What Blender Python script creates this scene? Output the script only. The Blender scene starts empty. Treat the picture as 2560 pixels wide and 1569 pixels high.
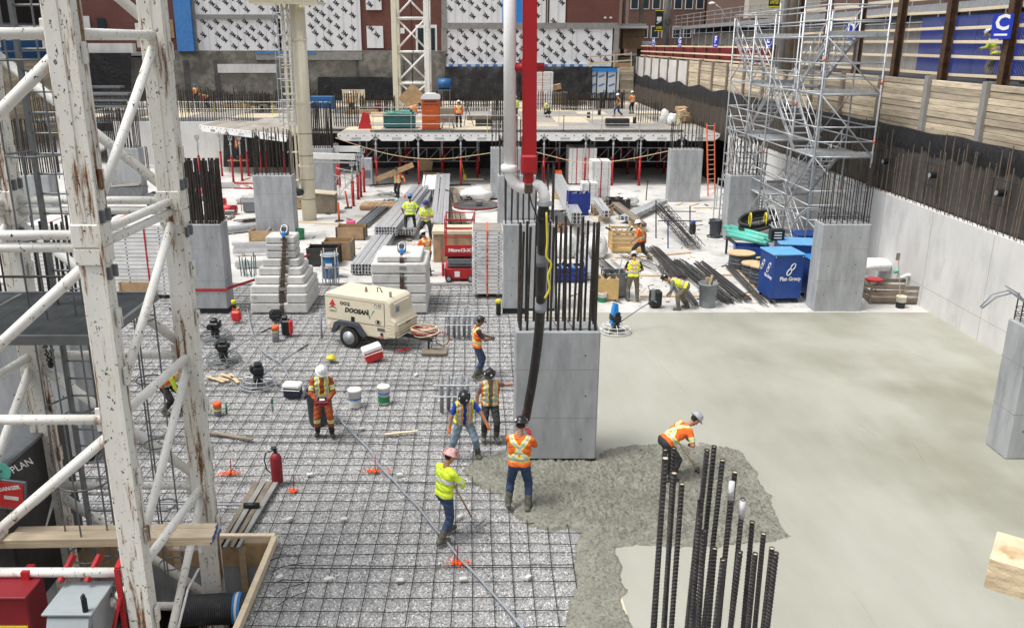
import bpy, math, random, numpy as np
from mathutils import Vector, Matrix, noise as mn
random.seed(7); np.random.seed(7)
SC = bpy.context.scene; COL = SC.collection
# ---------------------------------------------------------------- camera, sky, sun, exposure
CAMH = 8.8; PITCH = math.radians(17.22); FPX = 2175.; PX = 1205.; PY = 784.
cam = bpy.data.cameras.new('camera'); co = bpy.data.objects.new('camera', cam); COL.objects.link(co)
cam.sensor_width = 36; cam.lens = 36*FPX/2560; cam.shift_x = (1280-PX)/2560; cam.shift_y = 0
cam.clip_start = .05; cam.clip_end = 900
co.location = (0, 0, CAMH); co.rotation_euler = (math.pi/2-PITCH, 0, 0); SC.camera = co
W = bpy.data.worlds.new('World'); SC.world = W; W.use_nodes = True
nt = W.node_tree; bg = nt.nodes['Background']
sky = nt.nodes.new('ShaderNodeTexSky'); sky.sky_type = 'NISHITA'; sky.sun_disc = False
SUN_EL, SUN_AZ = math.radians(66), math.radians(248)
sky.sun_elevation = SUN_EL; sky.sun_rotation = SUN_AZ; sky.air_density = 1.0; sky.dust_density = 6; sky.ozone_density = 1
hs = nt.nodes.new('ShaderNodeHueSaturation'); hs.inputs['Saturation'].default_value = .22
nt.links.new(sky.outputs[0], hs.inputs['Color']); nt.links.new(hs.outputs[0], bg.inputs[0]); bg.inputs[1].default_value = .15
sl = bpy.data.lights.new('sun', 'SUN'); sl.energy = 1.5; sl.angle = math.radians(14); sl.color = (1, .965, .92)
so = bpy.data.objects.new('sun', sl); COL.objects.link(so)
sd = Vector((math.sin(SUN_AZ)*math.cos(SUN_EL), math.cos(SUN_AZ)*math.cos(SUN_EL), math.sin(SUN_EL)))
so.rotation_euler = sd.to_track_quat('Z', 'Y').to_euler(); so.location = (0, 0, 60)
vs = SC.view_settings; vs.view_transform = 'Standard'; vs.look = 'None'; vs.gamma = 1; vs.exposure = .25
SC.cycles.max_bounces = 6; SC.cycles.use_denoising = True

# ---------------------------------------------------------------- where a point of the photograph lies in the place
_c, _s = math.cos(PITCH), math.sin(PITCH)
def _ray(x, y):
    a = (x-PX)/FPX; b = (y-PY)/FPX
    return a, _c-b*_s, -_s-b*_c
def G(x, y, z=.1):
    a, b, d = _ray(x, y); t = (z-CAMH)/d
    return Vector((a*t, b*t, z))
def atY(x, y, Y):
    a, b, d = _ray(x, y); t = Y/b
    return Vector((a*t, Y, CAMH+d*t))
def atX(x, y, X):
    a, b, d = _ray(x, y); t = X/a
    return Vector((X, b*t, CAMH+d*t))
def ppm(p):
    return FPX/(p[1]*_c-(p[2]-CAMH)*_s)

# ---------------------------------------------------------------- mesh building
V = Vector
class MB:
    def __init__(s): s.v = []; s.f = []; s.m = []; s.k = 0
    def add(s, vs, fs):
        n = len(s.v); s.v += [tuple(p) for p in vs]
        s.f += [tuple(i+n for i in f) for f in fs]; s.m += [s.k]*len(fs); return s
    def mat(s, k): s.k = k; return s
    def bx(s, x0, x1, y0, y1, z0, z1):
        return s.add([(x0,y0,z0),(x1,y0,z0),(x1,y1,z0),(x0,y1,z0),(x0,y0,z1),(x1,y0,z1),(x1,y1,z1),(x0,y1,z1)], BF)
    def box(s, c, d, rz=0, rx=0, ry=0):
        R = Matrix.Rotation(rz, 3, 'Z') @ Matrix.Rotation(ry, 3, 'Y') @ Matrix.Rotation(rx, 3, 'X'); c = V(c)
        return s.add([c+R @ V((i*d[0]/2, j*d[1]/2, k*d[2]/2)) for k in (-1,1) for (i,j) in ((-1,-1),(1,-1),(1,1),(-1,1))], BF)
    def bbox(s, c, d, b=.02, rz=0, rx=0, ry=0):
        # box with chamfered edges
        R = Matrix.Rotation(rz, 3, 'Z') @ Matrix.Rotation(ry, 3, 'Y') @ Matrix.Rotation(rx, 3, 'X'); c = V(c)
        h = [x/2 for x in d]; vs = []; ix = {}
        for i in (-1,1):
            for j in (-1,1):
                for k in (-1,1):
                    for ax in range(3):
                        p = [i*(h[0]-b), j*(h[1]-b), k*(h[2]-b)]; p[ax] = (i,j,k)[ax]*h[ax]
                        ix[(i,j,k,ax)] = len(vs); vs.append(c+R @ V(p))
        fs = []
        for ax in range(3):
            for sg in (-1,1):
                o = [(-1,-1),(1,-1),(1,1),(-1,1)]; q = []
                for a_, b_ in o:
                    t = [0,0,0]; t[ax] = sg; t[(ax+1)%3] = a_; t[(ax+2)%3] = b_; q.append(ix[(*t, ax)])
                fs.append(q if sg > 0 else q[::-1])
        for ax in range(3):
            a1, a2 = (ax+1)%3, (ax+2)%3
            for s1 in (-1,1):
                for s2 in (-1,1):
                    t = [0,0,0]; t[a1] = s1; t[a2] = s2; lo = t[:]; hi = t[:]; lo[ax] = -1; hi[ax] = 1
                    q = [ix[(*lo,a1)], ix[(*hi,a1)], ix[(*hi,a2)], ix[(*lo,a2)]]
                    fs.append(q if s1*s2 < 0 else q[::-1])
        for i in (-1,1):
            for j in (-1,1):
                for k in (-1,1):
                    q = [ix[(i,j,k,0)], ix[(i,j,k,1)], ix[(i,j,k,2)]]; fs.append(q if i*j*k > 0 else q[::-1])
        return s.add(vs, fs)
    def bar(s, p, q, r, n=6, r2=None, cap=True):
        p, q = V(p), V(q); d = q-p
        if d.length < 1e-6: return s
        r2 = r if r2 is None else r2
        u = d.orthogonal().normalized(); w = d.normalized().cross(u)
        vs = []
        for c, rr in ((p, r), (q, r2)):
            vs += [c+(u*math.cos(2*math.pi*i/n)+w*math.sin(2*math.pi*i/n))*rr for i in range(n)]
        fs = [(i, (i+1)%n, n+(i+1)%n, n+i) for i in range(n)]
        if cap: fs += [tuple(range(n))[::-1], tuple(range(n, 2*n))]
        return s.add(vs, fs)
    def beam(s, p, q, w, h, up=(0,0,1)):
        p, q = V(p), V(q); d = (q-p).normalized(); up = V(up)
        if abs(d.dot(up)) > .98: up = V((0,1,0))
        x = d.cross(up).normalized(); z = x.cross(d)
        return s.add([c+x*i*w/2+z*j*h/2 for c in (p, q) for (i,j) in ((-1,-1),(1,-1),(1,1),(-1,1))],
                     [(0,1,2,3),(7,6,5,4),(0,4,5,1),(1,5,6,2),(2,6,7,3),(3,7,4,0)])
    def tube(s, pts, r, n=6, closed=False):
        pts = [V(p) for p in pts]; N = len(pts); vs = []; u = None
        rs = r if isinstance(r, (list, tuple)) else [r]*N
        for i, p in enumerate(pts):
            a = pts[(i-1) % N] if closed or i > 0 else p; b = pts[(i+1) % N] if closed or i < N-1 else p
            d = (b-a)
            d = d.normalized() if d.length > 1e-9 else V((0,0,1))
            u = d.orthogonal().normalized() if u is None else (u-d*u.dot(d))
            u = u.normalized() if u.length > 1e-6 else d.orthogonal().normalized()
            w = d.cross(u)
            vs += [p+(u*math.cos(2*math.pi*k/n)+w*math.sin(2*math.pi*k/n))*rs[i] for k in range(n)]
        fs = []
        for i in range(N if closed else N-1):
            j = (i+1) % N
            fs += [(i*n+k, i*n+(k+1)%n, j*n+(k+1)%n, j*n+k) for k in range(n)]
        if not closed: fs += [tuple(range(n))[::-1], tuple(range((N-1)*n, N*n))]
        return s.add(vs, fs)
    def lathe(s, prof, n=14, c=(0,0,0), rx=0, ry=0, rz=0, cap=True):
        R = Matrix.Rotation(rz, 3, 'Z') @ Matrix.Rotation(ry, 3, 'Y') @ Matrix.Rotation(rx, 3, 'X'); c = V(c); vs = []
        for r, z in prof: vs += [c+R @ V((r*math.cos(2*math.pi*k/n), r*math.sin(2*math.pi*k/n), z)) for k in range(n)]
        fs = []
        for i in range(len(prof)-1):
            fs += [(i*n+k, i*n+(k+1)%n, (i+1)*n+(k+1)%n, (i+1)*n+k) for k in range(n)]
        if cap: fs += [tuple(range(n))[::-1], tuple(range((len(prof)-1)*n, len(prof)*n))]
        return s.add(vs, fs)
    def prism(s, poly, a, b, ax=2):
        # polygon in two axes, extruded along the third from a to b
        def P(p, t):
            return [(t,p[0],p[1]), (p[0],t,p[1]), (p[0],p[1],t)][ax]
        n = len(poly); vs = [P(p, a) for p in poly]+[P(p, b) for p in poly]
        ar = sum(poly[i][0]*poly[(i+1)%n][1]-poly[(i+1)%n][0]*poly[i][1] for i in range(n))
        fs = [(i, (i+1)%n, n+(i+1)%n, n+i) for i in range(n)]+[tuple(range(n))[::-1], tuple(range(n, 2*n))]
        if (ar < 0) != (ax == 1): fs = [f[::-1] for f in fs]
        return s.add(vs, fs)
    def torus(s, c, R, r, n=24, k=6, rx=0, ry=0, rz=0, sc=(1,1,1)):
        Rm = Matrix.Rotation(rz, 3, 'Z') @ Matrix.Rotation(ry, 3, 'Y') @ Matrix.Rotation(rx, 3, 'X'); c = V(c)
        return s.tube([c+Rm @ V((R*math.cos(2*math.pi*i/n)*sc[0], R*math.sin(2*math.pi*i/n)*sc[1], 0)) for i in range(n)], r, k, True)
    def ball(s, c, r, n=10, k=6, sc=(1,1,1)):
        c = V(c); vs = [c+V((0,0,-r*sc[2]))]
        for j in range(1, k):
            t = math.pi*j/k-math.pi/2
            vs += [c+V((r*math.cos(t)*math.cos(2*math.pi*i/n)*sc[0], r*math.cos(t)*math.sin(2*math.pi*i/n)*sc[1], r*math.sin(t)*sc[2])) for i in range(n)]
        vs.append(c+V((0,0,r*sc[2]))); T = len(vs)-1
        fs = [(0, 1+(i+1)%n, 1+i) for i in range(n)]
        for j in range(k-2): fs += [(1+j*n+i, 1+j*n+(i+1)%n, 1+(j+1)*n+(i+1)%n, 1+(j+1)*n+i) for i in range(n)]
        fs += [(T, 1+(k-2)*n+i, 1+(k-2)*n+(i+1)%n) for i in range(n)]
        return s.add(vs, fs)
    def mesh(s, name, mats, smooth=False):
        me = bpy.data.meshes.new(name); me.from_pydata(s.v, [], s.f)
        for m in (mats if isinstance(mats, (list, tuple)) else [mats]): me.materials.append(MT(m))
        if max(s.m, default=0) > 0: me.polygons.foreach_set('material_index', s.m)
        if smooth: me.shade_smooth(); 
        return me
    def o(s, name, mats, parent=None, smooth=False, loc=None, rz=0):
        return link(name, s.mesh(name, mats, smooth), parent, loc, rz)
BF = [(3,2,1,0),(4,5,6,7),(0,1,5,4),(1,2,6,5),(2,3,7,6),(3,0,4,7)]
WORLD = {}
def link(name, me, parent=None, loc=None, rz=0):
    o = bpy.data.objects.new(name, me); COL.objects.link(o)
    if loc is not None: o.location = loc
    if rz: o.rotation_euler = (0, 0, rz)
    if parent is not None:
        o.parent = parent
        if parent.name in WORLD: o.matrix_parent_inverse = WORLD[parent.name]
    return o
def tag(o, label=None, cat=None, group=None, kind=None):
    for k, v in (('label', label), ('category', cat), ('group', group), ('kind', kind)):
        if v: o[k] = v
    return o
def thing(name, label, cat, loc=(0,0,0), rz=0, group=None, world=False):
    # an Empty at the thing's base; world=True: its parts are given in world coordinates
    o = bpy.data.objects.new(name, None); COL.objects.link(o); o.empty_display_size = .2
    o.location = loc; o.rotation_euler = (0, 0, rz)
    if world: WORLD[o.name] = (Matrix.Translation(V(loc)) @ Matrix.Rotation(rz, 4, 'Z')).inverted()
    return tag(o, label, cat, group)
def struct(name, mb, mat, label=None, kind='structure', smooth=False):
    return tag(mb.o(name, mat, None, smooth), label or name.replace('_', ' '), None, None, kind)
def dup(o, loc=None, rz=None, label=None, parent=None):
    c = o.copy(); COL.objects.link(c)
    if parent is not None: c.parent = parent
    if loc is not None: c.location = loc
    if rz is not None: c.rotation_euler = (0, 0, rz)
    if label: c['label'] = label
    for ch in list(o.children): dup(ch, parent=c)
    return c
R = math.radians; U = random.uniform
_fonts = {}
def text(s, size, name, mat, parent, M, ext=.004, shear=0, off=.0, width=None):
    # flat lettering laid on a surface by matrix M (x right, y up, z out of the surface)
    key = (s, size, ext, shear, off)
    if key not in _fonts:
        cu = bpy.data.curves.new('lettering', 'FONT'); cu.body = s; cu.size = size; cu.extrude = ext/2; cu.align_x = 'CENTER'; cu.align_y = 'CENTER'
        cu.shear = shear; cu.offset = off; cu.resolution_u = 2
        ob = bpy.data.objects.new('lettering', cu); COL.objects.link(ob)
        me = bpy.data.meshes.new_from_object(ob.evaluated_get(bpy.context.evaluated_depsgraph_get()))
        bpy.data.objects.remove(ob); bpy.data.curves.remove(cu); _fonts[key] = me
    me = _fonts[key]
    if parent is None: return me
    me = me.copy(); me.materials.clear(); me.materials.append(MT(mat))
    if width:
        co_ = np.empty(len(me.vertices)*3); me.vertices.foreach_get('co', co_); co_ = co_.reshape(-1, 3)
        w = co_[:,0].max()-co_[:,0].min(); co_[:,0] *= width/w; me.vertices.foreach_set('co', co_.ravel())
    me.transform(M); me.update()
    return link(name, me, parent)
def face_M(o, right, up):
    # matrix for lettering: origin o, right and up directions
    r = V(right).normalized(); u = V(up); u = (u-r*u.dot(r)).normalized(); n = r.cross(u)
    return Matrix(((r.x,u.x,n.x,o[0]),(r.y,u.y,n.y,o[1]),(r.z,u.z,n.z,o[2]),(0,0,0,1)))
# ---------------------------------------------------------------- materials
MATS = {}
def MT(n): return MATS[n] if isinstance(n, str) else n
def _n(t, kind, **kw):
    n = t.nodes.new(kind)
    for k, v in kw.items():
        if k in n.inputs: n.inputs[k].default_value = v
        else: setattr(n, k, v)
    return n
def _ramp(t, src, a, b, ca=(0,0,0,1), cb=(1,1,1,1)):
    r = t.nodes.new('ShaderNodeValToRGB'); r.color_ramp.elements[0].position = a; r.color_ramp.elements[1].position = b
    r.color_ramp.elements[0].color = ca; r.color_ramp.elements[1].color = cb; t.links.new(src, r.inputs[0]); return r.outputs[0]
def _mix(t, f, a, b, mode='MIX'):
    m = t.nodes.new('ShaderNodeMix'); m.data_type = 'RGBA'; m.blend_type = mode
    for sk, v in ((m.inputs[0], f), (m.inputs[6], a), (m.inputs[7], b)):
        if hasattr(v, 'links') or hasattr(v, 'is_linked'): t.links.new(v, sk)
        else: sk.default_value = v if not isinstance(v, tuple) else (v+(1,))[:4]
    return m.outputs[2]
def _noise(t, pos, scale, det=4, rough=.6, sc=(1,1,1)):
    if sc != (1,1,1):
        m = t.nodes.new('ShaderNodeMapping'); m.inputs['Scale'].default_value = sc; t.links.new(pos, m.inputs[0]); pos = m.outputs[0]
    n = t.nodes.new('ShaderNodeTexNoise'); n.inputs['Scale'].default_value = scale; n.inputs['Detail'].default_value = det; n.inputs['Roughness'].default_value = rough
    t.links.new(pos, n.inputs['Vector']); return n.outputs[0]
def C(c): return (c[0], c[1], c[2], 1)
def mt(name, c, r=.8, m=0, v=.15, s=5, b=.15, bs=45, c2=None, c2t=(.58,.68), c2s=3, sc=(1,1,1), c2sc=(1,1,1), rnd=0, spec=.5, bdist=.01):
    mat = bpy.data.materials.new(name); mat.use_nodes = True; t = mat.node_tree; p = t.nodes['Principled BSDF']
    pos = t.nodes.new('ShaderNodeNewGeometry').outputs['Position']
    f = _noise(t, pos, s, 5, .65, sc)
    f = _ramp(t, f, .3, .7)
    col = _mix(t, f, tuple(x*(1-v) for x in c), tuple(min(1, x*(1+v)) for x in c))
    if c2:
        f2 = _ramp(t, _noise(t, pos, c2s, 6, .7, c2sc), *c2t); col = _mix(t, f2, col, c2)
    if rnd:
        oi = t.nodes.new('ShaderNodeObjectInfo').outputs['Random']
        rr = _ramp(t, oi, 0, 1, (1-rnd,)*3+(1,), (1+rnd,)*3+(1,)); col = _mix(t, 1., col, rr, 'MULTIPLY')
    t.links.new(col, p.inputs['Base Color']); p.inputs['Roughness'].default_value = r; p.inputs['Metallic'].default_value = m
    p.inputs['Specular IOR Level'].default_value = spec
    if b:
        bp = t.nodes.new('ShaderNodeBump'); bp.inputs['Strength'].default_value = b; bp.inputs['Distance'].default_value = bdist
        t.links.new(_noise(t, pos, bs, 4), bp.inputs['Height']); t.links.new(bp.outputs[0], p.inputs['Normal'])
    MATS[name] = mat; return mat, t, p, pos
# concrete
mt('conc_white', (.57,.56,.535), .85, v=.16, s=.5, b=.25, bs=25, c2=(.33,.32,.30), c2t=(.52,.74), c2s=1.1)
mt('conc_col', (.35,.365,.38), .75, v=.27, s=2.2, b=.15, bs=18, c2=(.41,.425,.44), c2t=(.5,.75), c2s=1.1, sc=(1.4,1.4,.35), c2sc=(2,2,.4))
mt('conc_wall', (.66,.655,.64), .8, v=.10, s=1.2, b=.15, bs=14, c2=(.46,.46,.455), c2t=(.5,.8), c2s=.9, sc=(.8,.8,.4), c2sc=(1.2,1.2,.5))
mt('conc_old', (.15,.14,.12), .95, v=.35, s=.8, b=.6, bs=6, c2=(.26,.245,.22), c2t=(.5,.62), c2s=.7, bdist=.05)
mt('conc_block', (.60,.595,.575), .85, v=.12, s=3, b=.25, bs=30, c2=(.36,.355,.34), c2t=(.55,.75), c2s=2.5, rnd=.05)
mt('conc_dark', (.09,.088,.085), .95, v=.4, s=1.4, b=.4, bs=8)
# freshly floated slab: damp olive patches, faint trowel swirls
mat, t, p, pos = mt('conc_fresh', (.385,.385,.33), .5, v=.05, s=.35, b=.12, bs=60, sc=(1,.5,1), bdist=.004)
f = _ramp(t, _noise(t, pos, .33, 5, .55, (1,.8,1)), .40, .66)
sx = t.nodes.new('ShaderNodeSeparateXYZ'); t.links.new(pos, sx.inputs[0])
mr = _n(t, 'ShaderNodeMapRange'); t.links.new(sx.outputs[0], mr.inputs[0]); mr.inputs[1].default_value = 1.5; mr.inputs[2].default_value = 12.
mm = _n(t, 'ShaderNodeMath', operation='MULTIPLY'); t.links.new(f, mm.inputs[0]); t.links.new(mr.outputs[0], mm.inputs[1])
f3 = _ramp(t, _noise(t, pos, .8, 6, .7, (2.2,.6,1)), .35, .75)
col = _mix(t, mm.outputs[0], p.inputs['Base Color'].links[0].from_socket, (.225,.22,.16)); 
col = _mix(t, .22, col, _mix(t, f3, (.32,.32,.27), (.50,.50,.45)))
t.links.new(col, p.inputs['Base Color'])
t.links.new(_ramp(t, mm.outputs[0], 0, 1, (.6,.6,.6,1), (.36,.36,.36,1)), p.inputs['Roughness']); p.inputs['Specular IOR Level'].default_value = .3
mt('conc_wet', (.32,.32,.262), .55, v=.25, s=3, b=1., bs=34, c2=(.14,.138,.11), c2t=(.48,.66), c2s=15, bdist=.05)
# gravel
mt('gravel_base', (.36,.36,.36), .95, v=.65, s=38, b=1, bs=38, bdist=.03)
mat, t, p, pos = mt('gravel_stone', (.56,.56,.57), .9, v=.12, s=20, b=.2, bs=90)
oi = t.nodes.new('ShaderNodeObjectInfo').outputs['Random']
t.links.new(_ramp(t, oi, .05, .9, (.21,.21,.208,1), (.72,.72,.71,1)), p.inputs['Base Color'])
# steel, paint
mt('rebar', (.05,.044,.04), .6, .5, v=.45, s=9, b=.3, bs=80, c2=(.19,.11,.065), c2t=(.58,.72), c2s=6, sc=(1,1,.3))
mt('rebar_dark', (.085,.082,.082), .5, .55, v=.4, s=8, b=.3, bs=90, c2=(.12,.075,.05), c2t=(.6,.75), c2s=5)
mt('mesh_wire', (.04,.038,.04), .55, .6, v=.4, s=6, b=0, c2=(.13,.085,.06), c2t=(.55,.7))
mt('bar_end', (.62,.50,.36), .7, v=.1)
mt('galv', (.47,.49,.51), .45, .4, v=.18, s=5, b=.1, c2=(.30,.31,.33), c2t=(.55,.72), c2s=4)
mt('galv_dark', (.19,.205,.215), .5, .5, v=.2, s=5, b=.1)
mt('alu', (.62,.63,.64), .38, .5, v=.12, s=4, b=.05, c2=(.42,.43,.44), c2t=(.55,.75), c2s=3, rnd=.08)
mt('alu_white', (.82,.82,.81), .55, .1, v=.08, s=3, b=.05, c2=(.52,.52,.51), c2t=(.6,.78), c2s=4)
mt('steel_dark', (.045,.045,.048), .5, .4, v=.3, s=6)
mt('rust', (.10,.055,.03), .85, .2, v=.5, s=4, b=.4, bs=30, c2=(.05,.032,.022), c2t=(.5,.65))
def painted(name, c, rust=(.30,.125,.035), amt=.60, chip=.66, rv=2.4):
    mat, t, p, pos = mt(name, c, .5, v=.05, s=2, b=.1, bs=20)
    base = p.inputs['Base Color'].links[0].from_socket
    st = _ramp(t, _noise(t, pos, rv, 8, .72, (2.2,2.2,.22)), amt, amt+.07)
    halo = _ramp(t, _noise(t, pos, rv, 8, .72, (2.2,2.2,.22)), amt-.09, amt+.02)
    col = _mix(t, halo, base, tuple(a*.9+b*.1*k for a, b, k in zip(c, (.8,.55,.2), (1,1,1))))
    col = _mix(t, st, col, _mix(t, _ramp(t, _noise(t, pos, 30), .4, .6), rust, (.09,.045,.025)))
    ch = _ramp(t, _noise(t, pos, 17, 5, .7, (1,1,.7)), chip, chip+.02)
    col = _mix(t, ch, col, (.035,.032,.03))
    t.links.new(col, p.inputs['Base Color']); return mat
painted('crane_white', (.82,.815,.765), amt=.535, chip=.612, rv=2.7)
painted('crane_tube', (.84,.84,.80), amt=.61, chip=.625)
painted('cream_steel', (.74,.69,.54), amt=.72, chip=.72)
painted('prop_red', (.42,.018,.02), amt=.80, chip=.70)
painted('white_paint', (.92,.92,.915), amt=.80, chip=.66)
painted('boom_red', (.42,.012,.018), amt=.85, chip=.76)
# timber
mt('lagging', (.53,.45,.33), .9, v=.30, s=2.0, b=.5, bs=14, c2=(.20,.15,.10), c2t=(.56,.75), c2s=3, sc=(.35,.35,4), c2sc=(.5,.5,5), rnd=.3)
mt('lumber', (.60,.46,.29), .8, v=.16, s=4, b=.15, bs=20, sc=(.4,3,3), rnd=.1)
mt('lumber_pale', (.74,.62,.44), .75, v=.12, s=4, b=.15, bs=20, sc=(.5,4,4), c2=(.55,.38,.2), c2t=(.6,.8), c2s=3, c2sc=(.4,5,5), rnd=.08)
mt('rail_wood', (.72,.58,.38), .75, v=.3, s=9, b=.3, bs=60, sc=(1,1,6), c2=(.42,.26,.12), c2t=(.58,.7), c2s=7, c2sc=(1,1,5))
mt('lumber_old', (.23,.19,.145), .95, v=.3, s=3, b=.3, bs=20, rnd=.15)
mt('plywood', (.40,.27,.15), .85, v=.25, s=2.5, b=.15, bs=25, c2=(.27,.19,.12), c2t=(.55,.7), rnd=.12)
mt('ply_pale', (.60,.52,.38), .85, v=.15, s=1.8, b=.1, c2=(.45,.40,.32), c2t=(.5,.7), rnd=.1)
mt('ply_grey', (.30,.285,.26), .9, v=.2, s=1.5, b=.1, c2=(.40,.36,.29), c2t=(.52,.7), rnd=.16)
mt('cardboard', (.42,.29,.17), .9, v=.08, s=3, b=0)
# membranes, building
mt('membrane_black', (.012,.012,.014), .42, v=.4, s=3, b=.9, bs=3.5, bdist=.1)
mt('rebar_wall', (.17,.135,.105), .75, .2, v=.4, s=6, b=.2, bs=60, c2=(.26,.16,.09), c2t=(.55,.7), c2s=4)
mt('membrane_dark', (.062,.056,.05), .6, v=.5, s=1.6, b=.7, bs=2.5, c2=(.15,.135,.115), c2t=(.58,.8), c2s=2.5, c2sc=(2,2,.25), sc=(2,2,.2), bdist=.08)
mt('wrap_white', (.78,.785,.80), .55, v=.04, s=1.2, b=.25, bs=2, bdist=.04)
mt('print_black', (.03,.03,.033), .6, v=.1, b=0)
mt('print_grey', (.45,.46,.48), .6, v=.05, b=0)
mt('tape_blue', (.06,.22,.55), .5, v=.15, s=4)
mt('trim_grey', (.27,.265,.25), .9, v=.2, s=2)
mat, t, p, pos = mt('brick', (.2,.06,.045), .9, b=0)
mp = _n(t, 'ShaderNodeCombineXYZ'); sx = t.nodes.new('ShaderNodeSeparateXYZ'); t.links.new(pos, sx.inputs[0])
t.links.new(sx.outputs[0], mp.inputs[0]); t.links.new(sx.outputs[2], mp.inputs[1])
bt = _n(t, 'ShaderNodeTexBrick'); t.links.new(mp.outputs[0], bt.inputs[0]); bt.inputs['Scale'].default_value = 1
bt.inputs['Brick Width'].default_value = .24; bt.inputs['Row Height'].default_value = .085; bt.inputs['Mortar Size'].default_value = .01
bt.inputs['Color1'].default_value = (.19,.055,.04,1); bt.inputs['Color2'].default_value = (.12,.038,.03,1); bt.inputs['Mortar'].default_value = (.16,.10,.085,1)
col = _mix(t, _ramp(t, _noise(t, pos, .5, 5), .4, .7), bt.outputs[0], (.13,.05,.042)); t.links.new(col, p.inputs['Base Color'])
mt('asphalt', (.05,.05,.052), .9, v=.2, s=2); mt('soil', (.13,.11,.09), .95, v=.3, s=1, b=.5, bs=5)
mt('cream_wall', (.62,.57,.47), .8, v=.06, s=1); mt('brown_wall', (.17,.10,.075), .9, v=.1, s=1)
mt('hoarding', (.40,.36,.31), .85, v=.14, s=.9, b=.1, c2=(.5,.46,.40), c2t=(.5,.7), c2s=.6, sc=(1,1,.3))
mt('sheathing', (.70,.74,.80), .6, v=.06, s=2)
mat, t, p, pos = mt('glass_dark', (.05,.07,.08), .08, v=.1, b=0); p.inputs['Metallic'].default_value = .3
# plastics, fabrics and other plain colours
def pl(n, c, r=.5, v=.1, s=5, b=.05, **k): mt(n, c, r, v=v, s=s, b=b, **k)
pl('white_plastic', (.80,.80,.79), .4, .05); pl('red', (.45,.02,.025), .45); pl('red_dark', (.24,.012,.02), .5); pl('red_bright', (.62,.03,.03), .45)
pl('toilet_orange', (.52,.10,.02), .5, .1); pl('orange_cone', (.80,.13,.03), .5); pl('blue_box', (.012,.055,.25), .45, .15, c2=(.02,.09,.34), c2t=(.5,.8), c2s=2)
pl('blue_lid', (.13,.38,.68), .5, .15, c2=(.33,.34,.32), c2t=(.58,.66), c2s=2.2); pl('blue_sign', (.01,.035,.42), .4); pl('blue_bright', (.02,.25,.68), .4)
pl('blue_drum', (.02,.12,.32), .45, .25); pl('blue_crate', (.01,.03,.22), .5); pl('blue_panel', (.012,.032,.24), .5, .25, s=1.5)
pl('teal', (.12,.52,.42), .45); pl('teal_dark', (.03,.12,.12), .6, .2); pl('green', (.02,.22,.09), .5); pl('yellow', (.72,.62,.04), .5); pl('pink', (.75,.08,.22), .5)
pl('black', (.008,.012,.013), .45, .3); pl('black_rubber', (.02,.02,.021), .6, .3, c2=(.09,.085,.075), c2t=(.58,.7), c2s=5); pl('hose_black', (.022,.022,.024), .5, .3, c2=(.16,.055,.045), c2t=(.57,.66), c2s=4, c2sc=(1,1,.25))
pl('grey_plastic', (.17,.18,.195), .55, .12); pl('pvc_grey', (.27,.29,.31), .4); pl('grey_box', (.34,.385,.40), .5, .06); pl('conduit', (.29,.315,.35), .45, .1)
pl('beige', (.70,.64,.49), .45, .05, c2=(.60,.53,.39), c2t=(.55,.75), c2s=1.8); pl('trash_grey', (.05,.06,.075), .55, .2); pl('bin_galv', (.22,.24,.265), .55, .15, c2=(.32,.34,.36), c2t=(.5,.7))
pl('rope', (.62,.50,.30), .9); pl('wood_reel', (.62,.46,.26), .85); pl('cable_grey', (.10,.115,.13), .5, .2); pl('chain_rust', (.10,.065,.045), .8, .4)
pl('tan_box', (.26,.17,.085), .6, .1); pl('crate_wood', (.58,.40,.17), .8, .15, rnd=.1); pl('plastic_sheet', (.72,.73,.74), .3, .1, b=.6, bs=6, bdist=.05)
pl('spray_orange', (.90,.12,.02), .8, .2, s=60); pl('spray_red', (.55,.03,.03), .8); pl('banner_red', (.22,.012,.02), .6, .3, s=1.5, b=.4, bs=3, bdist=.05, c2=(.45,.16,.12), c2t=(.62,.75), c2s=1)
pl('tarp_and_shade', (.025,.025,.027), .5, .4, s=2, b=.9, bs=4, bdist=.1)  # dark cloth of the tarpaulins, also colours the added shade sheets
# clothing
def cl(n, c, r=.85): mt(n, c, r, v=.2, s=14, b=.8, bs=13, bdist=.04, c2=tuple(x*.45+.03 for x in c), c2t=(.58,.72), c2s=7)
for n, c in dict(hv_orange=(.86,.16,.025), hv_lime=(.66,.85,.05), hv_yel=(.62,.80,.06), coverall=(.36,.075,.02), jeans=(.035,.065,.13), jeans_pale=(.20,.27,.33), navy=(.025,.03,.05),
                 grey_shirt=(.20,.20,.215), black_cloth=(.016,.016,.018), khaki=(.20,.165,.115), dark_trousers=(.04,.042,.045), blue_shirt=(.01,.06,.42), red_sleeve=(.30,.03,.035), white_cloth=(.72,.72,.70)).items(): cl(n, c)
mt('silver', (.52,.53,.52), .45, v=.06, s=20, b=.05); mt('lime_trim', (.75,.85,.12), .6, v=.05, b=0)
mt('skin', (.42,.22,.145), .55, v=.1, s=12, b=.1); mt('skin_dark', (.20,.10,.065), .55, v=.1, s=12, b=.1); mt('hair', (.02,.015,.012), .8)
mt('boot_mud', (.11,.105,.085), .7, v=.4, s=9, b=.3, bs=30); mt('boot_black', (.018,.018,.019), .5, v=.4, s=9)
mt('glove_red', (.42,.02,.03), .8); mt('glove_black', (.015,.015,.016), .7); mt('glove_orange', (.75,.2,.03), .8)
mt('hat_white', (.80,.80,.79), .3, v=.04, b=0); mt('hat_black', (.018,.019,.022), .3, v=.3, b=0); mt('hat_blue', (.03,.22,.58), .3, v=.05, b=0); mt('hat_navy', (.03,.035,.16), .35, v=.3, b=0)
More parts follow.
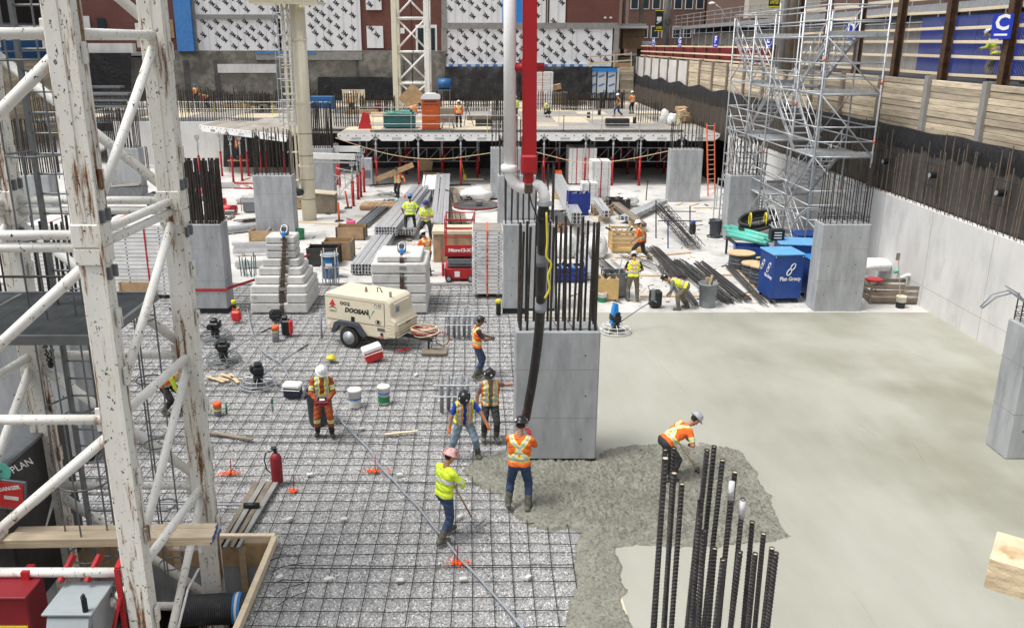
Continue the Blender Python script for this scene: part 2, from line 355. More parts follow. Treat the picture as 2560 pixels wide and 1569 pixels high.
mt('hat_red', (.62,.16,.14), .5, v=.3, s=9, b=0, c2=(.74,.55,.52), c2t=(.45,.6), c2s=7); mt('hat_grey', (.42,.43,.48), .35, v=.05, b=0); mt('hat_yellow', (.75,.70,.05), .35, b=0)
# ---------------------------------------------------------------- ground, slabs, gravel
struct('ground', MB().bx(-260,260,-40,400,-3.2,-3), 'soil')
struct('pit_subgrade', MB().bx(-45,15.6,-6,13.6,-1.6,-1.5), 'soil')
st = MB(); st.prism([(-45,14.1),(-3.9,14.1),(-3.9,4),(15.3,4),(15.3,93),(-45,93)], -1.45, 0)
struct('gravel_ground', st, 'gravel_base')
struct('concrete_slab', MB().prism([(-45,32.1),(1.5,32.1),(1.5,28.25),(15.25,28.25),(15.25,93),(-45,93)], .004, .1), 'conc_white', 'pale finished concrete slab at the back of the pit')
struct('fresh_slab', MB().prism([(2.15,4),(15.25,4),(15.25,28.25),(1.5,28.25),(1.5,16.5),(2.15,16.5)], .004, .104), 'conc_fresh', 'freshly floated damp concrete slab')
fs_o = bpy.data.objects['fresh_slab']
for pts in ([(1570,815),(1600,850),(1650,905),(1722,1010)],[(1655,915),(1700,965),(1745,1028)],[(2282,1105),(2308,1150)],[(1842,1128),(1880,1180),(1930,1262),(1990,1340)],[(2100,1440),(2150,1500),(2195,1575)],[(2150,1060),(2190,1090)],[(1760,880),(1870,905),(2010,955)],[(2230,860),(2330,905)],[(1930,1240),(1975,1300)]):
    MB().tube([G(x,y,.104) for x,y in pts], .007, 5).o('trowel_ridge', 'conc_fresh', fs_o)
# loose stones over the gravel, scattered by geometry nodes
gm = bpy.data.meshes.new('gravel')
gm.from_pydata([(-12,14.1,.004),(1.55,14.1,.004),(1.55,32.05,.004),(-12,32.05,.004),(-3.85,9,.004),(2.2,9,.004),(2.2,14.1,.004),(-3.85,14.1,.004)], [], [(0,1,2,3),(4,5,6,7)])
gm.materials.append(MT('gravel_base')); go = link('gravel', gm); tag(go, 'crushed grey gravel bed under the steel mesh', None, None, 'stuff')
ng = bpy.data.node_groups.new('scatter', 'GeometryNodeTree'); ng.interface.new_socket('Geometry', in_out='INPUT', socket_type='NodeSocketGeometry'); ng.interface.new_socket('Geometry', in_out='OUTPUT', socket_type='NodeSocketGeometry')
N = ng.nodes; Lk = ng.links.new; gi = N.new('NodeGroupInput'); go_ = N.new('NodeGroupOutput')
dp = N.new('GeometryNodeDistributePointsOnFaces'); dp.inputs['Density'].default_value = 620; Lk(gi.outputs[0], dp.inputs['Mesh'])
ic = N.new('GeometryNodeMeshIcoSphere'); ic.inputs['Radius'].default_value = .5; ic.inputs['Subdivisions'].default_value = 1
sm = N.new('GeometryNodeSetMaterial'); sm.inputs['Material'].default_value = MT('gravel_stone'); Lk(ic.outputs[0], sm.inputs[0])
ip = N.new('GeometryNodeInstanceOnPoints'); Lk(dp.outputs[0], ip.inputs['Points']); Lk(sm.outputs[0], ip.inputs['Instance'])
rv = N.new('FunctionNodeRandomValue'); rv.data_type = 'FLOAT_VECTOR'; rv.inputs[0].default_value = (0,0,0); rv.inputs[1].default_value = (6.28,6.28,6.28); Lk(rv.outputs[0], ip.inputs['Rotation'])
rs = N.new('FunctionNodeRandomValue'); rs.data_type = 'FLOAT_VECTOR'; rs.inputs[0].default_value = (.025,.02,.018); rs.inputs[1].default_value = (.062,.048,.04); Lk(rs.outputs[0], ip.inputs['Scale'])
jn = N.new('GeometryNodeJoinGeometry'); Lk(ip.outputs[0], jn.inputs[0]); Lk(gi.outputs[0], jn.inputs[0]); Lk(jn.outputs[0], go_.inputs[0])
md = go.modifiers.new('scatter', 'NODES'); md.node_group = ng
# reinforcing mesh: every bar
mesh_t = thing('reinforcing_mesh', 'dark welded steel mesh laid over the gravel bed', 'steel mesh', (-2,20,0), world=True)
y = 9.3
while y < 32:
    x0 = -3.7 if y < 14.1 else -11.5
    x1 = 2.3 if y < 16 else 1.45
    pts = []; x = x0; dy = U(-.02,.02)
    tl_ = U(-.012,.012)
    while x < x1: pts.append((x, y+dy+tl_*(x+4)+.03*math.sin(x*.9+y), .055+U(-.008,.012))); x += 1.1
    pts.append((x1, y+dy, .055)); MB().tube(pts, .0078, 5).o('bar', 'mesh_wire', mesh_t)
    if random.random() < .28: MB().tube([(p[0]+.3, p[1]+.05, p[2]+.012) for p in pts[::2]], .0085, 5).o('bar', 'mesh_wire', mesh_t)
    y += random.choice((.36,.38,.40,.42,.34))
x = -11.3
while x < 2.3:
    y0 = 14.15 if x < -3.8 else 9.2
    y1 = 31.9 if x < 1.4 else 16
    pts = []; yy = y0
    while yy < y1: pts.append((x+.025*math.sin(yy*.7+x*2)+U(-.006,.006), yy, .07+U(-.008,.01))); yy += 1.3
    pts.append((x, y1, .07)); MB().tube(pts, .0078, 5).o('bar', 'mesh_wire', mesh_t); x += random.choice((.35,.37,.33))
# rough wet concrete being poured over the mesh
poly = [(1150,1172),(1205,1140),(1260,1128),(1340,1120),(1420,1128),(1492,1146),(1512,1126),(1600,1110),(1700,1108),(1800,1116),(1860,1130),(1900,1185),(1945,1270),(1978,1345),(1940,1372),(1800,1378),(1640,1380),(1556,1386),(1566,1440),(1590,1569),(1600,1640),(1400,1640),(1412,1569),(1428,1480),(1445,1440),(1436,1395),(1442,1352),(1455,1328),(1420,1316),(1370,1318),(1310,1310),(1288,1286),(1284,1250),(1240,1228),(1190,1208)]
poly = [G(x, y, .06) for x, y in poly]; P2 = np.array([(p.x, p.y) for p in poly])
def polydist(px, py, P):
    d = np.full(px.shape, 1e9); ins = np.zeros(px.shape, bool); n = len(P)
    for i in range(n):
        a, b = P[i], P[(i+1)%n]; e = b-a; wx, wy = px-a[0], py-a[1]
        t_ = np.clip((wx*e[0]+wy*e[1])/(e@e), 0, 1); d = np.minimum(d, np.hypot(wx-t_*e[0], wy-t_*e[1]))
        c_ = ((a[1] > py) != (b[1] > py)) & (px < (b[0]-a[0])*(py-a[1])/((b[1]-a[1]) or 1e-9)+a[0]); ins ^= c_
    return np.where(ins, d, -d)
st_ = .03; xs = np.arange(P2[:,0].min()-.1, P2[:,0].max()+.1, st_); ys = np.arange(P2[:,1].min()-.1, P2[:,1].max()+.1, st_)
gx, gy = np.meshgrid(xs, ys); dd = polydist(gx, gy, P2)
hh = np.array([[mn.fractal((a*1.7, b*1.7, 0), .9, 2, 4) for a in xs] for b in ys])
h2 = np.array([[mn.turbulence((a*13, b*13, 3), 4, True) for a in xs] for b in ys])
rough_k = np.where((gx < 3.3) & (gy < 13.6), .45, 1.)
dd = dd+.10*hh
z = np.where(dd > 0, .05+.115*np.clip(dd/.4, 0, 1)**.6+rough_k*(.035*hh+.14*(h2-.42)*np.clip(dd/.3, 0, 1)), -.03); z = np.where(dd > .12, np.maximum(z, .12+.05*h2), z)
ok = dd > -.05; idx = -np.ones(gx.shape, int); idx[ok] = np.arange(ok.sum())
q = ok[:-1,:-1] & ok[1:,:-1] & ok[:-1,1:] & ok[1:,1:]; ii, jj = np.nonzero(q)
w_ = MB(); w_.v = list(map(tuple, np.stack([gx[ok], gy[ok], z[ok]], 1))); w_.f = list(zip(idx[ii,jj], idx[ii,jj+1], idx[ii+1,jj+1], idx[ii+1,jj])); w_.f = [tuple(int(k) for k in f) for f in w_.f]; w_.m = [0]*len(w_.f)
tag(w_.o('wet_concrete', 'conc_wet', None, True), 'rough wet concrete freshly poured over the mesh', None, None, 'stuff')
# ---------------------------------------------------------------- concrete columns with starter bars
_rb = {}
def rebar_mesh(L, r, mat='rebar'):
    k = (round(L, 2), r, mat)
    if k not in _rb: _rb[k] = MB().bar((0,0,0), (0,0,L), r, 6).mesh('rebar', mat)
    return _rb[k]
def column(x0, x1, y0, label, D=.8, h=3.1, nb=12, bh=1.5, bj=.15, br=.018, hoops=False, base=True, z0=.1):
    t = thing('concrete_column', label, 'column', ((x0+x1)/2, y0+D/2, z0), world=True)
    MB().bbox(((x0+x1)/2, y0+D/2, (z0+h)/2), (x1-x0, D, h-z0), .028).o('shaft', 'conc_col', t)
    if base: MB().bx(x0-.004, x1+.004, y0-.004, y0+D+.004, z0-.09, z0+.10).o('base_strip', 'black', t)
    for zz in (1.15, 2.25):
        if h > 3: MB().bx(x0-.002, x1+.002, y0-.002, y0+D+.002, zz, zz+.012).o('form_joint', 'conc_dark' if zz == 3 else 'trim_grey', t)
    for zz in (.75, 1.7, 2.6):
        for u_ in (.2+U(-.05,.05), .8+U(-.05,.05)): MB().lathe([(.02,0),(.02,.004)], 8, c=(x0+(x1-x0)*u_, y0-.001, zz+U(-.1,.1)), rx=R(90)).o('tie_hole', 'conc_dark', t)
    xs = [x0+.09+(x1-x0-.18)*i/(nb-1) for i in range(nb)]
    for yy in (y0+.08, y0+D-.08):
        for x in xs:
            L = bh+U(-bj, bj); L = round(L*10)/10
            o = link('rebar', rebar_mesh(L, br), t, (x+U(-.02,.02), yy, h-.01)); o.rotation_euler = (U(-.02,.02), U(-.02,.02), 0)
    for yy in (y0+.28, y0+.52):
        for x in (xs[0], xs[-1]):
            link('rebar', rebar_mesh(round(bh*10)/10, br), t, (x, yy, h-.01))
    lv = 4 if hoops else 1
    for k in range(lv):
        zz = h+.05+.07*k; m = MB()
        m.tube([(x0+.07,y0+.06,zz),(x1-.07,y0+.06,zz+U(-.02,.02)),(x1-.07,y0+D-.06,zz),(x0+.07,y0+D-.06,zz+U(-.03,.03))], .008, 4, True)
        for x in xs[1:-1:2]: m.bar((x, y0+.05, zz+U(-.02,.02)), (x+U(-.1,.1), y0+D-.05, zz+U(-.03,.03)), .007, 4)
        m.o('tie_hoop', 'rebar', t)
    return t
column(.70, 2.47, 17.15, 'broad grey concrete column in the middle with the pump hose hanging in front', bh=2.2, bj=.12, br=.027, nb=11)
column(.71, 2.46, 28.4, 'grey column straight behind the central column, beside the strapped panel stack', bh=1.9, br=.018, nb=9)
column(.72, 2.5, 39.6, 'grey column behind the white pump elbow, third in the middle row', bh=1.7, nb=9)
column(.5, 2.3, 50.6, 'farthest grey column of the middle row, against the formwork deck', bh=1.6, nb=9)
column(-9.96, -8.66, 28.4, 'grey column with red tape tied round it beside the white crane mast', bh=2.1, bj=.05, br=.036, nb=14)
column(-10.44, -8.64, 39.6, 'grey column beside the cream pole, with tall bars on top', bh=2.0, nb=10, br=.022)
column(-10.4, -8.62, 17.25, 'grey column seen between the legs of the crane mast, beside the ladder', bh=2.2, nb=8, br=.03)
column(-10.05, -8.55, 50.4, 'grey column behind the cream tower and the red prop cluster', bh=2.5, nb=12, br=.03)
column(-21.5, -19.7, 39.6, 'grey column at the photo edge behind the crane mast', bh=2.4, nb=8, br=.032)
column(-21.5, -19.7, 50.4, 'small far grey column framed by the crane mast', bh=2.2, nb=10, br=.026)
column(11.31, 12.93, 28.4, 'pale column in front of the blue job boxes with bent bars on top', bh=1.75, bj=.25, nb=9, hoops=True, br=.016, base=False)
column(11.28, 12.74, 39.6, 'grey column at the foot of the scaffold stair tower', bh=1.7, nb=9, br=.016, base=False)
column(10.73, 12.57, 49.9, 'pale column in front of the deck beside the orange ladder', bh=1.5, nb=9, br=.016, base=False)
column(11.48, 13.2, 17.3, 'pale column cut off by the edge of the photo on the fresh slab', bh=.5, nb=7, hoops=True, br=.014, base=False)
# bent conduits on two columns
for lab, pts in (('pair of bent blue conduits sticking out of the column at the photo edge', [[(2450,767),(2480,735),(2520,725),(2560,748),(2600,790)],[(2455,770),(2490,742),(2530,732),(2565,757),(2600,800)],[(2513,713),(2545,733),(2580,775),(2610,820)]]),
                 ('pair of bent grey conduits looping from the pale column', [[(1984,572),(1998,540),(2022,524),(2045,525),(2062,548)],[(1978,575),(1992,540),(2018,520),(2046,520),(2064,545)]])):
    Yc = 17.6 if pts[0][0][0] > 2300 else 28.6
    m = MB()
    for q_ in pts: m.tube([atY(a, b, Yc) for a, b in q_], .018 if Yc < 20 else .022, 6)
    tag(m.o('conduit', 'conduit', None, True), lab, 'conduit')
# ---------------------------------------------------------------- concrete retaining wall on the right, membrane, lagging
wt = thing('retaining_wall', 'pale cast concrete wall along the side of the pit', 'wall', (15.4,30,.1), world=True)
MB().bx(15.2, 15.5, 6, 54.5, .0, 3.42).o('wall_body', 'conc_wall', wt)
for yy in [7+3.66*i for i in range(13)]:
    MB().bx(15.196, 15.2, yy, yy+.01, .1, 3.4).o('panel_joint', 'trim_grey', wt)
MB().bx(15.197, 15.2, 6, 54.5, .82, .828).o('panel_joint', 'trim_grey', wt)
yy = 16.
while yy < 54:
    L = round(U(1.3,2.6)*5)/5; o = link('rebar', rebar_mesh(L, .016, 'rebar_wall'), wt, (15.33+U(-.08,.08), yy, 3.4)); o.rotation_euler = (U(-.04,.04), U(-.03,.03), 0); yy += U(.16,.34)
m = MB(); yy = 16.
while yy < 54:
    m.tube([(15.25,yy,3.4),(15.25,yy+.05,3.52),(15.42,yy+.12,3.53),(15.45,yy+.15,3.4)], .008, 4); yy += .28
tag(m.o('stirrups', 'rebar', wt), kind='stuff')
mbt = thing('waterproof_membrane', 'dark waterproofing sheet hanging below the timber lagging', 'membrane', (15.6,40,3), world=True)
m = MB(); yy = 6.
while yy < 92:
    a = 15.58+.05*mn.noise((yy,1,0)); m.add([(a,yy,2.8),(a+.02*mn.noise((yy,4,0)),yy,5.35+.1*mn.noise((yy*.6,7,0)))], [])
    yy += .6
n_ = len(m.v)//2; m.f = [(2*i,2*i+1,2*i+3,2*i+2) for i in range(n_-1)]; m.m = [0]*len(m.f)
m.o('sheet', 'membrane_dark', mbt, True)
m = MB(); yy = 6.; k = 0
while yy < 92:
    a = 15.50+.06*mn.noise((yy*.8,3,0)); tp = 5.86+.07*mn.noise((yy*.5,9,0))+(.12*math.sin(yy*.9)*(yy > 56)); bt_ = 5.12+.2*mn.noise((yy*1.7,2,0))-(.25 if yy > 56 else 0)
    m.add([(a+.06,yy,bt_),(a-.02,yy,(bt_+tp)/2),(a+.14,yy,tp)], []); yy += .3
n_ = len(m.v)//3; m.f = [f for i in range(n_-1) for f in ((3*i,3*i+1,3*i+4,3*i+3),(3*i+1,3*i+2,3*i+5,3*i+4))]; m.m = [0]*len(m.f)
m.o('top_flap', 'membrane_black', mbt, True)
for yy, zz in ((29.6,4.55),(25.6,4.6),(33.2,4.55),(37.4,4.5)):
    t = thing('tie_anchor', '', 'anchor', (15.45,yy,zz), group='tieback anchors'); t['label'] = 'black tieback anchor head in a small bar frame on the dark membrane'
    m = MB(); m.lathe([(.11,0),(.11,.24),(.05,.26)], 10, ry=-math.pi/2); m.o('anchor_head', 'black', t)
    MB().lathe([(.075,.255),(.075,.275)], 10, ry=-math.pi/2).o('cap', 'galv', t)
    MB().bar((-.12,-.75,.36), (-.12,.75,.36), .016).bar((-.12,-.75,-.36), (-.12,.75,-.36), .016).bar((-.13,.45,-.9), (-.13,.45,.4), .014).bar((-.13,-.45,-.9), (-.13,-.45,.4), .014).o('bar_frame', 'rebar', t)
lag = thing('timber_lagging', 'weathered timber lagging boards between steel piles above the membrane', 'shoring wall', (15.8,45,5.7), world=True)
PY_ = [28+3.73*k for k in range(-4, 18)]
_bd = {}
for k, y0 in enumerate(PY_):
    o = MB().bx(15.66, 15.95, y0-.13, y0+.13, 3.2, 7.62+(.06*(k%3))).o('soldier_pile', 'trim_grey' if y0 < 34 else 'lumber_old', lag)
    if y0 > 66:
        m = MB(); n = 8
        m.v = [(15.78+.10*mn.noise((i*.9+k*7,j*.8,2)), y0+.14+3.45*i/n, 5.0+2.55*j/5) for j in range(6) for i in range(n+1)]
        m.f = [(j*(n+1)+i, (j+1)*(n+1)+i, (j+1)*(n+1)+i+1, j*(n+1)+i+1) for j in range(5) for i in range(n)]; m.m = [0]*len(m.f)
        m.o('shotcrete_panel', 'conc_wall', lag, True); continue
    for j in range(10):
        L = 3.46; z0 = 5.55+.205*j
        MB().bbox((15.83+U(-.025,.02), y0+1.865, z0+.1), (.09, L, .192+U(-.004,.006)), .012, rx=U(-.006,.006)).o('board', 'lagging', lag)
# far wall rebar above the deck and along the right side
sb = thing('wall_starter_bars', 'long row of brown starter bars standing along the side wall above the deck', 'rebar', (15.2,70,3.3), world=True)
yy = 56.
while yy < 90:
    o = link('rebar', rebar_mesh(round(U(1.3,1.9)*5)/5, .016, 'rebar_wall'), sb, (15.25+U(-.1,.1), yy, 3.3)); o.rotation_euler = (U(-.05,.05), U(-.04,.04), 0); yy += .30
# ---------------------------------------------------------------- street level: kerb sheet, posts, rails, signs
struct('street', MB().prism([(15.95,-10),(120,-10),(120,220),(-60,220),(-60,98),(15.95,98)], 7.2, 7.55), 'asphalt')
near = [y for y in PY_ if y < 50]; far = [y for y in PY_ if y >= 50]
fg = thing('guard_fence', 'tall rusty guard fence with pale timber rails and wire netting by the street', 'fence', (16.2,30,7.6), world=True)
for y0 in near:
    m = MB(); m.bx(16.08,16.1,y0-.15,y0+.15,7.3,11.2).bx(16.30,16.32,y0-.15,y0+.15,7.3,11.2).bx(16.1,16.3,y0-.01,y0+.01,7.3,11.2); m.o('post', 'rust', fg)
for y0 in near[:-1]:
    for zz in (7.80, 8.38, 8.87, 9.32, 9.9, 10.4):
        MB().bbox((16.36, y0+1.865+U(-.03,.03), zz+U(-.02,.02)), (.04, 3.8, .10), .006, rx=U(-.008,.008)).o('rail', 'lumber_pale', fg)
    m = MB(); s = .14; H0, H1 = 7.65, 10.4
    for i in range(int((3.6+2.8)/s)):
        for sg in (1,-1):
            a = y0+.06+i*s-(2.75 if sg > 0 else 0); p0, p1 = (a, H0), (a+2.75*sg, H1)
            if sg < 0: p0 = (a, H0); p1 = (a-2.75, H1)
            ya, yb = y0+.12, y0+3.6
            def clip(p, q):
                (a0,b0),(a1,b1) = p, q; t0, t1 = 0., 1.; d = a1-a0
                for lo, hi in ((ya,yb),):
                    ta, tb = (lo-a0)/d, (hi-a0)/d; ta, tb = min(ta,tb), max(ta,tb); t0 = max(t0,ta); t1 = min(t1,tb)
                return None if t0 >= t1 else ((a0+d*t0,b0+(b1-b0)*t0),(a0+d*t1,b0+(b1-b0)*t1))
            c = clip(p0, p1)
            if c: m.bar((16.42,c[0][0],c[0][1]), (16.42,c[1][0],c[1][1]), .0035, 3, cap=False)
    tag(m.o('wire_netting', 'galv_dark', fg), kind='stuff')
fr = thing('banner_fence', 'low guard fence hung with red banners along the far street edge', 'fence', (16.2,68,7.6), world=True)
for y0 in far:
    MB().bx(16.05,16.35,y0-.12,y0+.12,7.3,8.75).o('post', 'rust', fr)
    if y0 > 88: continue
    for zz in (7.72, 8.12, 8.62): MB().box((16.0, y0+1.865, zz), (.05, 3.75, .11)).o('rail', 'lumber_pale', fr)
    m = MB(); n = 9
    m.v = [(16.14+.08*mn.noise((i*.7,j*1.3,y0)), y0+.1+3.5*i/n, 7.62+1.0*j/3) for j in range(4) for i in range(n+1)]
    m.f = [(j*(n+1)+i, (j+1)*(n+1)+i, (j+1)*(n+1)+i+1, j*(n+1)+i+1) for j in range(3) for i in range(n)]; m.m = [0]*len(m.f)
    m.o('banner', 'banner_red', fr, True)
for ch, yy in zip('CDEFGH', (28.0, 39.4, 50.6, 62, 73.2, 84.4)):
    t = thing('grid_sign', f'blue grid-line sign with white letter {ch} on the fence post', 'sign', (15.9,yy,8.95 if yy < 45 else 8.6), rz=R(-58) if ch == 'C' else R(-72), group='blue grid-line letter signs')
    MB().bx(-.31,.31,-.012,.012,0,.72).o('panel', 'blue_sign', t)
    text(ch, .62, 'letter', 'white_plastic', t, face_M((0,-.016,.46), (1,0,0), (0,0,1)), off=.02)
    MB().bx(-.2,.2,-.017,-.0125,.09,.15).o('small_print', 'white_plastic', t)
# blue containers / panels, worker's side of the street
bp = thing('blue_hoarding', 'dark blue hoarding panels behind the wire netting', 'hoarding', (18.6,28,7.55), world=True)
for i in range(9): MB().bx(18.6,18.68,19.0+2.2*i,21.16+2.2*i,7.6,9.85).o('panel', 'blue_panel', bp)
for i in range(9):
    y0 = 20+1.35*i; c = random.choice(('white_plastic','conc_wall','black','cardboard'))
    tag(MB().bbox((17.9+U(-.3,.3), y0, 7.55+.12), (.4,.5+U(0,.4),.24), .02, U(0,1)).o('litter_block', c), 'small block lying on the ground in front of the blue hoarding', 'block', 'loose blocks by the blue hoarding')
# covered walkway, plywood hoarding behind it
cw = thing('walkway_canopy', 'dark covered walkway roof on galvanised posts along the street', 'canopy', (21,60,7.55), world=True)
MB().bx(20.2,22.6,24,96,10.25,10.42).o('roof_deck', 'steel_dark', cw); MB().bx(20.1,20.2,24,96,10.2,10.5).o('edge_beam', 'galv', cw)
MB().bx(22.5,22.6,24,96,9.5,10.25).o('back_panel', 'black', cw)
for i in range(28):
    yy = 25+2.6*i; MB().bar((20.15,yy,7.55), (20.15,yy,11.6), .03).o('post', 'galv', cw)
for zz in (10.85, 11.2, 11.55, 9.75): MB().bar((20.12,24,zz), (20.12,96,zz), .028).o('rail', 'galv', cw)
hb = thing('plywood_hoarding', 'weathered plywood hoarding under the covered walkway', 'hoarding', (21,60,7.55), world=True)
for i in range(46): MB().bx(21.0+U(-.02,.02),21.06,34+1.25*i,35.23+1.25*i,7.58,9.72).o('panel', 'hoarding', hb)
# ---------------------------------------------------------------- back of the pit: old walls, wrapped building, street buildings
YB = 92.
def rect(x0, y0, x1, y1, Y=YB, d=.3):
    a, b = atY(x0, y1, Y), atY(x1, y0, Y); return (a.x, b.x, Y, Y+d, a.z, b.z)
bw = thing('foundation_wall', 'stained old concrete foundation wall across the back of the pit', 'wall', (-8,92,0), world=True)
MB().bx(*rect(395,128,1115,330,YB,.6)).o('wall_body', 'conc_old', bw); MB().bx(-46,15.9,92.7,93.2,-.5,7.5).o('backing', 'conc_dark', bw)
MB().bx(*rect(640,130,905,150,91.9,.12)).o('ledge', 'trim_grey', bw)
for x in (470, 545, 895, 1010): MB().bx(*rect(x,150,x+2,290,91.985,.02)).o('crack_joint', 'conc_dark', bw)
MB().bx(*rect(545,160,690,182,91.97,.03)).o('pale_patch', 'conc_wall', bw)
m = MB(); n = 26
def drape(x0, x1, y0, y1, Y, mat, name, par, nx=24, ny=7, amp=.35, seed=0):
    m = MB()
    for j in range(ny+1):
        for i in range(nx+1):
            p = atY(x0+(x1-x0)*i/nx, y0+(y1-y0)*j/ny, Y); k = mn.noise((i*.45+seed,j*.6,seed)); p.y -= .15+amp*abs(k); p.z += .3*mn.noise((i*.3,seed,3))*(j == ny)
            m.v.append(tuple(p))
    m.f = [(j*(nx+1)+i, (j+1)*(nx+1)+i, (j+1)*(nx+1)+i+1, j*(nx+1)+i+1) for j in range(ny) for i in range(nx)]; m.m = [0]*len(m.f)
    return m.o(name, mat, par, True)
tag(drape(795,1000,192,270,91.6,'membrane_black','waterproof_sheet',None,30,6,.3,2), 'black waterproofing sheet on the back wall beside the rebar cages', 'membrane')
tag(drape(1112,1300,166,250,91.0,'tarp_and_shade','tarpaulin',None,24,7,.8,5), 'crumpled dark tarpaulin hanging under the wrapped wall left of the boom', 'tarpaulin')
tag(drape(1300,1480,166,235,91.0,'tarp_and_shade','tarpaulin',None,24,7,.7,9), 'dark tarpaulin hanging under the wrapped wall beside the blue sheathing', 'tarpaulin')
tag(MB().bx(*rect(1110,225,1480,262,91.7,.5)).o('rock_face', 'conc_dark'), 'dark broken rock face below the tarpaulins', 'rock face')
bl = thing('wrapped_building', 'brick and concrete building wrapped in white printed membrane', 'building', (0,93,7.5), world=True)
# brick body and grey frame
MB().bx(*rect(180,-260,1560,126,92.35,8)).o('brick_wall', 'brick', bl)
for k, r_ in enumerate(((478,36,692,47),(470,0,484,128),(1105,57,1545,71),(1532,62,1548,168),(1105,0,1116,130),(1366,-100,1373,62),(1415,62,1550,66),(470,126,905,133))):
    MB().bx(*rect(*r_,92.05+.012*k,.2)).o('concrete_band', 'trim_grey', bl)
me3 = text('3M', 1, 'x', 'print_black', None, None, ext=.02, off=.035)
c3 = np.empty(len(me3.vertices)*3); me3.vertices.foreach_get('co', c3); c3 = c3.reshape(-1, 3); f3 = [tuple(p.vertices) for p in me3.polygons]
def wrap(x0, y0, x1, y1, seed, dx=1.42, dz=1.12):
    a = rect(x0, y0, x1, y1, 92.2, .12); pn = MB().bx(*a).o('membrane_panel', 'wrap_white', bl)
    m = MB(); g = MB(); rr = random.Random(seed); X = a[0]+.35; k = seed
    th = R(-42); ct, s_ = math.cos(th), math.sin(th)
    while X < a[1]-.3:
        Z = a[5]-.3-(.55*(k%2))
        while Z > a[4]+.35:
            s = .5; ox, oz = X+rr.uniform(-.13,.13), Z+rr.uniform(-.13,.13)
            if a[0]+.3 < ox < a[1]-.3 and rr.random() > .07: m.add([(ox+s*(q[0]*ct-q[1]*s_), 92.188-q[2]*.5, oz+s*(q[0]*s_+q[1]*ct)) for q in c3], f3)
            Z -= dz
        X += dx*(.44 if k % 2 == 0 else .56); k += 1
    if m.v: m.o('print', 'print_black', pn)
    X = a[0]+.9
    while X < a[1]-.2:
        Z = a[5]-.1
        while Z > a[4]+.1: g.bx(X-.10,X+.10,92.19,92.2,Z-.012,Z+.012); Z -= .13
        X += 1.42
    X = a[0]+1.6
    while X < a[1]-.8: MB().bx(X,X+.03,92.186,92.2,a[4],a[5]).o('lap_seam', 'print_grey', pn); X += 2.9
    if g.v: g.o('print', 'print_grey', pn)
wrap(486,-60,692,36,0); wrap(486,47,700,126,1); wrap(700,-60,897,133,2); wrap(1116,-60,1260,57,1); wrap(1105,71,1532,166,0); wrap(1260,-60,1366,62,2); wrap(1373,-60,1416,62,3)
wrap(915,-10,953,25,5); wrap(918,65,957,120,6)
MB().bx(*rect(1256,-40,1308,62,92.08,.06)).o('blue_tape', 'blue_bright', bl)
w = MB().bx(*rect(1040,62,1092,128,92.28,.1)).o('window', 'white_plastic', bl); MB().bx(*rect(1045,70,1087,126,92.24,.05)).o('pane', 'glass_dark', w)
m = MB()
for i in range(6): m.bx(*rect(1045,74+9*i,1087,75.3+9*i,92.2,.03))
m.bx(*rect(1065,70,1066.5,126,92.2,.03)); m.o('grille', 'black', w)
MB().bx(*rect(1001,70,1011,84,92.3,.06)).o('notice', 'white_plastic', bl)
MB().bx(*rect(1417,-60,1552,62,92.25,.12)).o('brick_infill', 'brick', bl)
for x in (1510,1524): MB().bx(*rect(x,42,x+6,46,92.2,.06)).o('wall_vent', 'white_plastic', bl)
for a, b in ((1116,1300),(1330,1470)):
    MB().bx(*rect(a,160,b,168,91.95,.15)).o('taped_edge', 'sheathing', bl)
    for i in range(int((b-a)/22)): MB().bx(*rect(a+6+22*i,160.5,a+17+22*i,167,91.93,.02)).o('blue_tape', 'tape_blue', bl)
MB().bx(*rect(640,130,790,134.5,91.86,.05)).o('blue_tape', 'tape_blue', bl)
# left brick part: blue post, boarded window
MB().bx(*rect(444,-40,470,128,91.6,.5)).o('blue_membrane_strip', 'tape_blue', bl); MB().bx(*rect(408,49,432,95,92.25,.1)).o('boarded_window', 'plywood', bl)
MB().bx(*rect(205,40,222,72,92.2,.1)).o('boarded_window', 'white_plastic', bl); MB().bx(*rect(245,45,262,75,92.2,.1)).o('window', 'glass_dark', bl)
# sheathed box at the corner
sx_ = thing('sheathed_wall', 'pale sheathing boards with blue print under a blue flashing', 'wall', (12.5,91,3), world=True)
for x0, x1 in ((1476,1491),(1492,1516),(1518,1540)):
    MB().bx(*rect(x0,178,x1,245,91.2,.2)).o('sheathing_board', 'sheathing', sx_)
    for i in range(3): MB().box(V(((atY((x0+x1)/2,190+22*i,91.19)))), (.62,.012,.16), ry=R(-22)).o('print', 'tape_blue', sx_)
MB().bx(*rect(1474,170,1542,179,91.05,.3)).o('flashing', 'blue_bright', sx_); MB().bx(*rect(1541,170,1549,245,91.1,.4)).o('edge_strip', 'conc_wall', sx_)
tl = thing('corner_lagging', 'timber lagging boards closing the far corner of the pit', 'shoring wall', (14.5,91,3), world=True)
for i in range(14): MB().bx(*rect(1549,166+7*i,1584,172.6+7*i,91.3+U(0,.06),.15)).o('board', 'lagging', tl)
rr = thing('timber_guardrail', 'pinkish timber guardrail in front of the wrapped wall at the far corner', 'railing', (12,90,7.6), world=True)
for a, b in (((1475,142),(1580,134)),((1475,158),(1580,150)),((1475,137),(1475,168)),((1535,136),(1535,168)),((1578,130),(1578,168))): MB().beam(atY(*a,90.5), atY(*b,90.5), .08, .12).o('rail', 'lumber', rr)
MB().bx(*rect(1535,157,1580,168,90.8,.1)).o('toe_board', 'plywood', rr)
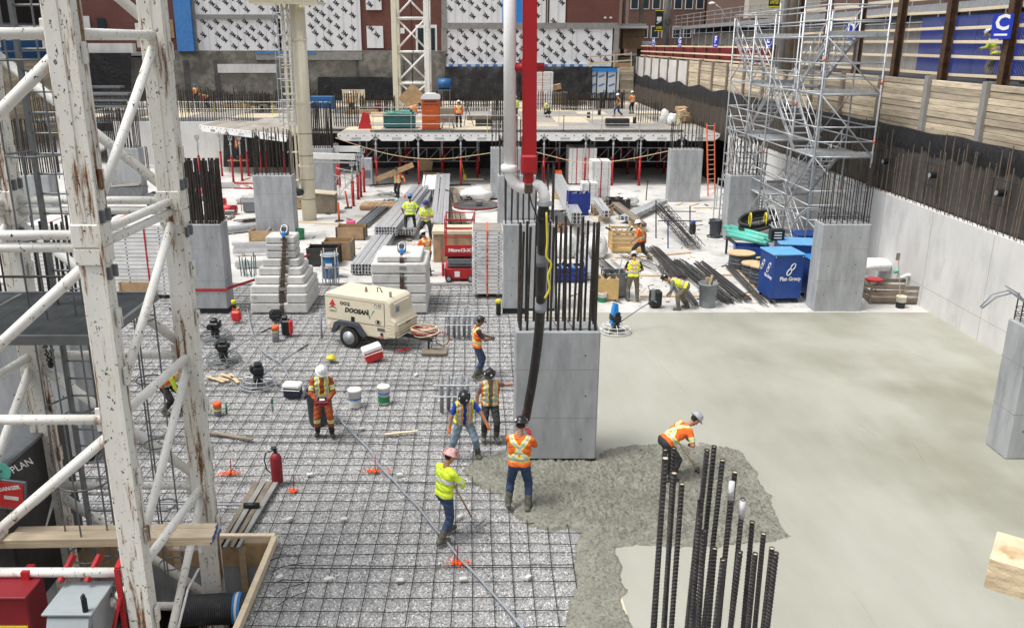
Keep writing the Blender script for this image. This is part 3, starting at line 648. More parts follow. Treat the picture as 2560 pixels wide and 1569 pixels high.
# corner shed
sh = thing('site_shed', 'brown plywood shed with a white canopy at the far street corner', 'shed', (15.5,99,7.5), world=True)
MB().bx(*rect(1556,70,1612,122,97,2.5)).o('wall', 'plywood', sh); MB().bx(*rect(1548,64,1618,71,95.8,3)).o('canopy', 'white_plastic', sh); MB().bx(*rect(1553,59,1616,63,96,.4)).o('canopy_rail', 'galv', sh)
MB().bx(*rect(1556,91,1612,92.5,96.97,.05)).o('joint', 'lumber_old', sh); MB().bx(*rect(1605,103,1640,116,96.9,.1)).o('site_notice', 'sheathing', sh)
# buildings along the street
def building(label, X0, X1, Y0, Y1, z1, mat, rows, face='y'):
    b = thing('street_building', label, 'building', ((X0+X1)/2,Y0,7.5), world=True)
    MB().bx(X0,X1,Y0,Y1,7.3,z1).o('wall', mat, b); MB().bx(X0-.15,X1+.15,Y0-.15,Y1+.15,z1,z1+.35).o('parapet', 'trim_grey', b)
    for (z0, zt, n) in rows:
        wd = (X1-X0)/n
        for i in range(n):
            f = MB().bx(X0+wd*i+.2,X0+wd*(i+1)-.2,Y0-.06,Y0+.05,z0,zt).o('window', 'white_plastic', b); MB().bx(X0+wd*i+.3,X0+wd*(i+1)-.3,Y0-.07,Y0-.061,z0+.1,zt-.1).o('pane', 'glass_dark', f)
    return b
building('tan brick building with ribbon windows behind the far utility poles', 20.4, 31, 128, 150, 15.6, 'brown_wall', ((9.6,11.2,7),(13.4,14.8,7)))
building('plain brown brick building beyond the covered walkway', 31.2, 48, 126, 150, 15.2, 'brown_wall', ((9.5,11,5),))
cb = building('cream building with an overhanging upper storey by the street', 29, 52, 98, 118, 14.6, 'brown_wall', ((9,11,9),)); MB().bx(28,53,96.8,98.4,11.4,14.7).o('cream_fascia', 'cream_wall', cb)
building('dark brick building at the top edge beyond the scaffold', 33, 60, 66, 90, 16.5, 'brown_wall', ((9,11.4,7),(12.6,14.6,7)))
for lab, x, Y, r_, h in (('dark wooden utility pole beside the brick wall corner', 1556, 100, .22, 20), ('greenish wooden utility pole left of the black banner', 1599, 98, .25, 20), ('thick grey concrete pole carrying the black banner', 1663, 92, .38, 20), ('grey wooden pole rising behind the scaffold tower', 1975, 44, .2, 18), ('second grey pole behind the scaffold tower', 1958, 47, .16, 18)):
    p = atY(x, 110, Y); p.z = 7.5; t = thing('utility_pole', lab, 'pole', p); MB().bar((0,0,0), (0,0,h-7.5), r_, 10, r_*.8).o('shaft', 'lumber_old' if 'wooden' in lab else 'trim_grey', t, True)
    if 'concrete' in lab: MB().torus((.1,-.4,3.4), .28, .03, 14, 5, rx=R(90)).o('cable_ring', 'black', t)
for lab, x0, y0, x1, y1, Y in (('tall black street banner with yellow bands on the concrete pole', 1637, 26, 1659, 78, 91), ('black street banner with yellow lettering at the top edge', 1921, -14, 1951, 19, 60)):
    t = thing('street_banner', lab, 'banner', atY(x0, y1, Y), world=True); a = rect(x0, y0, x1, y1, Y, .03); MB().bx(*a).o('cloth', 'black', t)
    for zz in (a[4]+.02, a[5]-.05): MB().bx(a[0]-.05,a[1]+.05,Y-.03,Y+.06,zz,zz+.07).o('yellow_band', 'yellow', t)
    text('UNITED', .3, 'lettering', 'yellow', t, face_M(((a[0]+a[1])/2, Y-.006, a[4]+.32), (1,0,0), (0,0,1)), shear=.2, off=.01, width=(a[1]-a[0])*.8)
    if Y > 80: MB().bx(a[0]+.15,a[1]-.15,Y-.008,Y,a[5]-1.0,a[5]-.6).o('white_mark', 'white_plastic', t); MB().box(((a[0]+a[1])/2,Y-.003,(a[4]+a[5])/2-.1), (.6,.012,.14), ry=R(-35)).o('grey_stroke', 'print_grey', t)
# street lamp and small satellite sign beyond the walkway
sl_ = thing('street_lamp', 'curved street lamp arm in front of the cream building', 'lamp', atY(1815,60,88), world=True)
MB().tube([atY(1815,60,88),atY(1812,40,88),atY(1800,20,88),atY(1785,9,88)], .06, 6).o('arm', 'galv', sl_, True); MB().ball(atY(1780,9,88), .35, 10, 6, (1,1,.5)).o('lamp_head', 'white_plastic', sl_, True)
# left edge of the pit
lw = thing('side_lagging', 'brown timber shoring wall seen through the crane mast', 'shoring wall', (-40,80,0), world=True)
for i in range(26): MB().bx(-40.3,-40.0+U(-.05,.05),58,92,.2+.28*i,.47+.28*i).o('board', 'lagging', lw)
lb = thing('blue_hoarding', 'blue hoarding with white railings above the shoring behind the crane mast', 'hoarding', (-41,80,7.5), world=True)
for i in range(9): MB().bx(-41.1,-41,58+3.7*i,61.6+3.7*i,7.6,10.2).o('panel', 'blue_drum', lb)
for zz in (8.2, 9.3, 10.3): MB().bar((-40.6,58,zz), (-40.6,92,zz), .05).o('rail', 'galv', lb)
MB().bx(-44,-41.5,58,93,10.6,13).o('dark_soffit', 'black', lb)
tag(MB().bx(-46,-40.3,56,93,7.2,7.55).o('side_street', 'asphalt'), 'street level behind the side shoring', None, None, 'structure')
tag(drape(215,330,132,225,80,'membrane_black','waterproof_sheet',None,18,7,.2,12), 'black waterproofing sheet under broken concrete behind the crane mast', 'membrane')
tag(MB().bx(*rect(205,108,330,133,80.2,.8)).o('broken_ledge', 'conc_wall'), 'broken pale concrete ledge above the black sheet', 'ledge')
# stacked steel formwork frames behind the mast
for lab, x, y, Y in (('stack of grey steel trays seen just above the mast ring', 245, 232, 68), ('grey steel tray pile in front of the black sheet', 262, 250, 64)):
    t = thing('tray_stack', lab, 'trays', atY(x, y, Y)); 
    for i in range(4): MB().bx(-1.6+.2*i,1.6+.1*i,-.5,.5,-.9+.42*i,-.75+.42*i).bx(-1.6,-1.4,-.5,.5,-.75+.42*i,-.5+.42*i).o('tray', 'galv_dark', t)
# far concrete wall with dense starter bars, left of the deck
fw = thing('core_wall', 'pale concrete core wall with a dense row of starter bars on top', 'wall', (-24,66,.1), world=True)
MB().bx(-27.5,-16.9,66,66.4,.0,3.3).o('wall_body', 'conc_wall', fw); MB().bx(-17.3,-16.9,66.4,78,.0,3.3).o('return_wall', 'conc_wall', fw)
for i in range(95):
    x = -33.8+.178*i; o = link('rebar', rebar_mesh(round(U(1.6,2.6)*5)/5, .03), fw, (x, 66.2+U(-.1,.1), 3.25)); o.rotation_euler = (U(-.03,.03), U(-.03,.03), 0)
for i in range(14):
    x = -38+1.2*i
    for j in range(4): o = link('rebar', rebar_mesh(round(U(2,3)*5)/5, .035), fw, (x+U(-.4,.4), 58+U(-3,3)+(i%3)*2, .1))
# ---------------------------------------------------------------- formwork deck on red props
DZ = 3.35; ORD = ('first','second','third','fourth','fifth','sixth','seventh','eighth','ninth','tenth')
def D(x, y): return G(x, y, DZ+.03)
dk = thing('formwork_deck', 'raised formwork deck of plywood sheets with a white aluminium edge', 'deck', (0,56,DZ), world=True)
MB().bx(-9.2,15.15,56.05,90.5,DZ-.2,DZ-.02).o('frame', 'galv_dark', dk); MB().prism([(-34,66.5),(-16.9,66.5),(-16.9,69),(-9.2,69),(-9.2,90.5),(-34,90.5)], DZ-.2, DZ-.02).o('frame', 'galv_dark', dk)
for i in range(10):
    for j in range(12):
        x0 = -9.2+2.435*i; y0 = 56.05+2.8*j
        MB().bx(x0+.006, x0+2.42, y0+.006, y0+2.79, DZ-.02, DZ+U(0,.012)).o('plywood_sheet', random.choice(('ply_grey','ply_grey','ply_grey','ply_pale')), dk)
for i in range(7):
    for j in range(5):
        x0 = -33.6+3.48*i; y0 = 69+4.2*j; MB().bx(x0, x0+3.46, y0, y0+4.18, DZ-.02, DZ+U(0,.02)).o('plywood_sheet', random.choice(('ply_grey','ply_grey','ply_pale','conc_old')), dk)
# front edge: white trapezoid beams with holes and a plate
exs = [-9.2, -6.75, -4.05, -1.35, 1.35, 3.95, 6.6, 8.35, 10.1, 12.7, 15.1]
def edge_beam(p, q, par, plate=True):
    p, q = V(p), V(q); d = q-p; L = d.length; a = math.atan2(d.y, d.x)
    m = MB(); m.prism([(.05,0),(L-.05,0),(L-.05,-.16),(L-.38,-.42),(.38,-.42),(.05,-.16)], -.05, .05, 1)
    o = m.o('edge_beam', 'alu_white', par, loc=None); M = Matrix.Translation(p) @ Matrix.Rotation(a, 4, 'Z'); o.data.transform(M)
    m = MB(); n = max(3, int(L/.45))
    for i in range(n):
        x = .2+(L-.4)*i/(n-1); m.bx(x-.035,x+.035,-.054,-.05,-.12,-.05)
    o = m.o('bolt_holes', 'black', par); o.data.transform(M)
    if plate: o = MB().bx(L/2-.3,L/2+.3,-.055,-.05,-.35,-.19).o('name_plate', random.choice(('print_grey','print_grey','pink' if False else 'trim_grey')), par); o.data.transform(M)
for a, b in zip(exs, exs[1:]): edge_beam((a,56,DZ), (b,56,DZ), dk)
d2 = thing('formwork_panel_deck', 'skewed corner of the formwork deck with dark panel squares', 'deck', (-16,60,DZ), world=True)
c0, c1, c2_, c3_ = G(500,312,DZ), G(722,338,DZ), G(790,318,DZ), G(566,296,DZ)
ns = 7
for i in range(ns):
    for j in range(3):
        def P_(u, v): return c0.lerp(c1, u).lerp(c3_.lerp(c2_, u), v)
        g = .012; u0, u1, v0, v1 = i/ns+g, (i+1)/ns-g, j/3+g, (j+1)/3-g
        q_ = [P_(u0,v0), P_(u1,v0), P_(u1,v1), P_(u0,v1)]; MB().prism([(p.x,p.y) for p in q_], DZ-.12, DZ).o('panel', 'ply_grey', d2)
MB().prism([(p.x,p.y) for p in (c0,c1,c2_,c3_)], DZ-.14, DZ-.02).o('frame', 'lumber', d2)
MB().prism([(c3_.x,c3_.y+.02),(c2_.x,c2_.y+.02),(-9.25,c2_.y+.02),(-9.25,69),(-16.9,69),(-16.9,66.5)], DZ-.12, DZ-.03).o('infill_deck', 'ply_grey', d2)
for k in range(3): edge_beam(c0.lerp(c1, k/3)+V((0,-.06,0)), c0.lerp(c1, (k+1)/3)+V((0,-.06,0)), d2)
edge_beam(c0+V((-.05,.05,0)), c3_+V((-.05,0,0)), d2, False)
# props: galvanised inner tube over red outer tube
def prop_parts(H):
    m = MB(); m.bar((0,0,.012), (0,0,H*.56), .075, 8).bx(-.13,.13,-.13,.13,0,.012).bar((0,0,H*.55), (0,0,H*.57), .1, 8); ma = m.mesh('outer_tube', 'prop_red', True)
    m = MB(); m.bar((0,0,H*.57), (0,0,H-.2), .05, 8).bar((0,0,H-.5), (0,0,H-.46), .1, 8); mb = m.mesh('inner_tube', 'galv', True)
    m = MB(); m.bx(-.12,.12,-.1,.1,H-.2,H-.12).bx(-.13,-.09,-.08,.08,H-.12,H+.05).bx(.09,.13,-.08,.08,H-.12,H+.05).bar((0,0,H-.12), (0,0,H+.12), .03); mc = m.mesh('prop_head', 'galv')
    return (('outer_tube',ma),('inner_tube',mb),('prop_head',mc))
_pp = {}
def prop(x, y, label, group, H=DZ-.12-.1-.2, z=.1):
    k = round(H, 2)
    if k not in _pp: _pp[k] = prop_parts(H)
    t = thing('shoring_prop', label, 'prop', (x,y,z), U(0,.4), group)
    for n, me in _pp[k]: link(n, me, t)
    return t
for i, x in enumerate(exs[1:-1]): prop(x, 55.98, f'{ORD[i]} red and grey prop from the cream tower along the deck front', 'front row of deck props', DZ-.1-.15)
for j in range(5):
    for i in range(9):
        prop(-8+2.6*i+U(-.15,.15), 58.4+2.9*j+U(-.2,.2), f'{ORD[i]} red prop from the cream tower in the {ORD[j+1]} row back under the deck', 'inner rows of deck props')
for (x, y) in ((448+62,0),):
    pass
for k, (px, py) in enumerate(((502,452),(584,455),(606,452),(622,440),(556,440),(655,440),(668,440),(713,440))):
    p = G(px, py); prop(p.x, min(p.y, 66.5 if k else 62.6), f'red prop under the skewed deck corner, {ORD[k]} from the dense black column bars', 'props under the skewed deck')
sf = MB()
def shore_frame(p, q, label, z0=1.3, z1=2.2, group=None):
    t = thing('bracing_truss', label, 'scaffold frame', ((p[0]+q[0])/2,(p[1]+q[1])/2,.1), group=group, world=True); p, q = V(p), V(q)
    for zz in (z0, z1): MB().bar(p+V((0,0,zz)), q+V((0,0,zz)), .028).o('ledger', 'galv', t)
    for u in (0, .33, .66, 1): MB().bar(p.lerp(q, u)+V((0,0,z0)), p.lerp(q, u)+V((0,0,z1)), .022).o('strut', 'galv', t)
    for u in (0, .33, .66): MB().bar(p.lerp(q, u)+V((0,0,z0)), p.lerp(q, u+.33)+V((0,0,z1)), .022).o('brace', 'galv', t)
for kk, (a, b, Y) in enumerate(((-8.0,-5.4,58.4),(-5.4,-2.8,58.6),(-2.8,-.2,58.8),(2.4,5,58.5),(5,7.6,58.7),(7.6,10.2,58.9),(10.2,12.8,58.6))):
    shore_frame((a,Y,0), (b,Y,0), f'{ORD[kk]} grey tubular bracing frame from the cream tower under the deck', group='bracing frames under the deck')
# low table forms in front of the deck on the left of the pale slab (white beams on red props)
for k, (xa, ya, xb, yb, zt) in enumerate(((772,372,900,372,3.1),(760,388,888,392,2.95))):
    a, b = atY(xa, ya, 51-2.0*k), atY(xb, yb, 51-2.0*k)
    t = thing('table_form_beam', ('upper' if k == 0 else 'lower')+' white aluminium table beam carried on red props', 'beam', a, world=True); MB().beam(a, b, .2, .32).o('beam', 'alu_white', t); MB().beam(a+V((0,0,-.32)), b+V((.0,0,-.32)), .12, .1).o('bottom_flange', 'alu', t)
for kk, (px, py, H) in enumerate(((802,487,2.4),(818,492,2.6),(884,515,2.45),(896,498,2.5),(903,492,2.6),(911,480,2.6),(800,470,2.5),(850,468,2.5),(845,462,2.6))):
    p = G(px, py); prop(p.x, p.y, f'red prop {ORD[kk]} in the cluster left of the plank carrier', 'red prop cluster on the slab', H)
for a, b in (((795,487),(880,515)),((800,470),(900,495))):
    shore_frame(G(*a), G(*b), 'grey tubular frame tying the red prop cluster '+('in front' if a[0] == 795 else 'behind'), .4, 1.5)
# guardrail along the deck front
gr = thing('deck_guardrail', 'thin galvanised guardrail with yellow posts along the deck edge', 'railing', (2,57,DZ), world=True)
for i, x in enumerate([-7+2.45*k for k in range(9)]):
    MB().bar((x,57.0,DZ), (x,57.0,DZ+1.12), .025).o('post', ('yellow','galv','rust')[i % 3 if i % 2 else 0 if i % 4 == 0 else 1], gr)
for zz in (.55, 1.08): MB().bar((-7.2,56.98,DZ+zz), (13.2,56.98,DZ+zz), .018).o('rail', 'galv', gr)
MB().bx(-7.2,13,57.05,57.1,DZ+.02,DZ+.18).o('toe_board', 'galv_dark', gr)
for k, (a, b, Y) in enumerate(((-9,8,64.5),(-28,-12,70.5))):
    g2 = thing('deck_guardrail', ('thin galvanised guardrail halfway back on the deck','yellow and grey guardrail on the far left of the deck behind the cream pole')[k], 'railing', (a,Y,DZ), world=True)
    for i in range(8): MB().bar((a+(b-a)*i/7,Y,DZ), (a+(b-a)*i/7,Y,DZ+1.1), .025).o('post', 'yellow' if k else 'galv', g2)
    for zz in (.55, 1.08): MB().bar((a,Y,DZ+zz), (b,Y,DZ+zz), .02).o('rail', 'galv', g2)
# rebar cages standing on the deck
def cage(px0, px1, py, h, label, n=10, D_=.8, r=.018, z=DZ, hoop=True):
    a, b = G(px0, py, z), G(px1, py, z); t = thing('rebar_cage', label, 'rebar cage', (a+b)/2, world=True)
    for i in range(n):
        for yy in (0, D_): o = link('rebar', rebar_mesh(round((h+U(-.15,.15))*5)/5, r), t, (a.x+(b.x-a.x)*i/(n-1)+U(-.03,.03), a.y+yy, z))
    if hoop:
        for k in range(int(h/.35)): MB().tube([(a.x,a.y,z+.2+.35*k),(b.x,a.y,z+.2+.35*k),(b.x,a.y+D_,z+.2+.35*k),(a.x,a.y+D_,z+.2+.35*k)], .01, 4, True).o('tie_hoop', 'rebar', t)
cage(836,893,316,2.3,'tall dark rebar cage standing on the deck beside the orange worker', 11, .9, .034)
cage(1230,1262,322,2.0,'thin rebar cage on the deck just left of the white pipe', 7, .7, .028)
cage(1596,1650,305,1.4,'sparse rebar cage on the deck beside the white sacks', 10, 1.0, .022)
cage(1340,1440,276,1.5,'low dense rebar mat far back on the deck', 18, .5, .03)
cage(640,672,282,1.6,'square rebar grid standing against the old back wall', 8, .3, .03)
cage(740,775,285,1.7,'blue-grey rebar cage behind the cream pole', 8, .6, .03)
for k, (a, b) in enumerate(((900,985),(1010,1110),(1150,1290),(1400,1500))):
    cage(a, b, 283-3*k, 1.4, ('dark rebar row before the black sheet','dark rebar row at the foot of the far lattice mast','dark rebar row below the crumpled tarpaulin','dark rebar row below the blue sheathing')[k], 22, .4, .032)
for k, (a, b, py, h) in enumerate(((440,560,280,1.8),(560,690,276,1.5),(690,790,270,1.6),(1110,1230,268,1.5),(1500,1560,272,1.4))):
    cage(a, b, py, h, ('dense dark bar row beside the two far workers in orange','dark bar row in front of the pale wall patch','dark bar row behind the caged ladder','dark bar row behind the surveyor','dark bar row below the sheathed corner')[k], 22, .5, .03)
# ---------------------------------------------------------------- white lattice crane mast on the left
LA, LB, LC, LE = V((-4.92,10.78,0)), V((-4.77,13.34,0)), V((-7.33,13.34,0)), V((-7.48,10.78,0))
cm = thing('crane_mast', 'chipped and rusty white lattice crane mast rising from the timber-edged hole', 'crane', (-6.1,12,-1.4), world=True)
RG = (11.4, 8.92, 6.5, 6.34, 3.97, 1.6, -.8)
def mastleg(P, name='leg'):
    o = MB().bbox((P.x,P.y,9.2), (.345,.345,5.6), .02).o(name, 'crane_white', cm)
    MB().bbox((P.x,P.y,2.5), (.315,.315,7.8), .02).o(name, 'crane_white', cm)
    MB().bbox((P.x,P.y,6.52), (.375,.375,.3), .015).o('splice_collar', 'crane_white', cm); MB().bbox((P.x,P.y,6.25), (.365,.365,.22), .015).o('splice_collar', 'crane_white', cm)
    MB().bx(P.x+.158,P.x+.19,P.y-.19,P.y-.16,-1.4,11.9).o('edge_flange', 'crane_white', cm)
    MB().bx(P.x-.03,P.x+.03,P.y-.182,P.y-.173,6.7,11.9).o('weld_strip', 'crane_white', cm)
    for zz in (10.2, 8.7, 7.2, 5.4, 4.6, 3.1, 2.2, .9): MB().bbox((P.x+.2,P.y+.02,zz), (.05,.12,.26), .015).o('lug', 'crane_white', cm)
    for zz in (6.02, 6.75):
        for dx in (-.09, .09): MB().bbox((P.x+.195,P.y+dx,zz), (.07,.06,.16), .012).o('splice_bolt', 'galv_dark', cm)
for P_ in (LA, LB, LC, LE): mastleg(P_)
def tb(p, q, zp, zq, r=.07, trim=.1):
    p, q = V((p.x,p.y,zp)), V((q.x,q.y,zq)); d = (q-p).normalized(); MB().bar(p+d*trim, q-d*trim, r, 12).o('lattice_tube', 'crane_tube', cm, True)
for z in RG:
    r = .062 if z in (6.5, 6.34) else .07
    for a, b in ((LE,LA),(LC,LB),(LA,LB),(LE,LC)): tb(a, b, z, z, r)
for zt, zb in ((11.4,8.92),(8.92,6.5),(6.34,3.97),(3.97,1.6),(1.6,-.8)):
    tb(LB, LA, zt-.06, zb+.12, .065); tb(LA, LE, zt-.12, zb+.1, .075); tb(LC, LB, zt-.1, zb+.1, .075); tb(LC, LE, zt-.1, zb+.1, .065)
# gussets
for P_, sx in ((LA,-1),(LB,-1),(LC,1)):
    for z in (8.92,6.42,3.97,1.6): MB().bbox((P_.x+sx*.2,P_.y,z), (.16,.03,.34), .008).o('gusset', 'crane_tube', cm)
lad = thing('mast_ladder', 'grey steel ladder with cage hoops inside the crane mast', 'ladder', (-6.15,12.5,0), world=True)
for x in (-6.38, -5.95): MB().bx(x-.03,x+.03,12.46,12.54,-.3,11.8).o('rail', 'galv_dark', lad)
for i in range(42): MB().bar((-6.38,12.5,-.1+.285*i), (-5.95,12.5,-.1+.285*i), .016, 6).o('rung', 'galv_dark', lad)
for i in range(9):
    z = 1.1+1.25*i; MB().tube([(-5.95+.0,12.5,z)]+[(-6.16+.4*math.sin(R(a)), 12.5-.32+.42*-math.cos(R(a))*1.0, z) for a in range(80,-81,-20)]+[(-6.38,12.5,z)], .016, 5).o('cage_hoop', 'galv_dark', lad)
for a in (55, 0, -55): MB().bar((-6.16+.4*math.sin(R(a)), 12.18-.42*math.cos(R(a)), 1.0), (-6.16+.4*math.sin(R(a)), 12.18-.42*math.cos(R(a)), 11.5), .014, 5).o('cage_strip', 'galv_dark', lad)
# second cage beyond the near leg
lad2 = thing('mast_cage', 'thin grey cage strips hanging beyond the near mast leg', 'ladder cage', (-5.2,12.6,0), world=True)
for x, y in ((-5.35,12.75),(-5.18,12.45),(-5.02,12.75)): MB().bar((x,y,.2), (x,y,5.0), .014, 5).o('strip', 'galv_dark', lad2)
for z in (.5,1.6,2.7,3.8,4.8): MB().torus((-5.2,12.68,z), .2, .014, 16, 5).o('hoop', 'galv_dark', lad2)
pf = thing('mast_platform', 'grey grating rest platform inside the crane mast', 'platform', (-6.5,12,5), world=True)
for y in (10.98, 13.1): MB().bx(-9.4,-5.1,y-.03,y+.03,4.97,5.1).o('edge_beam', 'galv_dark', pf)
for x in (-9.2,-7.2,-5.1): MB().bx(x-.03,x+.03,11,13.1,4.97,5.08).o('edge_beam', 'galv_dark', pf)
m = MB()
for i in range(70): m.bx(-9.4,-5.12,11.03+.0295*i,11.036+.0295*i,5.03,5.075)
for i in range(14): m.bx(-9.3+.3*i,-9.285+.3*i,11.02,13.08,5.03,5.07)
tag(m.o('grating', 'galv_dark', pf), kind='stuff')
for pts in ([(-7.5,11,5.1),(-7.5,11,5.9),(-5.2,11,5.9)],): MB().tube(pts, .02, 6).o('hand_bar', 'steel_dark', pf)
def chain(p, q, sag, r, name, par, mat='chain_rust', n=None):
    p, q = V(p), V(q); L = (q-p).length+sag; n = n or int(L/(r*5.2)); m = MB()
    for i in range(n):
        u = (i+.5)/n; c = p.lerp(q, u)-V((0,0,sag*4*u*(1-u))); u2 = min(1, u+.01); d = (p.lerp(q, u2)-V((0,0,sag*4*u2*(1-u2)))-c)
        if d.length < 1e-6: d = q-p
        d.normalize(); a = d.orthogonal().normalized(); b = d.cross(a); s = a if i % 2 else b; l_ = (q-p).length/n*.62+r
        m.tube([c+d*l_*math.cos(t_)+s*r*2.0*math.sin(t_) for t_ in [k*math.pi/4 for k in range(8)]], r*.75, 5, True)
    return m.o(name, mat, par)
tag(chain((-6.95,13.0,4.95), (-6.78,13.0,4.95), 1.05, .016, 'hanging_chain', None, 'steel_dark', 34), 'black chain hanging in a loop under the mast platform', 'chain')
tag(chain((-7.6,12.4,5.0), (-7.55,12.4,4.2), .0, .022, 'hanging_chain', None, 'steel_dark', 14), 'thick black chain hanging by the edge of the photo under the platform', 'chain')
# ---------------------------------------------------------------- hole round the mast
hl = thing('hole_formwork', 'timber-edged plywood formwork round the crane mast hole', 'formwork', (-8,14,0), world=True)
MB().bbox((-7.9,14.06,.13), (8.2,.10,.16), .006).o('edge_board', 'lumber_pale', hl); MB().bbox((-3.80,11.2,.13), (.10,5.6,.16), .006).o('edge_board', 'lumber_pale', hl)
MB().bx(-12,-3.86,14.0,14.03,-.42,.04).o('plywood_face', 'plywood', hl); MB().bx(-3.89,-3.86,8.4,14.0,-1.4,.04).o('plywood_face', 'plywood', hl)
MB().bx(-12,-3.9,14.03,14.09,-1.4,-.05).o('concrete_face', 'conc_col', hl)
for i in range(4): MB().bbox((-4.65,11.9-.33*i,-.45+.0*i), (1.4,.31,.06), .006).o('plank', 'lumber_pale', hl)
for x in (-6.4,-5.6,-4.4): MB().bx(x-.06,x+.06,13.94,14.0,-1.2,.0).o('stud', 'lumber', hl)
ro = thing('mesh_roll', 'roll of black plastic drainage mesh with a blue and white band in the hole', 'roll', (-4.7,12.75,-.45)); ro.rotation_euler = (0,0,R(4))
MB().lathe([(.1,-.45),(.25,-.45),(.26,-.42),(.26,.86),(.25,.9),(.1,.9)], 22, ry=R(90)).o('roll_body', 'black_rubber', ro, True); MB().lathe([(.268,.45),(.268,.58)], 22, ry=R(90), cap=False).o('band', 'blue_bright', ro, True); MB().lathe([(.271,.49),(.271,.53)], 22, ry=R(90), cap=False).o('band_print', 'white_plastic', ro, True)
m = MB()
for i in range(40): m.torus((-.42+.032*i,0,0), .26, .005, 22, 4, ry=R(90))
tag(m.o('mesh_ribs', 'trash_grey', ro), kind='stuff')
# black cabinet with PLAN and DANGER plate
bk = thing('black_cabinet', 'large black cabinet with a red danger plate beyond the mast hole', 'cabinet', G(60,1330,.0), world=True)
c0 = atY(0,1120,12.2)
MB().bbox((-8.05,13.0,1.3), (1.5,2.2,2.6), .03).o('body', 'steel_dark', bk); MB().bbox((-8.05,13.0,2.63), (1.56,2.26,.06), .01).o('lid', 'galv_dark', bk)
ps = atY(30,1235,11.88)
dp_ = MB().bbox((ps.x,11.875,ps.z), (.46,.03,.52), .02, ry=R(8)).o('danger_plate', 'galv_dark', bk); MB().box((ps.x,11.855,ps.z), (.36,.012,.42), ry=R(8)).o('red_field', 'red_bright', dp_)
text('DANGER', .085, 'lettering', 'white_plastic', dp_, face_M((ps.x-.01,11.846,ps.z+.12), (1,0,.14), (0,0,1)), off=.004); MB().box((ps.x,11.848,ps.z-.04), (.22,.006,.06), ry=R(8)).o('white_label', 'white_plastic', dp_)
text('PLAN', .16, 'lettering', 'white_plastic', bk, face_M((ps.x+.22,11.89,ps.z+.48), (1,0,.5), (-.2,0,1)), off=.0); MB().lathe([(.16,0),(.16,.01)], 16, c=(ps.x-.12,11.895,ps.z+.38), rx=R(90)).o('round_emblem', 'teal', bk)
# lumber bundle wrapped in film, resting on the mast tubes
lu = thing('lumber_bundle', 'bundle of pale planks with blue painted ends wrapped in torn plastic film', 'lumber', atY(250,1385,11.8), world=True)
pa, pb = atY(-60,1362,11.75), atY(532,1352,11.75)
for j in range(3):
    for i in range(3):
        o_ = V((0,.14*i+U(-.01,.01),.045*j+U(-.003,.003))); e = V((U(-.03,.03),0,0)); MB().beam(pa+o_, pb+o_+e, .135, .04).o('plank', 'lumber_pale', lu); MB().beam(pb+o_+e-V((.008,0,0)), pb+o_+e+V((.004,0,0)), .137, .042).o('painted_end', 'blue_box', lu)
m = MB(); nx, ny = 16, 7
for j in range(ny+1):
    for i in range(nx+1):
        u, v_ = i/nx, j/ny; m.v.append((pa.x+2.2+1.3*u, 11.66+.42*v_-.05*mn.noise((i*.7,j*.7,1)), pa.z+.16-(.35*max(0,.3-v_)*3*(.6+.6*mn.noise((i*.6,3,0))))+.05*mn.noise((i*.8,j*.8,5))))
m.f = [(j*(nx+1)+i, (j+1)*(nx+1)+i, (j+1)*(nx+1)+i+1, j*(nx+1)+i+1) for j in range(ny) for i in range(nx)]; m.m = [0]*len(m.f)
fm = bpy.data.materials.new('film'); fm.use_nodes = True; t_ = fm.node_tree; p_ = t_.nodes['Principled BSDF']; p_.inputs['Base Color'].default_value = (.8,.8,.82,1); p_.inputs['Roughness'].default_value = .25; p_.inputs['Alpha'].default_value = .28; MATS['film'] = fm
m.o('plastic_film', 'film', lu, True)
# red and grey electrical boxes hooked on the mast
rb_ = thing('red_box', 'dark red steel control box hooked on the mast tube', 'control box', (-6.85,10.6,.3), world=True)
MB().bbox((-6.85,10.58,1.05), (1.1,.52,.9), .02).o('body', 'red_dark', rb_); MB().bbox((-6.85,10.57,1.515), (1.14,.58,.04), .01).o('lid', 'red_dark', rb_)
for x in (-7.1,-6.45): MB().bx(x-.09,x+.02,10.68,10.9,1.5,1.66).o('hook', 'red', rb_)
pl_ = MB().bx(-7.25,-6.34,10.31,10.318,.74,.98).o('danger_plate', 'red_bright', rb_); MB().bx(-7.25,-6.34,10.306,10.317,.98,1.05).o('yellow_stripe', 'yellow', pl_); text('DANGER', .15, 'lettering', 'white_plastic', pl_, face_M((-6.66,10.305,.90), (1,0,0), (0,0,1)), off=.01); MB().bx(-6.75,-6.38,10.304,10.31,.70,.80).o('white_label', 'white_plastic', pl_)
gb = thing('grey_box', 'light grey steel cabinet with a sloping front hood in front of the mast', 'control box', (-5.65,10.4,.3), world=True)
MB().bbox((-5.65,10.5,.85), (.62,.66,1.0), .012).o('body', 'grey_box', gb); MB().bbox((-5.65,10.47,1.39), (.69,.78,.035), .008).o('lid', 'grey_box', gb)
MB().prism([(10.17,1.2),(10.17,1.35),(10.1,1.33),(9.98,1.1),(10.0,1.05)], -5.93, -5.36, 0).o('front_hood', 'grey_box', gb)
bo = thing('water_bottle', 'matt black water bottle standing on the grey cabinet', 'bottle', G(214,1526,1.41)); MB().lathe([(.036,0),(.038,.01),(.038,.19),(.03,.215),(.022,.22)], 14).o('flask', 'black', bo, True); MB().lathe([(.026,.215),(.026,.255),(.012,.26),(.012,.275)], 10).torus((0,-.03,.235), .025, .006, 10, 4, rx=R(70)).o('cap', 'black', bo, True)
cbm = thing('cable_coil', 'hanging coil of thin grey cables beside the grey cabinet', 'cable', G(285,1470,1.4), world=True); c_ = G(285,1465,1.35)
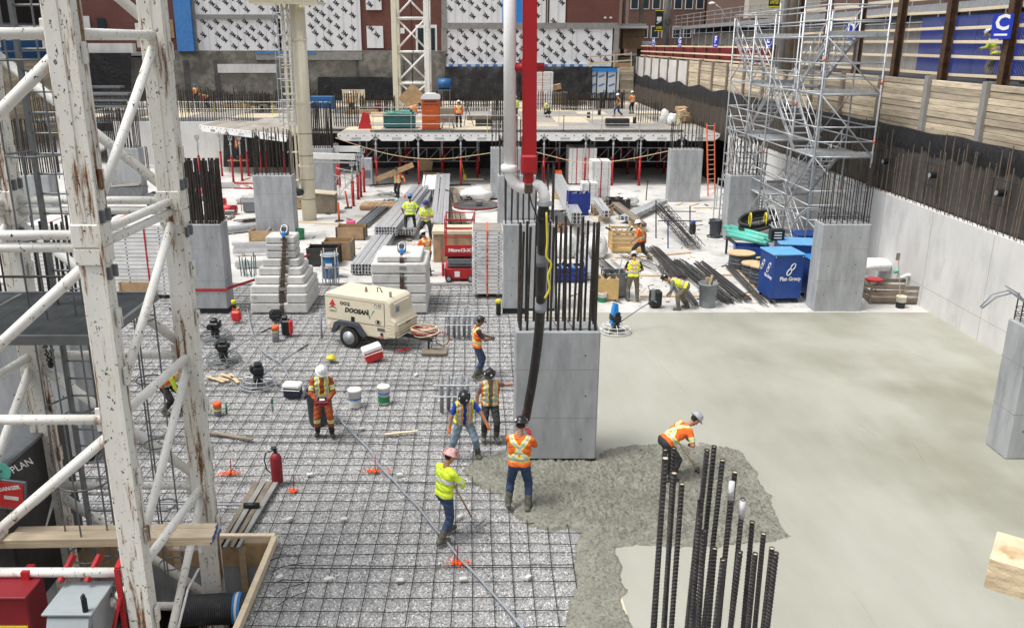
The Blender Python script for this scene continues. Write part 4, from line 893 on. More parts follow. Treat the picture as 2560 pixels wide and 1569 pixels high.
for i in range(9): MB().torus((c_.x+U(-.03,.03), c_.y-.05+U(-.03,.03), .98+U(-.04,.04)), .14, .007, 20, 4, rx=R(90+U(-12,12)), rz=U(-.3,.3), sc=(U(.7,.9),1.9+U(-.2,.2),1)).o('cable_loop', 'cable_grey', cbm, True)
rk = thing('red_rack', 'bright red steel hanger frame hooked over the mast tube beside the cable coil', 'rack', (-5.1,10.6,0), world=True)
MB().beam((-5.14,10.64,.2), (-5.14,10.64,1.75), .07, .05).o('upright', 'red', rk); MB().beam((-5.14,10.64,1.75), (-5.16,11.0,1.8), .07, .05).o('hook', 'red', rk); MB().beam((-5.14,10.62,1.3), (-5.3,10.4,.6), .05, .03).o('brace', 'red', rk)
for x in (-6.0,-5.62): MB().beam((x,10.7,1.5), (x+.12,10.95,1.78), .06, .08).o('hook', 'red', rk)
MB().beam((-6.05,10.92,1.45), (-5.1,10.92,1.45), .05, .05).o('cross_bar', 'red', rk)
tag(MB().tube([G(497,1420,.6),G(470,1470,.6),G(445,1569,.5)], .02, 6).o('white_rod', 'white_plastic', None, True), 'thin white pipe leaning in the mast hole', 'pipe')
# ---------------------------------------------------------------- thick bars in the foreground
fc = thing('starter_bar_cluster', 'cluster of thick ribbed bars standing in the foreground', 'rebar', (1.8,6.4,3.1), world=True)
MB().bx(.7,2.6,5.9,6.95,2.2,3.1).o('column_head', 'conc_col', fc)
_rib = {}
def ribbed(L, r):
    k = round(L, 1)
    if k not in _rib:
        m = MB(); n = 10; zs = []; z = 0.; ph = 0
        while z < k: zs += [(r,z),(r,z+.018),(r*1.2,z+.022),(r*1.2,z+.03)]; z += .035
        zs.append((r,k)); vs = []
        for rr, zz in zs: vs += [((rr if abs(math.sin(2*math.pi*i/n)) > .2 else r*1.1)*math.cos(2*math.pi*i/n), (rr if abs(math.sin(2*math.pi*i/n)) > .2 else r*1.1)*math.sin(2*math.pi*i/n), zz+(.009*math.cos(2*math.pi*i/n) if 0 < zz < k-.02 else 0)) for i in range(n)]
        fs = [(a*n+i, a*n+(i+1)%n, (a+1)*n+(i+1)%n, (a+1)*n+i) for a in range(len(zs)-1) for i in range(n)]
        m.add(vs, fs); m.mat(1).add([v for v in vs[-n:]], [tuple(range(n))]); _rib[k] = m.mesh('rebar', ['rebar_dark','bar_end'])
    return _rib[k]
for i, (x, y) in enumerate(((1661,1144),(1668,1130),(1697,1128),(1706,1213),(1688,1178),(1752,1127),(1776,1121),(1792,1147),(1738,1258),(1753,1295),(1824,1181),(1775,1335),(1791,1369),(1797,1400),(1837,1382),(1888,1304),(1894,1382),(1915,1338),(1930,1373),(1937,1389))):
    p = atY(x, y, (6.0,6.75,6.8,6.35,6.7,6.8,6.85,6.8,6.6,6.3,6.8,6.1,6.4,6.0,6.1,6.8,6.3,6.75,6.5,6.1)[i]); L = round(p.z-3.0, 1); o = link('rebar', ribbed(L, .0205), fc, (p.x, p.y, p.z-L)); o.rotation_euler = (U(-.02,.02), U(-.015,.02), U(0,3))
for x, y in ((1830,1206),(1857,1252)):
    p = atY(x, y, 6.7); L = round(p.z-3.0, 1); o = link('rebar', ribbed(L, .0205), fc, (p.x, p.y, p.z-L)); MB().bar((p.x,p.y,p.z-.16), (p.x,p.y,p.z+.012), .026, 10).o('plastic_cap', 'plastic_sheet', fc, True)
# pale wooden rail end close to the camera
_p = atY(2476,1395,1.75); tag(MB().beam(_p, _p+V((.7,-.5,-.02)), .14, .075).o('rail_end', 'rail_wood'), 'blurred pale timber rail end poking in at the edge of the photo', 'timber')
# ---------------------------------------------------------------- cream tower and far lattice mast
ct = thing('cream_tower', 'cream steel placing-boom tower with a caged ladder and platform', 'tower', (-9.04,44.6,.1), world=True); cx, cy = -8.95, 44.6
m = MB(); m.lathe([(.37,.1),(.37,11.2)], 12, c=(cx,cy,0)); m.o('shaft', 'cream_steel', ct, True)
for zz in (2.9, 6.0, 9.0): MB().lathe([(.41,zz-.05),(.41,zz+.05)], 12, c=(cx,cy,0)).o('collar', 'cream_steel', ct)
for zz in (1.2, 2.2, 3.4, 4.5): MB().lathe([(.376,zz-.012),(.376,zz+.012)], 12, c=(cx,cy,0), cap=False).o('strap', 'black', ct)
for x, r in ((cx-.62,.085),(cx-.38,.06)): MB().bar((x,cy-.5,1.4), (x,cy-.5,10.8), r, 8).o('concrete_pipe', 'cream_steel', ct, True)
MB().tube([(cx-.62,cy-.5,1.5),(cx-.6,cy-.52,1.1),(cx-.75,cy-.6,.7),(cx-.72,cy-.6,.2)], .09, 8).o('pipe_elbow', 'cream_steel', ct, True)
MB().ball((cx-.45,cy-.5,1.6), .3, 8, 6, (1.2,1,.7)).o('clamp', 'black', ct)
for zz in (2.2,3.6,5,6.4,7.8,9.2): MB().bx(cx-.8,cx-.3,cy-.62,cy-.4,zz,zz+.07).o('pipe_bracket', 'cream_steel', ct)
for x in (cx-.85, cx-.2): MB().bar((x,cy-.75,4.9), (x,cy-.75,10.6), .03, 6).o('ladder_rail', 'galv', ct)
for i in range(19): MB().bar((cx-.85,cy-.75,5.0+.3*i), (cx-.2,cy-.75,5.0+.3*i), .018, 5).o('rung', 'galv', ct)
for i in range(6): MB().tube([(cx-.85,cy-.75,5.2+i),(cx-.9,cy-1.25,5.2+i),(cx-.5,cy-1.5,5.2+i),(cx-.1,cy-1.25,5.2+i),(cx-.2,cy-.75,5.2+i)], .02, 5).o('cage_hoop', 'galv', ct)
for x in (cx-.9,cx-.5,cx-.12): MB().bar((x,cy-1.3,5.1), (x,cy-1.3,10.3), .016, 5).o('cage_strip', 'galv', ct)
MB().bx(cx-2.0,cx+1.15,cy-1.2,cy+1.2,10.62,10.75).o('platform', 'cream_steel', ct)
for x in (cx-2,cx-.4,cx+1.15): MB().bar((x,cy-1.2,10.5), (x,cy-1.2,11.9), .035).o('platform_post', 'cream_steel', ct)
MB().bx(cx-2.05,cx+1.2,cy-1.25,cy-1.2,10.75,11.0).o('toe_plate', 'cream_steel', ct)
fmst = thing('far_crane_mast', 'cream lattice crane mast far back on the deck', 'crane', (-5.8,75,DZ), world=True)
fl = [V((-7.1,74.0,0)), V((-4.5,74.0,0)), V((-4.5,76.6,0)), V((-7.1,76.6,0))]
for P_ in fl: MB().bbox((P_.x,P_.y,8.7), (.42,.42,10.8), .02).o('leg', 'cream_steel' if P_.x < -6 else 'crane_tube', fmst)
zl = [3.5,5.7,8.2,10.8,13.3]
for a, b in zip(fl, fl[1:]+fl[:1]):
    for i, z in enumerate(zl):
        MB().bar(V((a.x,a.y,z)), V((b.x,b.y,z)), .09, 8).o('lattice_tube', 'crane_tube', fmst, True)
        if i < 4: MB().bar(V((a.x,a.y,z)), V((b.x,b.y,zl[i+1])), .08, 8).o('lattice_tube', 'crane_tube', fmst, True)
MB().bar((-5.8,75.3,3.4), (-5.8,75.3,13), .05).o('inner_ladder', 'steel_dark', fmst)
# ---------------------------------------------------------------- concrete pump boom: red arm, white pipe, hose
pb_ = thing('pump_boom', 'red concrete pump boom arm with a white delivery pipe and swan-neck elbows', 'pump boom', atY(1325,450,14), world=True)
a0, a1 = atY(1325,440,14), atY(1327,-300,14)
MB().beam(a0+V((0,0,.12)), a1, .19, .24, (0,1,0)).o('arm', 'boom_red', pb_); MB().beam(atY(1309,410,13.96), atY(1311,-300,13.96), .045, .06, (0,1,0)).o('hydraulic_line', 'boom_red', pb_); MB().beam(atY(1315,330,13.9), atY(1315,-300,13.9), .014, .014, (0,1,0)).o('white_line', 'white_paint', pb_)
MB().bbox(a0+V((-.02,0,.2)), (.26,.3,.3), .03).bbox(a0+V((-.02,0,0)), (.15,.22,.3), .03).o('arm_head', 'boom_red', pb_)
for yy, w in ((168,.5),(158,.2)): p = atY(1320,yy,14); MB().bar(p+V((-w/2,0,0)), p+V((w/2,0,0)), .07, 10).o('pipe_bracket', 'boom_red', pb_, True)
MB().bar(atY(1275,168,14), atY(1312,168,14), .035, 8).o('pipe_strut', 'white_paint', pb_, True)
MB().bar(atY(1275,410,14), atY(1274,-300,14), .098, 16).o('delivery_pipe', 'white_paint', pb_, True)
MB().lathe([(.11,-.06),(.135,-.04),(.135,.04),(.11,.06)], 16, c=atY(1273,420,14)).o('coupling', 'white_paint', pb_, True)
MB().tube([atY(x,y,14) for x,y in ((1274,425),(1276,440),(1283,454),(1294,465),(1308,470),(1320,470))], .092, 14).o('elbow', 'white_paint', pb_, True)
MB().tube([atY(x,y,14-.02) for x,y in ((1324,464),(1336,460),(1347,463),(1356,473),(1361,488),(1362,503))], .088, 14).o('elbow', 'white_paint', pb_, True)
MB().bbox(atY(1321,470,13.9), (.13,.14,.16), .02).o('hinge_clamp', 'chain_rust', pb_); MB().lathe([(.125,-.03),(.125,.03)], 16, c=atY(1361,508,14)).o('flange', 'galv', pb_)
hs_ = thing('pump_hose', 'thick black rubber pump hose hanging down to the worker at the pour', 'hose', G(1312,1160,.1), world=True)
hp = [atY(x,y,Y) for x,y,Y in ((1359,510,14.0),(1357,600,14.15),(1354,690,14.4),(1351,770,14.7),(1347,830,15.0),(1339,900,15.3),(1329,965,15.6),(1319,1020,15.85),(1314,1046,15.95))]
def smooth_pts(P, n=5):
    out = []
    for i in range(len(P)-1):
        p0, p1, p2, p3 = P[max(i-1,0)], P[i], P[i+1], P[min(i+2,len(P)-1)]
        for k in range(n):
            t = k/n; out.append(.5*((2*p1)+(p2-p0)*t+(2*p0-5*p1+4*p2-p3)*t*t+(3*p1-p0-3*p2+p3)*t**3))
    return out+[P[-1]]
MB().tube(smooth_pts(hp), .088, 14).o('hose_body', 'hose_black', hs_, True)
for (x, y, Y, h, c) in ((1356,640,14.25,.34,'grey_plastic'),(1352,760,14.65,.26,'conduit'),(1359,530,14.05,.1,'black'),(1359,548,14.05,.06,'black')): MB().lathe([(.1,-h/2),(.105,-h/4),(.105,h/4),(.1,h/2)], 14, c=atY(x,y,Y)).o('sleeve', c, hs_, True)
MB().tube(smooth_pts([atY(x,y,13.9) for x,y in ((1366,530),(1368,600),(1366,640),(1378,660),(1370,690),(1374,720),(1362,745))]), .018, 6).o('yellow_strap', 'yellow', hs_, True)
MB().tube(smooth_pts([atY(x,y,13.95) for x,y in ((1322,475),(1330,510),(1345,545),(1350,560))]), .012, 5).o('safety_cable', 'black', hs_, True)
# ---------------------------------------------------------------- scaffold stair tower on the right
sc_ = thing('scaffold_tower', 'galvanised scaffold stair tower leading up to the street', 'scaffold', (13.3,36,.1), world=True)
SX = (12.3, 13.35, 14.45); SY = (32.5, 35.0, 38.4, 41.2, 44.6)
for i, x in enumerate(SX):
    for j, y in enumerate(SY):
        if i == 1 and j in (0,): continue
        MB().bar((x,y,.1), (x,y,9.1+(1.6 if i == 2 or j == 0 else .9)), .036, 8).o('standard', 'galv', sc_, True)
        MB().bx(x-.07,x+.07,y-.07,y+.07,.1,.115).o('base_plate', 'galv', sc_)
LV = (.35, 2.45, 4.8, 7.05, 9.05)
for z in LV:
    for dz in (0, .55, 1.08):
        for x in (SX[0], SX[2]):
            for a, b in zip(SY, SY[1:]): MB().bar((x,a,z+dz), (x,b,z+dz), .028, 6).o('ledger', 'galv', sc_, True)
        for y in (SY[0], SY[-1]): MB().bar((SX[0],y,z+dz), (SX[2],y,z+dz), .028, 6).o('ledger', 'galv', sc_, True)
    for y in SY[1:3]: MB().bar((SX[0],y,z), (SX[2],y,z), .028, 6).o('ledger', 'galv', sc_, True)
for k, (z0, z1) in enumerate(zip(LV, LV[1:])):
    MB().bar((SX[0],SY[0],z1), (SX[2],SY[0],z0), .026, 6).o('brace', 'galv', sc_, True)
    MB().bar((SX[0],SY[0] if k%2 else SY[1],z1), (SX[0],SY[1] if k%2 else SY[0],z0), .026, 6).o('brace', 'galv', sc_, True)
    MB().bar((SX[0],SY[2],z1), (SX[0],SY[3],z0), .026, 6).o('brace', 'galv', sc_, True); MB().bar((SX[2],SY[1],z1), (SX[2],SY[2],z0), .026, 6).o('brace', 'galv', sc_, True)
    # flight: alternately on either side, rising towards or away
    MB().bar((SX[0],SY[3] if k%2 else SY[4],z1), (SX[0],SY[4] if k%2 else SY[3],z0), .026, 6).o('brace', 'galv', sc_, True); MB().bar((SX[0],SY[4],z1), (SX[2],SY[4],z0), .026, 6).o('brace', 'galv', sc_, True)
    for q_ in (1, 3):
        x0, x1 = ((12.4,13.25),(13.45,14.35))[(k+(q_ == 3)) % 2]; ya, yb = (SY[q_], SY[q_+1]) if (k+(q_ == 3)) % 2 == 0 else (SY[q_+1], SY[q_])
        for x in (x0, x1): MB().beam((x,ya,z0), (x,yb,z1), .05, .16).o('stringer', 'galv', sc_)
        for i in range(10):
            u = (i+.5)/10; MB().bbox(((x0+x1)/2, ya+(yb-ya)*u, z0+(z1-z0)*u), (x1-x0,.26,.04), .006).o('tread', 'galv', sc_)
        for x in (x0-.03, x1+.03):
            for dz in (.5, .95): MB().bar((x,ya,z0+dz), (x,yb,z1+dz), .024, 6).o('handrail', 'alu', sc_, True)
            for u in (.1,.37,.63,.9): MB().bar((x,ya+(yb-ya)*u,z0+(z1-z0)*u), (x,ya+(yb-ya)*u,z0+(z1-z0)*u+.97), .02, 6).o('handrail_post', 'alu', sc_, True)
    for (a, b) in ((SY[0],SY[1]),(SY[2],SY[3])):
        if k == 0 and a == SY[0]: continue
        for i in range(4): w = (SX[2]-SX[0])/4; MB().bbox((SX[0]+w*(i+.5),(a+b)/2,z1-.02 if k < 3 else z1), (w-.02,b-a-.04,.06), .008).o('platform_plank', 'galv', sc_)
        MB().bbox((13.37,a+.02 if a == SY[0] else b-.02,z1+.11), (2.1,.03,.16), .005).o('toe_board', 'galv', sc_)
for x, y, z in ((14.45,32.5,7.4),(14.45,32.5,5.3),(12.3,32.5,8.2),(12.3,35,6.5),(14.45,35,3.2),(12.3,38.4,4.3)): MB().bar((x,y,z), (x,y,z+.12), .042, 8).o('orange_marker', 'orange_cone', sc_, True)
# ---------------------------------------------------------------- things on the gravel bed
def blockstack(label, x0, x1, y0, layers, notch, lug_y, chain_x):
    t = thing('counterweight_stack', label, 'concrete blocks', ((x0+x1)/2,y0+1,0), world=True); z = .06; cx = (x0+x1)/2
    for x in (x0+.3, cx, x1-.3): MB().bx(x-.06,x+.06,y0+.1,y0+1.9,.0,.06).o('timber_bearer', 'lumber_old', t)
    for (w, ya, yb, h) in layers:
        a, b = cx-w/2, cx+w/2; c = .05
        if notch and w > 1.1 and z > .35:
            q = chain_x; pl_ = [(a+c,ya),(q-.13,ya),(q-.13,ya+.32),(q+.13,ya+.32),(q+.13,ya),(b-c,ya),(b,ya+c),(b,yb-c),(b-c,yb),(a+c,yb),(a,yb-c),(a,ya+c)]
            m = MB().prism(pl_, z, z+h-.02)
        else: m = MB().bbox((cx,(ya+yb)/2,z+h/2-.01), (w,yb-ya,h-.02), .035)
        o = m.o('concrete_block', 'conc_block', t)
        if notch and w > 1.1 and z > .35:
            md = o.modifiers.new('edge', 'BEVEL'); md.width = .025; md.segments = 1; md.limit_method = 'ANGLE'
        if z > .6: MB().bx(cx+.02,cx+.26,ya-.004,ya+.01,z+h*.35,z+h*.7).o('cast_mark', 'trim_grey', o)
        z += h
    MB().bbox((chain_x-.02,lug_y+.12,z+.16), (.3,.14,.36), .05).o('lifting_lug', 'galv_dark', t)
    MB().torus((chain_x,lug_y,z+.22), .16, .03, 14, 6, rx=R(50), sc=(.7,1,1)).o('shackle_ring', 'galv', t, True)
    MB().bbox((chain_x,lug_y-.14,z+.06), (.12,.1,.22), .03).o('blue_shackle', 'blue_bright', t)
    p0 = V((chain_x,lug_y-.16,z)); l0 = layers[1]; p1 = V((chain_x-.08, y0-.06, .1)) if notch else V((chain_x, y0-.05, .95))
    mid = V((chain_x, layers[-1][1]-.06, z-.1)); chain(p0, mid, 0, .022, 'chain', t, n=8); chain(mid, p1, 0, .024, 'chain', t, n=34); chain(mid+V((.05,0,0)), p1+V((.06,0,0)), 0, .022, 'chain', t, n=34)
    return t
blockstack('stepped stack of concrete counterweight blocks left of the beige compressor', -7.85, -5.95, 28.3, [(1.92,28.3,30.6,.36),(1.95,28.3,30.55,.31),(1.92,28.4,30.45,.27),(1.7,28.6,30.3,.27),(1.48,28.8,30.15,.26),(1.26,28.95,30,.26),(1.0,29.1,29.95,.25),(1.0,29.1,29.95,.25),(1.0,29.12,29.95,.26)], True, 29.2, -6.75)
blockstack('tall square stack of concrete counterweight blocks behind the beige compressor', -3.72, -1.86, 28.3, [(1.84,28.3,30.4,.36),(1.84,28.3,30.4,.34),(1.84,28.3,30.4,.34),(1.84,28.3,30.4,.34),(1.86,28.3,30.4,.36),(1.5,28.5,30.1,.22)], False, 28.9, -2.72)
# beige tow-behind compressor
pa_, pb2 = G(815,824,.42), G(966,849,.42); ang = math.atan2(pb2.y-pa_.y, pb2.x-pa_.x); Lc = (pb2-pa_).length
cp = thing('air_compressor', 'beige towable air compressor with a dark wheel guard', 'compressor', (pa_.x,pa_.y,0), ang)
m = MB(); m.prism([(0,.62),(.06,.44),(Lc-.06,.42),(Lc+.28,.50),(Lc+.36,.75),(Lc+.34,1.0),(Lc+.2,1.12),(Lc+.16,1.56),(Lc+.02,1.66),(.1,1.66),(.0,1.58)], 0, 1.25, 1)
o = m.o('body', 'beige', cp); md = o.modifiers.new('edge', 'BEVEL'); md.width = .055; md.segments = 3; md.limit_method = 'ANGLE'
MB().bx(.08,Lc-.05,-.012,.0,.84,1.5).o('side_door', 'beige', cp)
m = MB(); m.bx(.05,Lc-.02,-.004,.0,.815,.835).bx(.05,Lc-.02,-.006,.0,1.505,1.52).bx(Lc-.045,Lc-.03,-.006,.0,.83,1.52); m.o('door_gap', 'lumber_old', cp)
for i in range(5): MB().bx(Lc+.30,Lc+.385,.06,1.2,.52+.09*i,.57+.09*i).bx(Lc-.02,Lc+.3,-.012,.01,.52+.09*i,.57+.09*i).o('grille_rib', 'beige', cp)
MB().bx(Lc+.15,Lc+.20,.18,1.05,1.12,1.5).o('end_door', 'beige', cp); MB().bx(Lc+.19,Lc+.205,.25,.45,1.22,1.4).o('louvre', 'trim_grey', cp); MB().bx(Lc+.2,Lc+.21,.3,.42,1.27,1.33).o('blue_sticker', 'blue_bright', cp); MB().bx(Lc+.37,Lc+.395,.5,.75,.86,.885).o('latch', 'black', cp)
MB().bx(Lc*.44,Lc*.5,-.02,-.012,.82,.99).o('door_latch', 'black', cp)
fsd = lambda x, z: face_M((x,-.014,z), (1,0,0), (0,0,1))
text('DOOSAN', .19, 'lettering', 'black', cp, fsd(Lc*.53,1.17), shear=.25, off=.012, width=.86); text('002', .15, 'lettering', 'black', cp, fsd(Lc*.35,1.36), off=.004, width=.36); text('P185', .12, 'lettering', 'black', cp, fsd(Lc*.88,1.44), shear=.15, width=.26); text('IR', .11, 'lettering', 'black', cp, fsd(Lc*.88,.93), shear=.15, off=.008); text('VERDI', .09, 'lettering', 'black', cp, fsd(.31,1.08), width=.26)
MB().add([(Lc*.70,-.015,1.28),(Lc*.725,-.015,1.28),(Lc*.755,-.015,1.03),(Lc*.745,-.015,.98)], [(0,1,2,3)]).add([(Lc*.83,-.015,1.28),(Lc*.805,-.015,1.27),(Lc*.745,-.015,.98),(Lc*.755,-.015,1.03)], [(0,3,2,1)]).o('green_mark', 'green', cp)
MB().add([(.18,-.015,1.26),(.42,-.015,1.26),(.31,-.015,1.46)], [(0,1,2)]).o('red_emblem', 'red_bright', cp); MB().add([(.12,-.015,1.14),(.31,-.015,1.26),(.5,-.015,1.13),(.31,-.015,1.21)], [(0,3,2,1)]).o('black_emblem', 'black', cp); MB().bx(Lc*.83,Lc*.93,-.016,-.012,1.36,1.372).o('blue_line', 'tape_blue', cp); MB().torus((Lc*.88,-.014,.93), .08, .006, 16, 4, rx=R(90), sc=(1.2,.8,1)).o('ring_mark', 'black', cp)
MB().lathe([(.06,0),(.06,.01)], 16, c=(.14,-.004,.68), rx=R(90)).o('round_badge', 'white_plastic', cp); MB().bx(Lc*.86,Lc*.98,-.006,.0,.66,.76).o('data_plate', 'galv_dark', cp); MB().bx(.14,.26,-.006,0,.5,.53).bx(Lc*.88,Lc*.96,-.006,0,.47,.5).o('red_reflector', 'red_bright', cp); MB().lathe([(.05,0),(.05,.012)], 12, c=(Lc*.93,-.003,.57), rx=R(90)).o('tie_ring', 'black', cp)
for yy, tx in ((-.02,1),(1.06,0)):
    w_ = link('wheel', None, cp, (Lc*.42, yy, .34))
    MB().lathe([(.2,-.1),(.31,-.11),(.34,-.07),(.34,.07),(.31,.11),(.2,.1)], 24, rx=R(90)).o('tyre', 'black_rubber', w_, True); MB().lathe([(.205,.105),(.19,.06),(.09,.05),(.07,.09),(.02,.09)], 20, rx=R(90)).o('rim', 'galv', w_, True)
    m = MB()
    for i in range(8): m.ball((.135*math.cos(i*math.pi/4), -.065, .135*math.sin(i*math.pi/4)), .022, 6, 4)
    m.o('rim_holes', 'black', w_)
MB().prism([(Lc*.14,.46),(Lc*.2,.78),(Lc*.26,.84),(Lc*.52,.84),(Lc*.58,.78),(Lc*.70,.46),(Lc*.64,.46),(Lc*.54,.72),(Lc*.28,.72),(Lc*.2,.46)], -.17, .0, 1).o('mudguard', 'trash_grey', cp)
MB().beam((Lc+.2,.6,.45), (Lc+1.25,.6,.42), .1, .1).o('tow_bar', 'steel_dark', cp); MB().torus((Lc+1.32,.6,.44), .07, .025, 12, 6).o('tow_eye', 'galv_dark', cp); MB().bar((Lc+1.1,.6,.42), (Lc+1.08,.62,.06), .035).o('jack_leg', 'steel_dark', cp)
MB().lathe([(.035,1.66),(.05,1.68),(.03,1.78),(.04,1.8)], 8, c=(Lc*.55,.5,0)).o('exhaust', 'lumber_old', cp); MB().tube([(Lc*.7,.62,1.66),(Lc*.7,.62,1.8),(Lc*.74,.62,1.8),(Lc*.78,.62,1.66)], .015, 5).o('lifting_bail', 'black', cp); MB().bx(Lc*.98,Lc*1.01,.3,.34,1.66,1.82).o('filler', 'lumber_old', cp)
ho = thing('air_hose_coil', 'pink and cream air hoses coiled over the compressor drawbar', 'hose', G(1065,850,.3)); 
for i in range(7): MB().torus((U(-.08,.05),U(-.08,.08),.22+.03*i), .33, .022, 22, 5, rx=U(-.25,.25), ry=U(-.2,.2), sc=(1.15,.65,1)).o('hose_loop', ('red_sleeve','lumber_pale','rope','hat_red')[i % 4], ho, True)
for i in range(4): MB().torus((.52+U(-.05,.05),.0,.05), .2, .02, 18, 5, rx=R(90), ry=U(-.3,.3)).o('hose_loop', ('rope','red_sleeve')[i % 2], ho, True)
tag(MB().bbox((0,0,0), (.75,.5,.07), .01).o('steel_plate', 'lumber_old', None, loc=G(1086,878,.08)), 'worn rusty plate under the compressor jack', 'plate')
def cooler(x, y, label, body, tilt, rz, s=1.):
    t = thing('cooler', label, 'cooler', G(x, y, .06), rz); t.rotation_euler = (0, tilt, rz)
    MB().bbox((0,0,.15*s), (.46*s,.3*s,.28*s), .03).o('body', body, t); MB().bbox((0,0,.34*s), (.5*s,.34*s,.12*s), .03).o('lid', 'white_plastic', t); MB().tube([(-.25*s,0,.3*s),(-.25*s,-.2*s,.25*s),(.25*s,-.2*s,.25*s),(.25*s,0,.3*s)], .012, 5).o('handle', 'white_plastic', t)
cooler(937,898,'red cooler with a white lid tipped beside the compressor wheel','red_bright',R(-14),R(20),1.12); cooler(733,990,'small blue cooler with a white lid on the steel mesh','navy',0,R(-8),.95)
def bucket(x, y, label, c, r=.15, h=.37, bands=(), z=.1, lid=None, mat2=None):
    t = thing('bucket', label, 'bucket', G(x, y, z)); m = MB(); m.lathe([(r*.86,0),(r*.98,h*.9),(r,h*.9),(r,h),(r*.92,h)]+([(r*.8,h*.5)] if not lid else []), 16); m.o('pail', c, t, True)
    if lid: MB().lathe([(r*1.02,h-.04),(r*1.03,h),(r*.9,h+.012)], 16).o('lid', lid, t, True)
    for (a, b, cc) in bands: MB().lathe([(r*(.86+.12*a/.9)+.003,h*a),(r*(.86+.12*b/.9)+.003,h*b)], 16, cap=False).o('band', cc, t, True)
    MB().tube([(-r,0,h*.85),(-r*.8,-r*.7,h*.55),(r*.8,-r*.7,h*.55),(r,0,h*.85)], .005, 4).o('bail', 'galv', t)
    return t
bucket(888,1014,'white bucket with a blue band and grey muddy base on the mesh','white_plastic',.175,.46,((.0,.42,'conc_wall'),(.45,.55,'tape_blue')),.05,'white_plastic'); bucket(960,1006,'white bucket with a green label and blue band','white_plastic',.165,.46,((.58,.68,'tape_blue'),(.1,.45,'green')),.05,'white_plastic')
bucket(1505,753,'small white and green bucket beside the dense column bars','white_plastic',.17,.34,((.0,.5,'green'),)); bucket(752,598,'green bucket on the slab behind the stepped blocks','green',.2,.5); bucket(1248,1,'', 'green') if False else None
yc = thing('floor_drain', 'yellow plastic floor drain cap on a stub pipe', 'cap', G(829,903,.05)); MB().lathe([(.07,0),(.07,.1)], 12).o('stub', 'pvc_grey', yc, True); MB().lathe([(.15,.1),(.15,.15),(.07,.16),(.07,.2),(.05,.2)], 16).o('cap', 'yellow', yc, True)
fe = thing('fire_extinguisher', 'red fire extinguisher standing on the planks', 'extinguisher', G(694,1203,.1)); MB().lathe([(.115,0),(.12,.02),(.12,.55),(.09,.62),(.04,.66)], 16).o('cylinder', 'red_dark', fe, True); MB().lathe([(.035,.66),(.035,.74)], 10).bx(-.09,.03,-.015,.015,.74,.77).bx(-.08,.03,-.015,.015,.79,.81).o('valve', 'black', fe); MB().tube([(-.03,0,.72),(-.2,0,.66),(-.24,0,.5),(-.2,-.02,.3),(-.13,-.02,.22)], .014, 6).o('hose', 'black', fe, True)
pk = thing('plank_row', 'row of grey weathered planks lying on the mesh behind the hole edge', 'planks', G(640,1280,.1), world=True)
for i in range(4): a, b = G(690-16*i,1208,.1+.0), G(592-17*i+ (8 if i%2 else 0),1372,.1); MB().beam(a+V((0,0,.03)), b+V((0,0,.03)), .11, .05).o('plank', 'lumber_old' if i%2 else 'trim_grey', pk)
tag(MB().bar(G(648,1262,.2), G(610,1262,.2), .06, 10).o('black_pipe_end', 'black', None, True), 'short black pipe end lying beside the weathered planks', 'pipe')
tag(MB().tube([G(640,1262,.15),G(560,1260,.12),G(480,1258,.12),G(150,1256,.12)], .025, 6).o('striped_tube', 'conduit', None, True), 'long thin blue and white tube lying across the mesh behind the mast', 'tube')
def trashcan(x, y, label, c, r=.26, h=.72, z=.1, fill=None):
    t = thing('trash_can', label, 'bin', G(x, y, z)); MB().lathe([(r*.8,0),(r*.82,.02),(r*.98,h*.93),(r*1.06,h*.93),(r*1.06,h),(r*.96,h),(r*.9,h*.5),(r*.7,.05)], 20).o('barrel', c, t, True)
    for s in (-1,1): MB().bbox((s*r*1.05,0,h*.8), (.06,.14,.12), .02).o('handle', c, t)
    return t
trashcan(797,1055,'dark grey trash can behind the worker with the remote control','trash_grey',.27,.85,.06)
tc = trashcan(1767,735+30,'grey trash can holding wood offcuts on the pale slab','bin_galv',.32,.85)
for i in range(5): MB().beam((U(-.12,.12),U(-.1,.1),.4), (U(-.25,.25),U(-.2,.2),.95+U(0,.25)), .07, .03).o('offcut', ('lumber','lumber_pale','lumber_old')[i%3], tc)
trashcan(1787,590,'dark trash can beside the pale column by the scaffold','trash_grey',.3,.8); 
bgc = thing('bin_bag', 'black bag rim over the dark trash can', 'bag', G(1787,590,.9)); MB().torus((0,0,0), .32, .03, 18, 5).o('bag_rim', 'black', bgc, True)
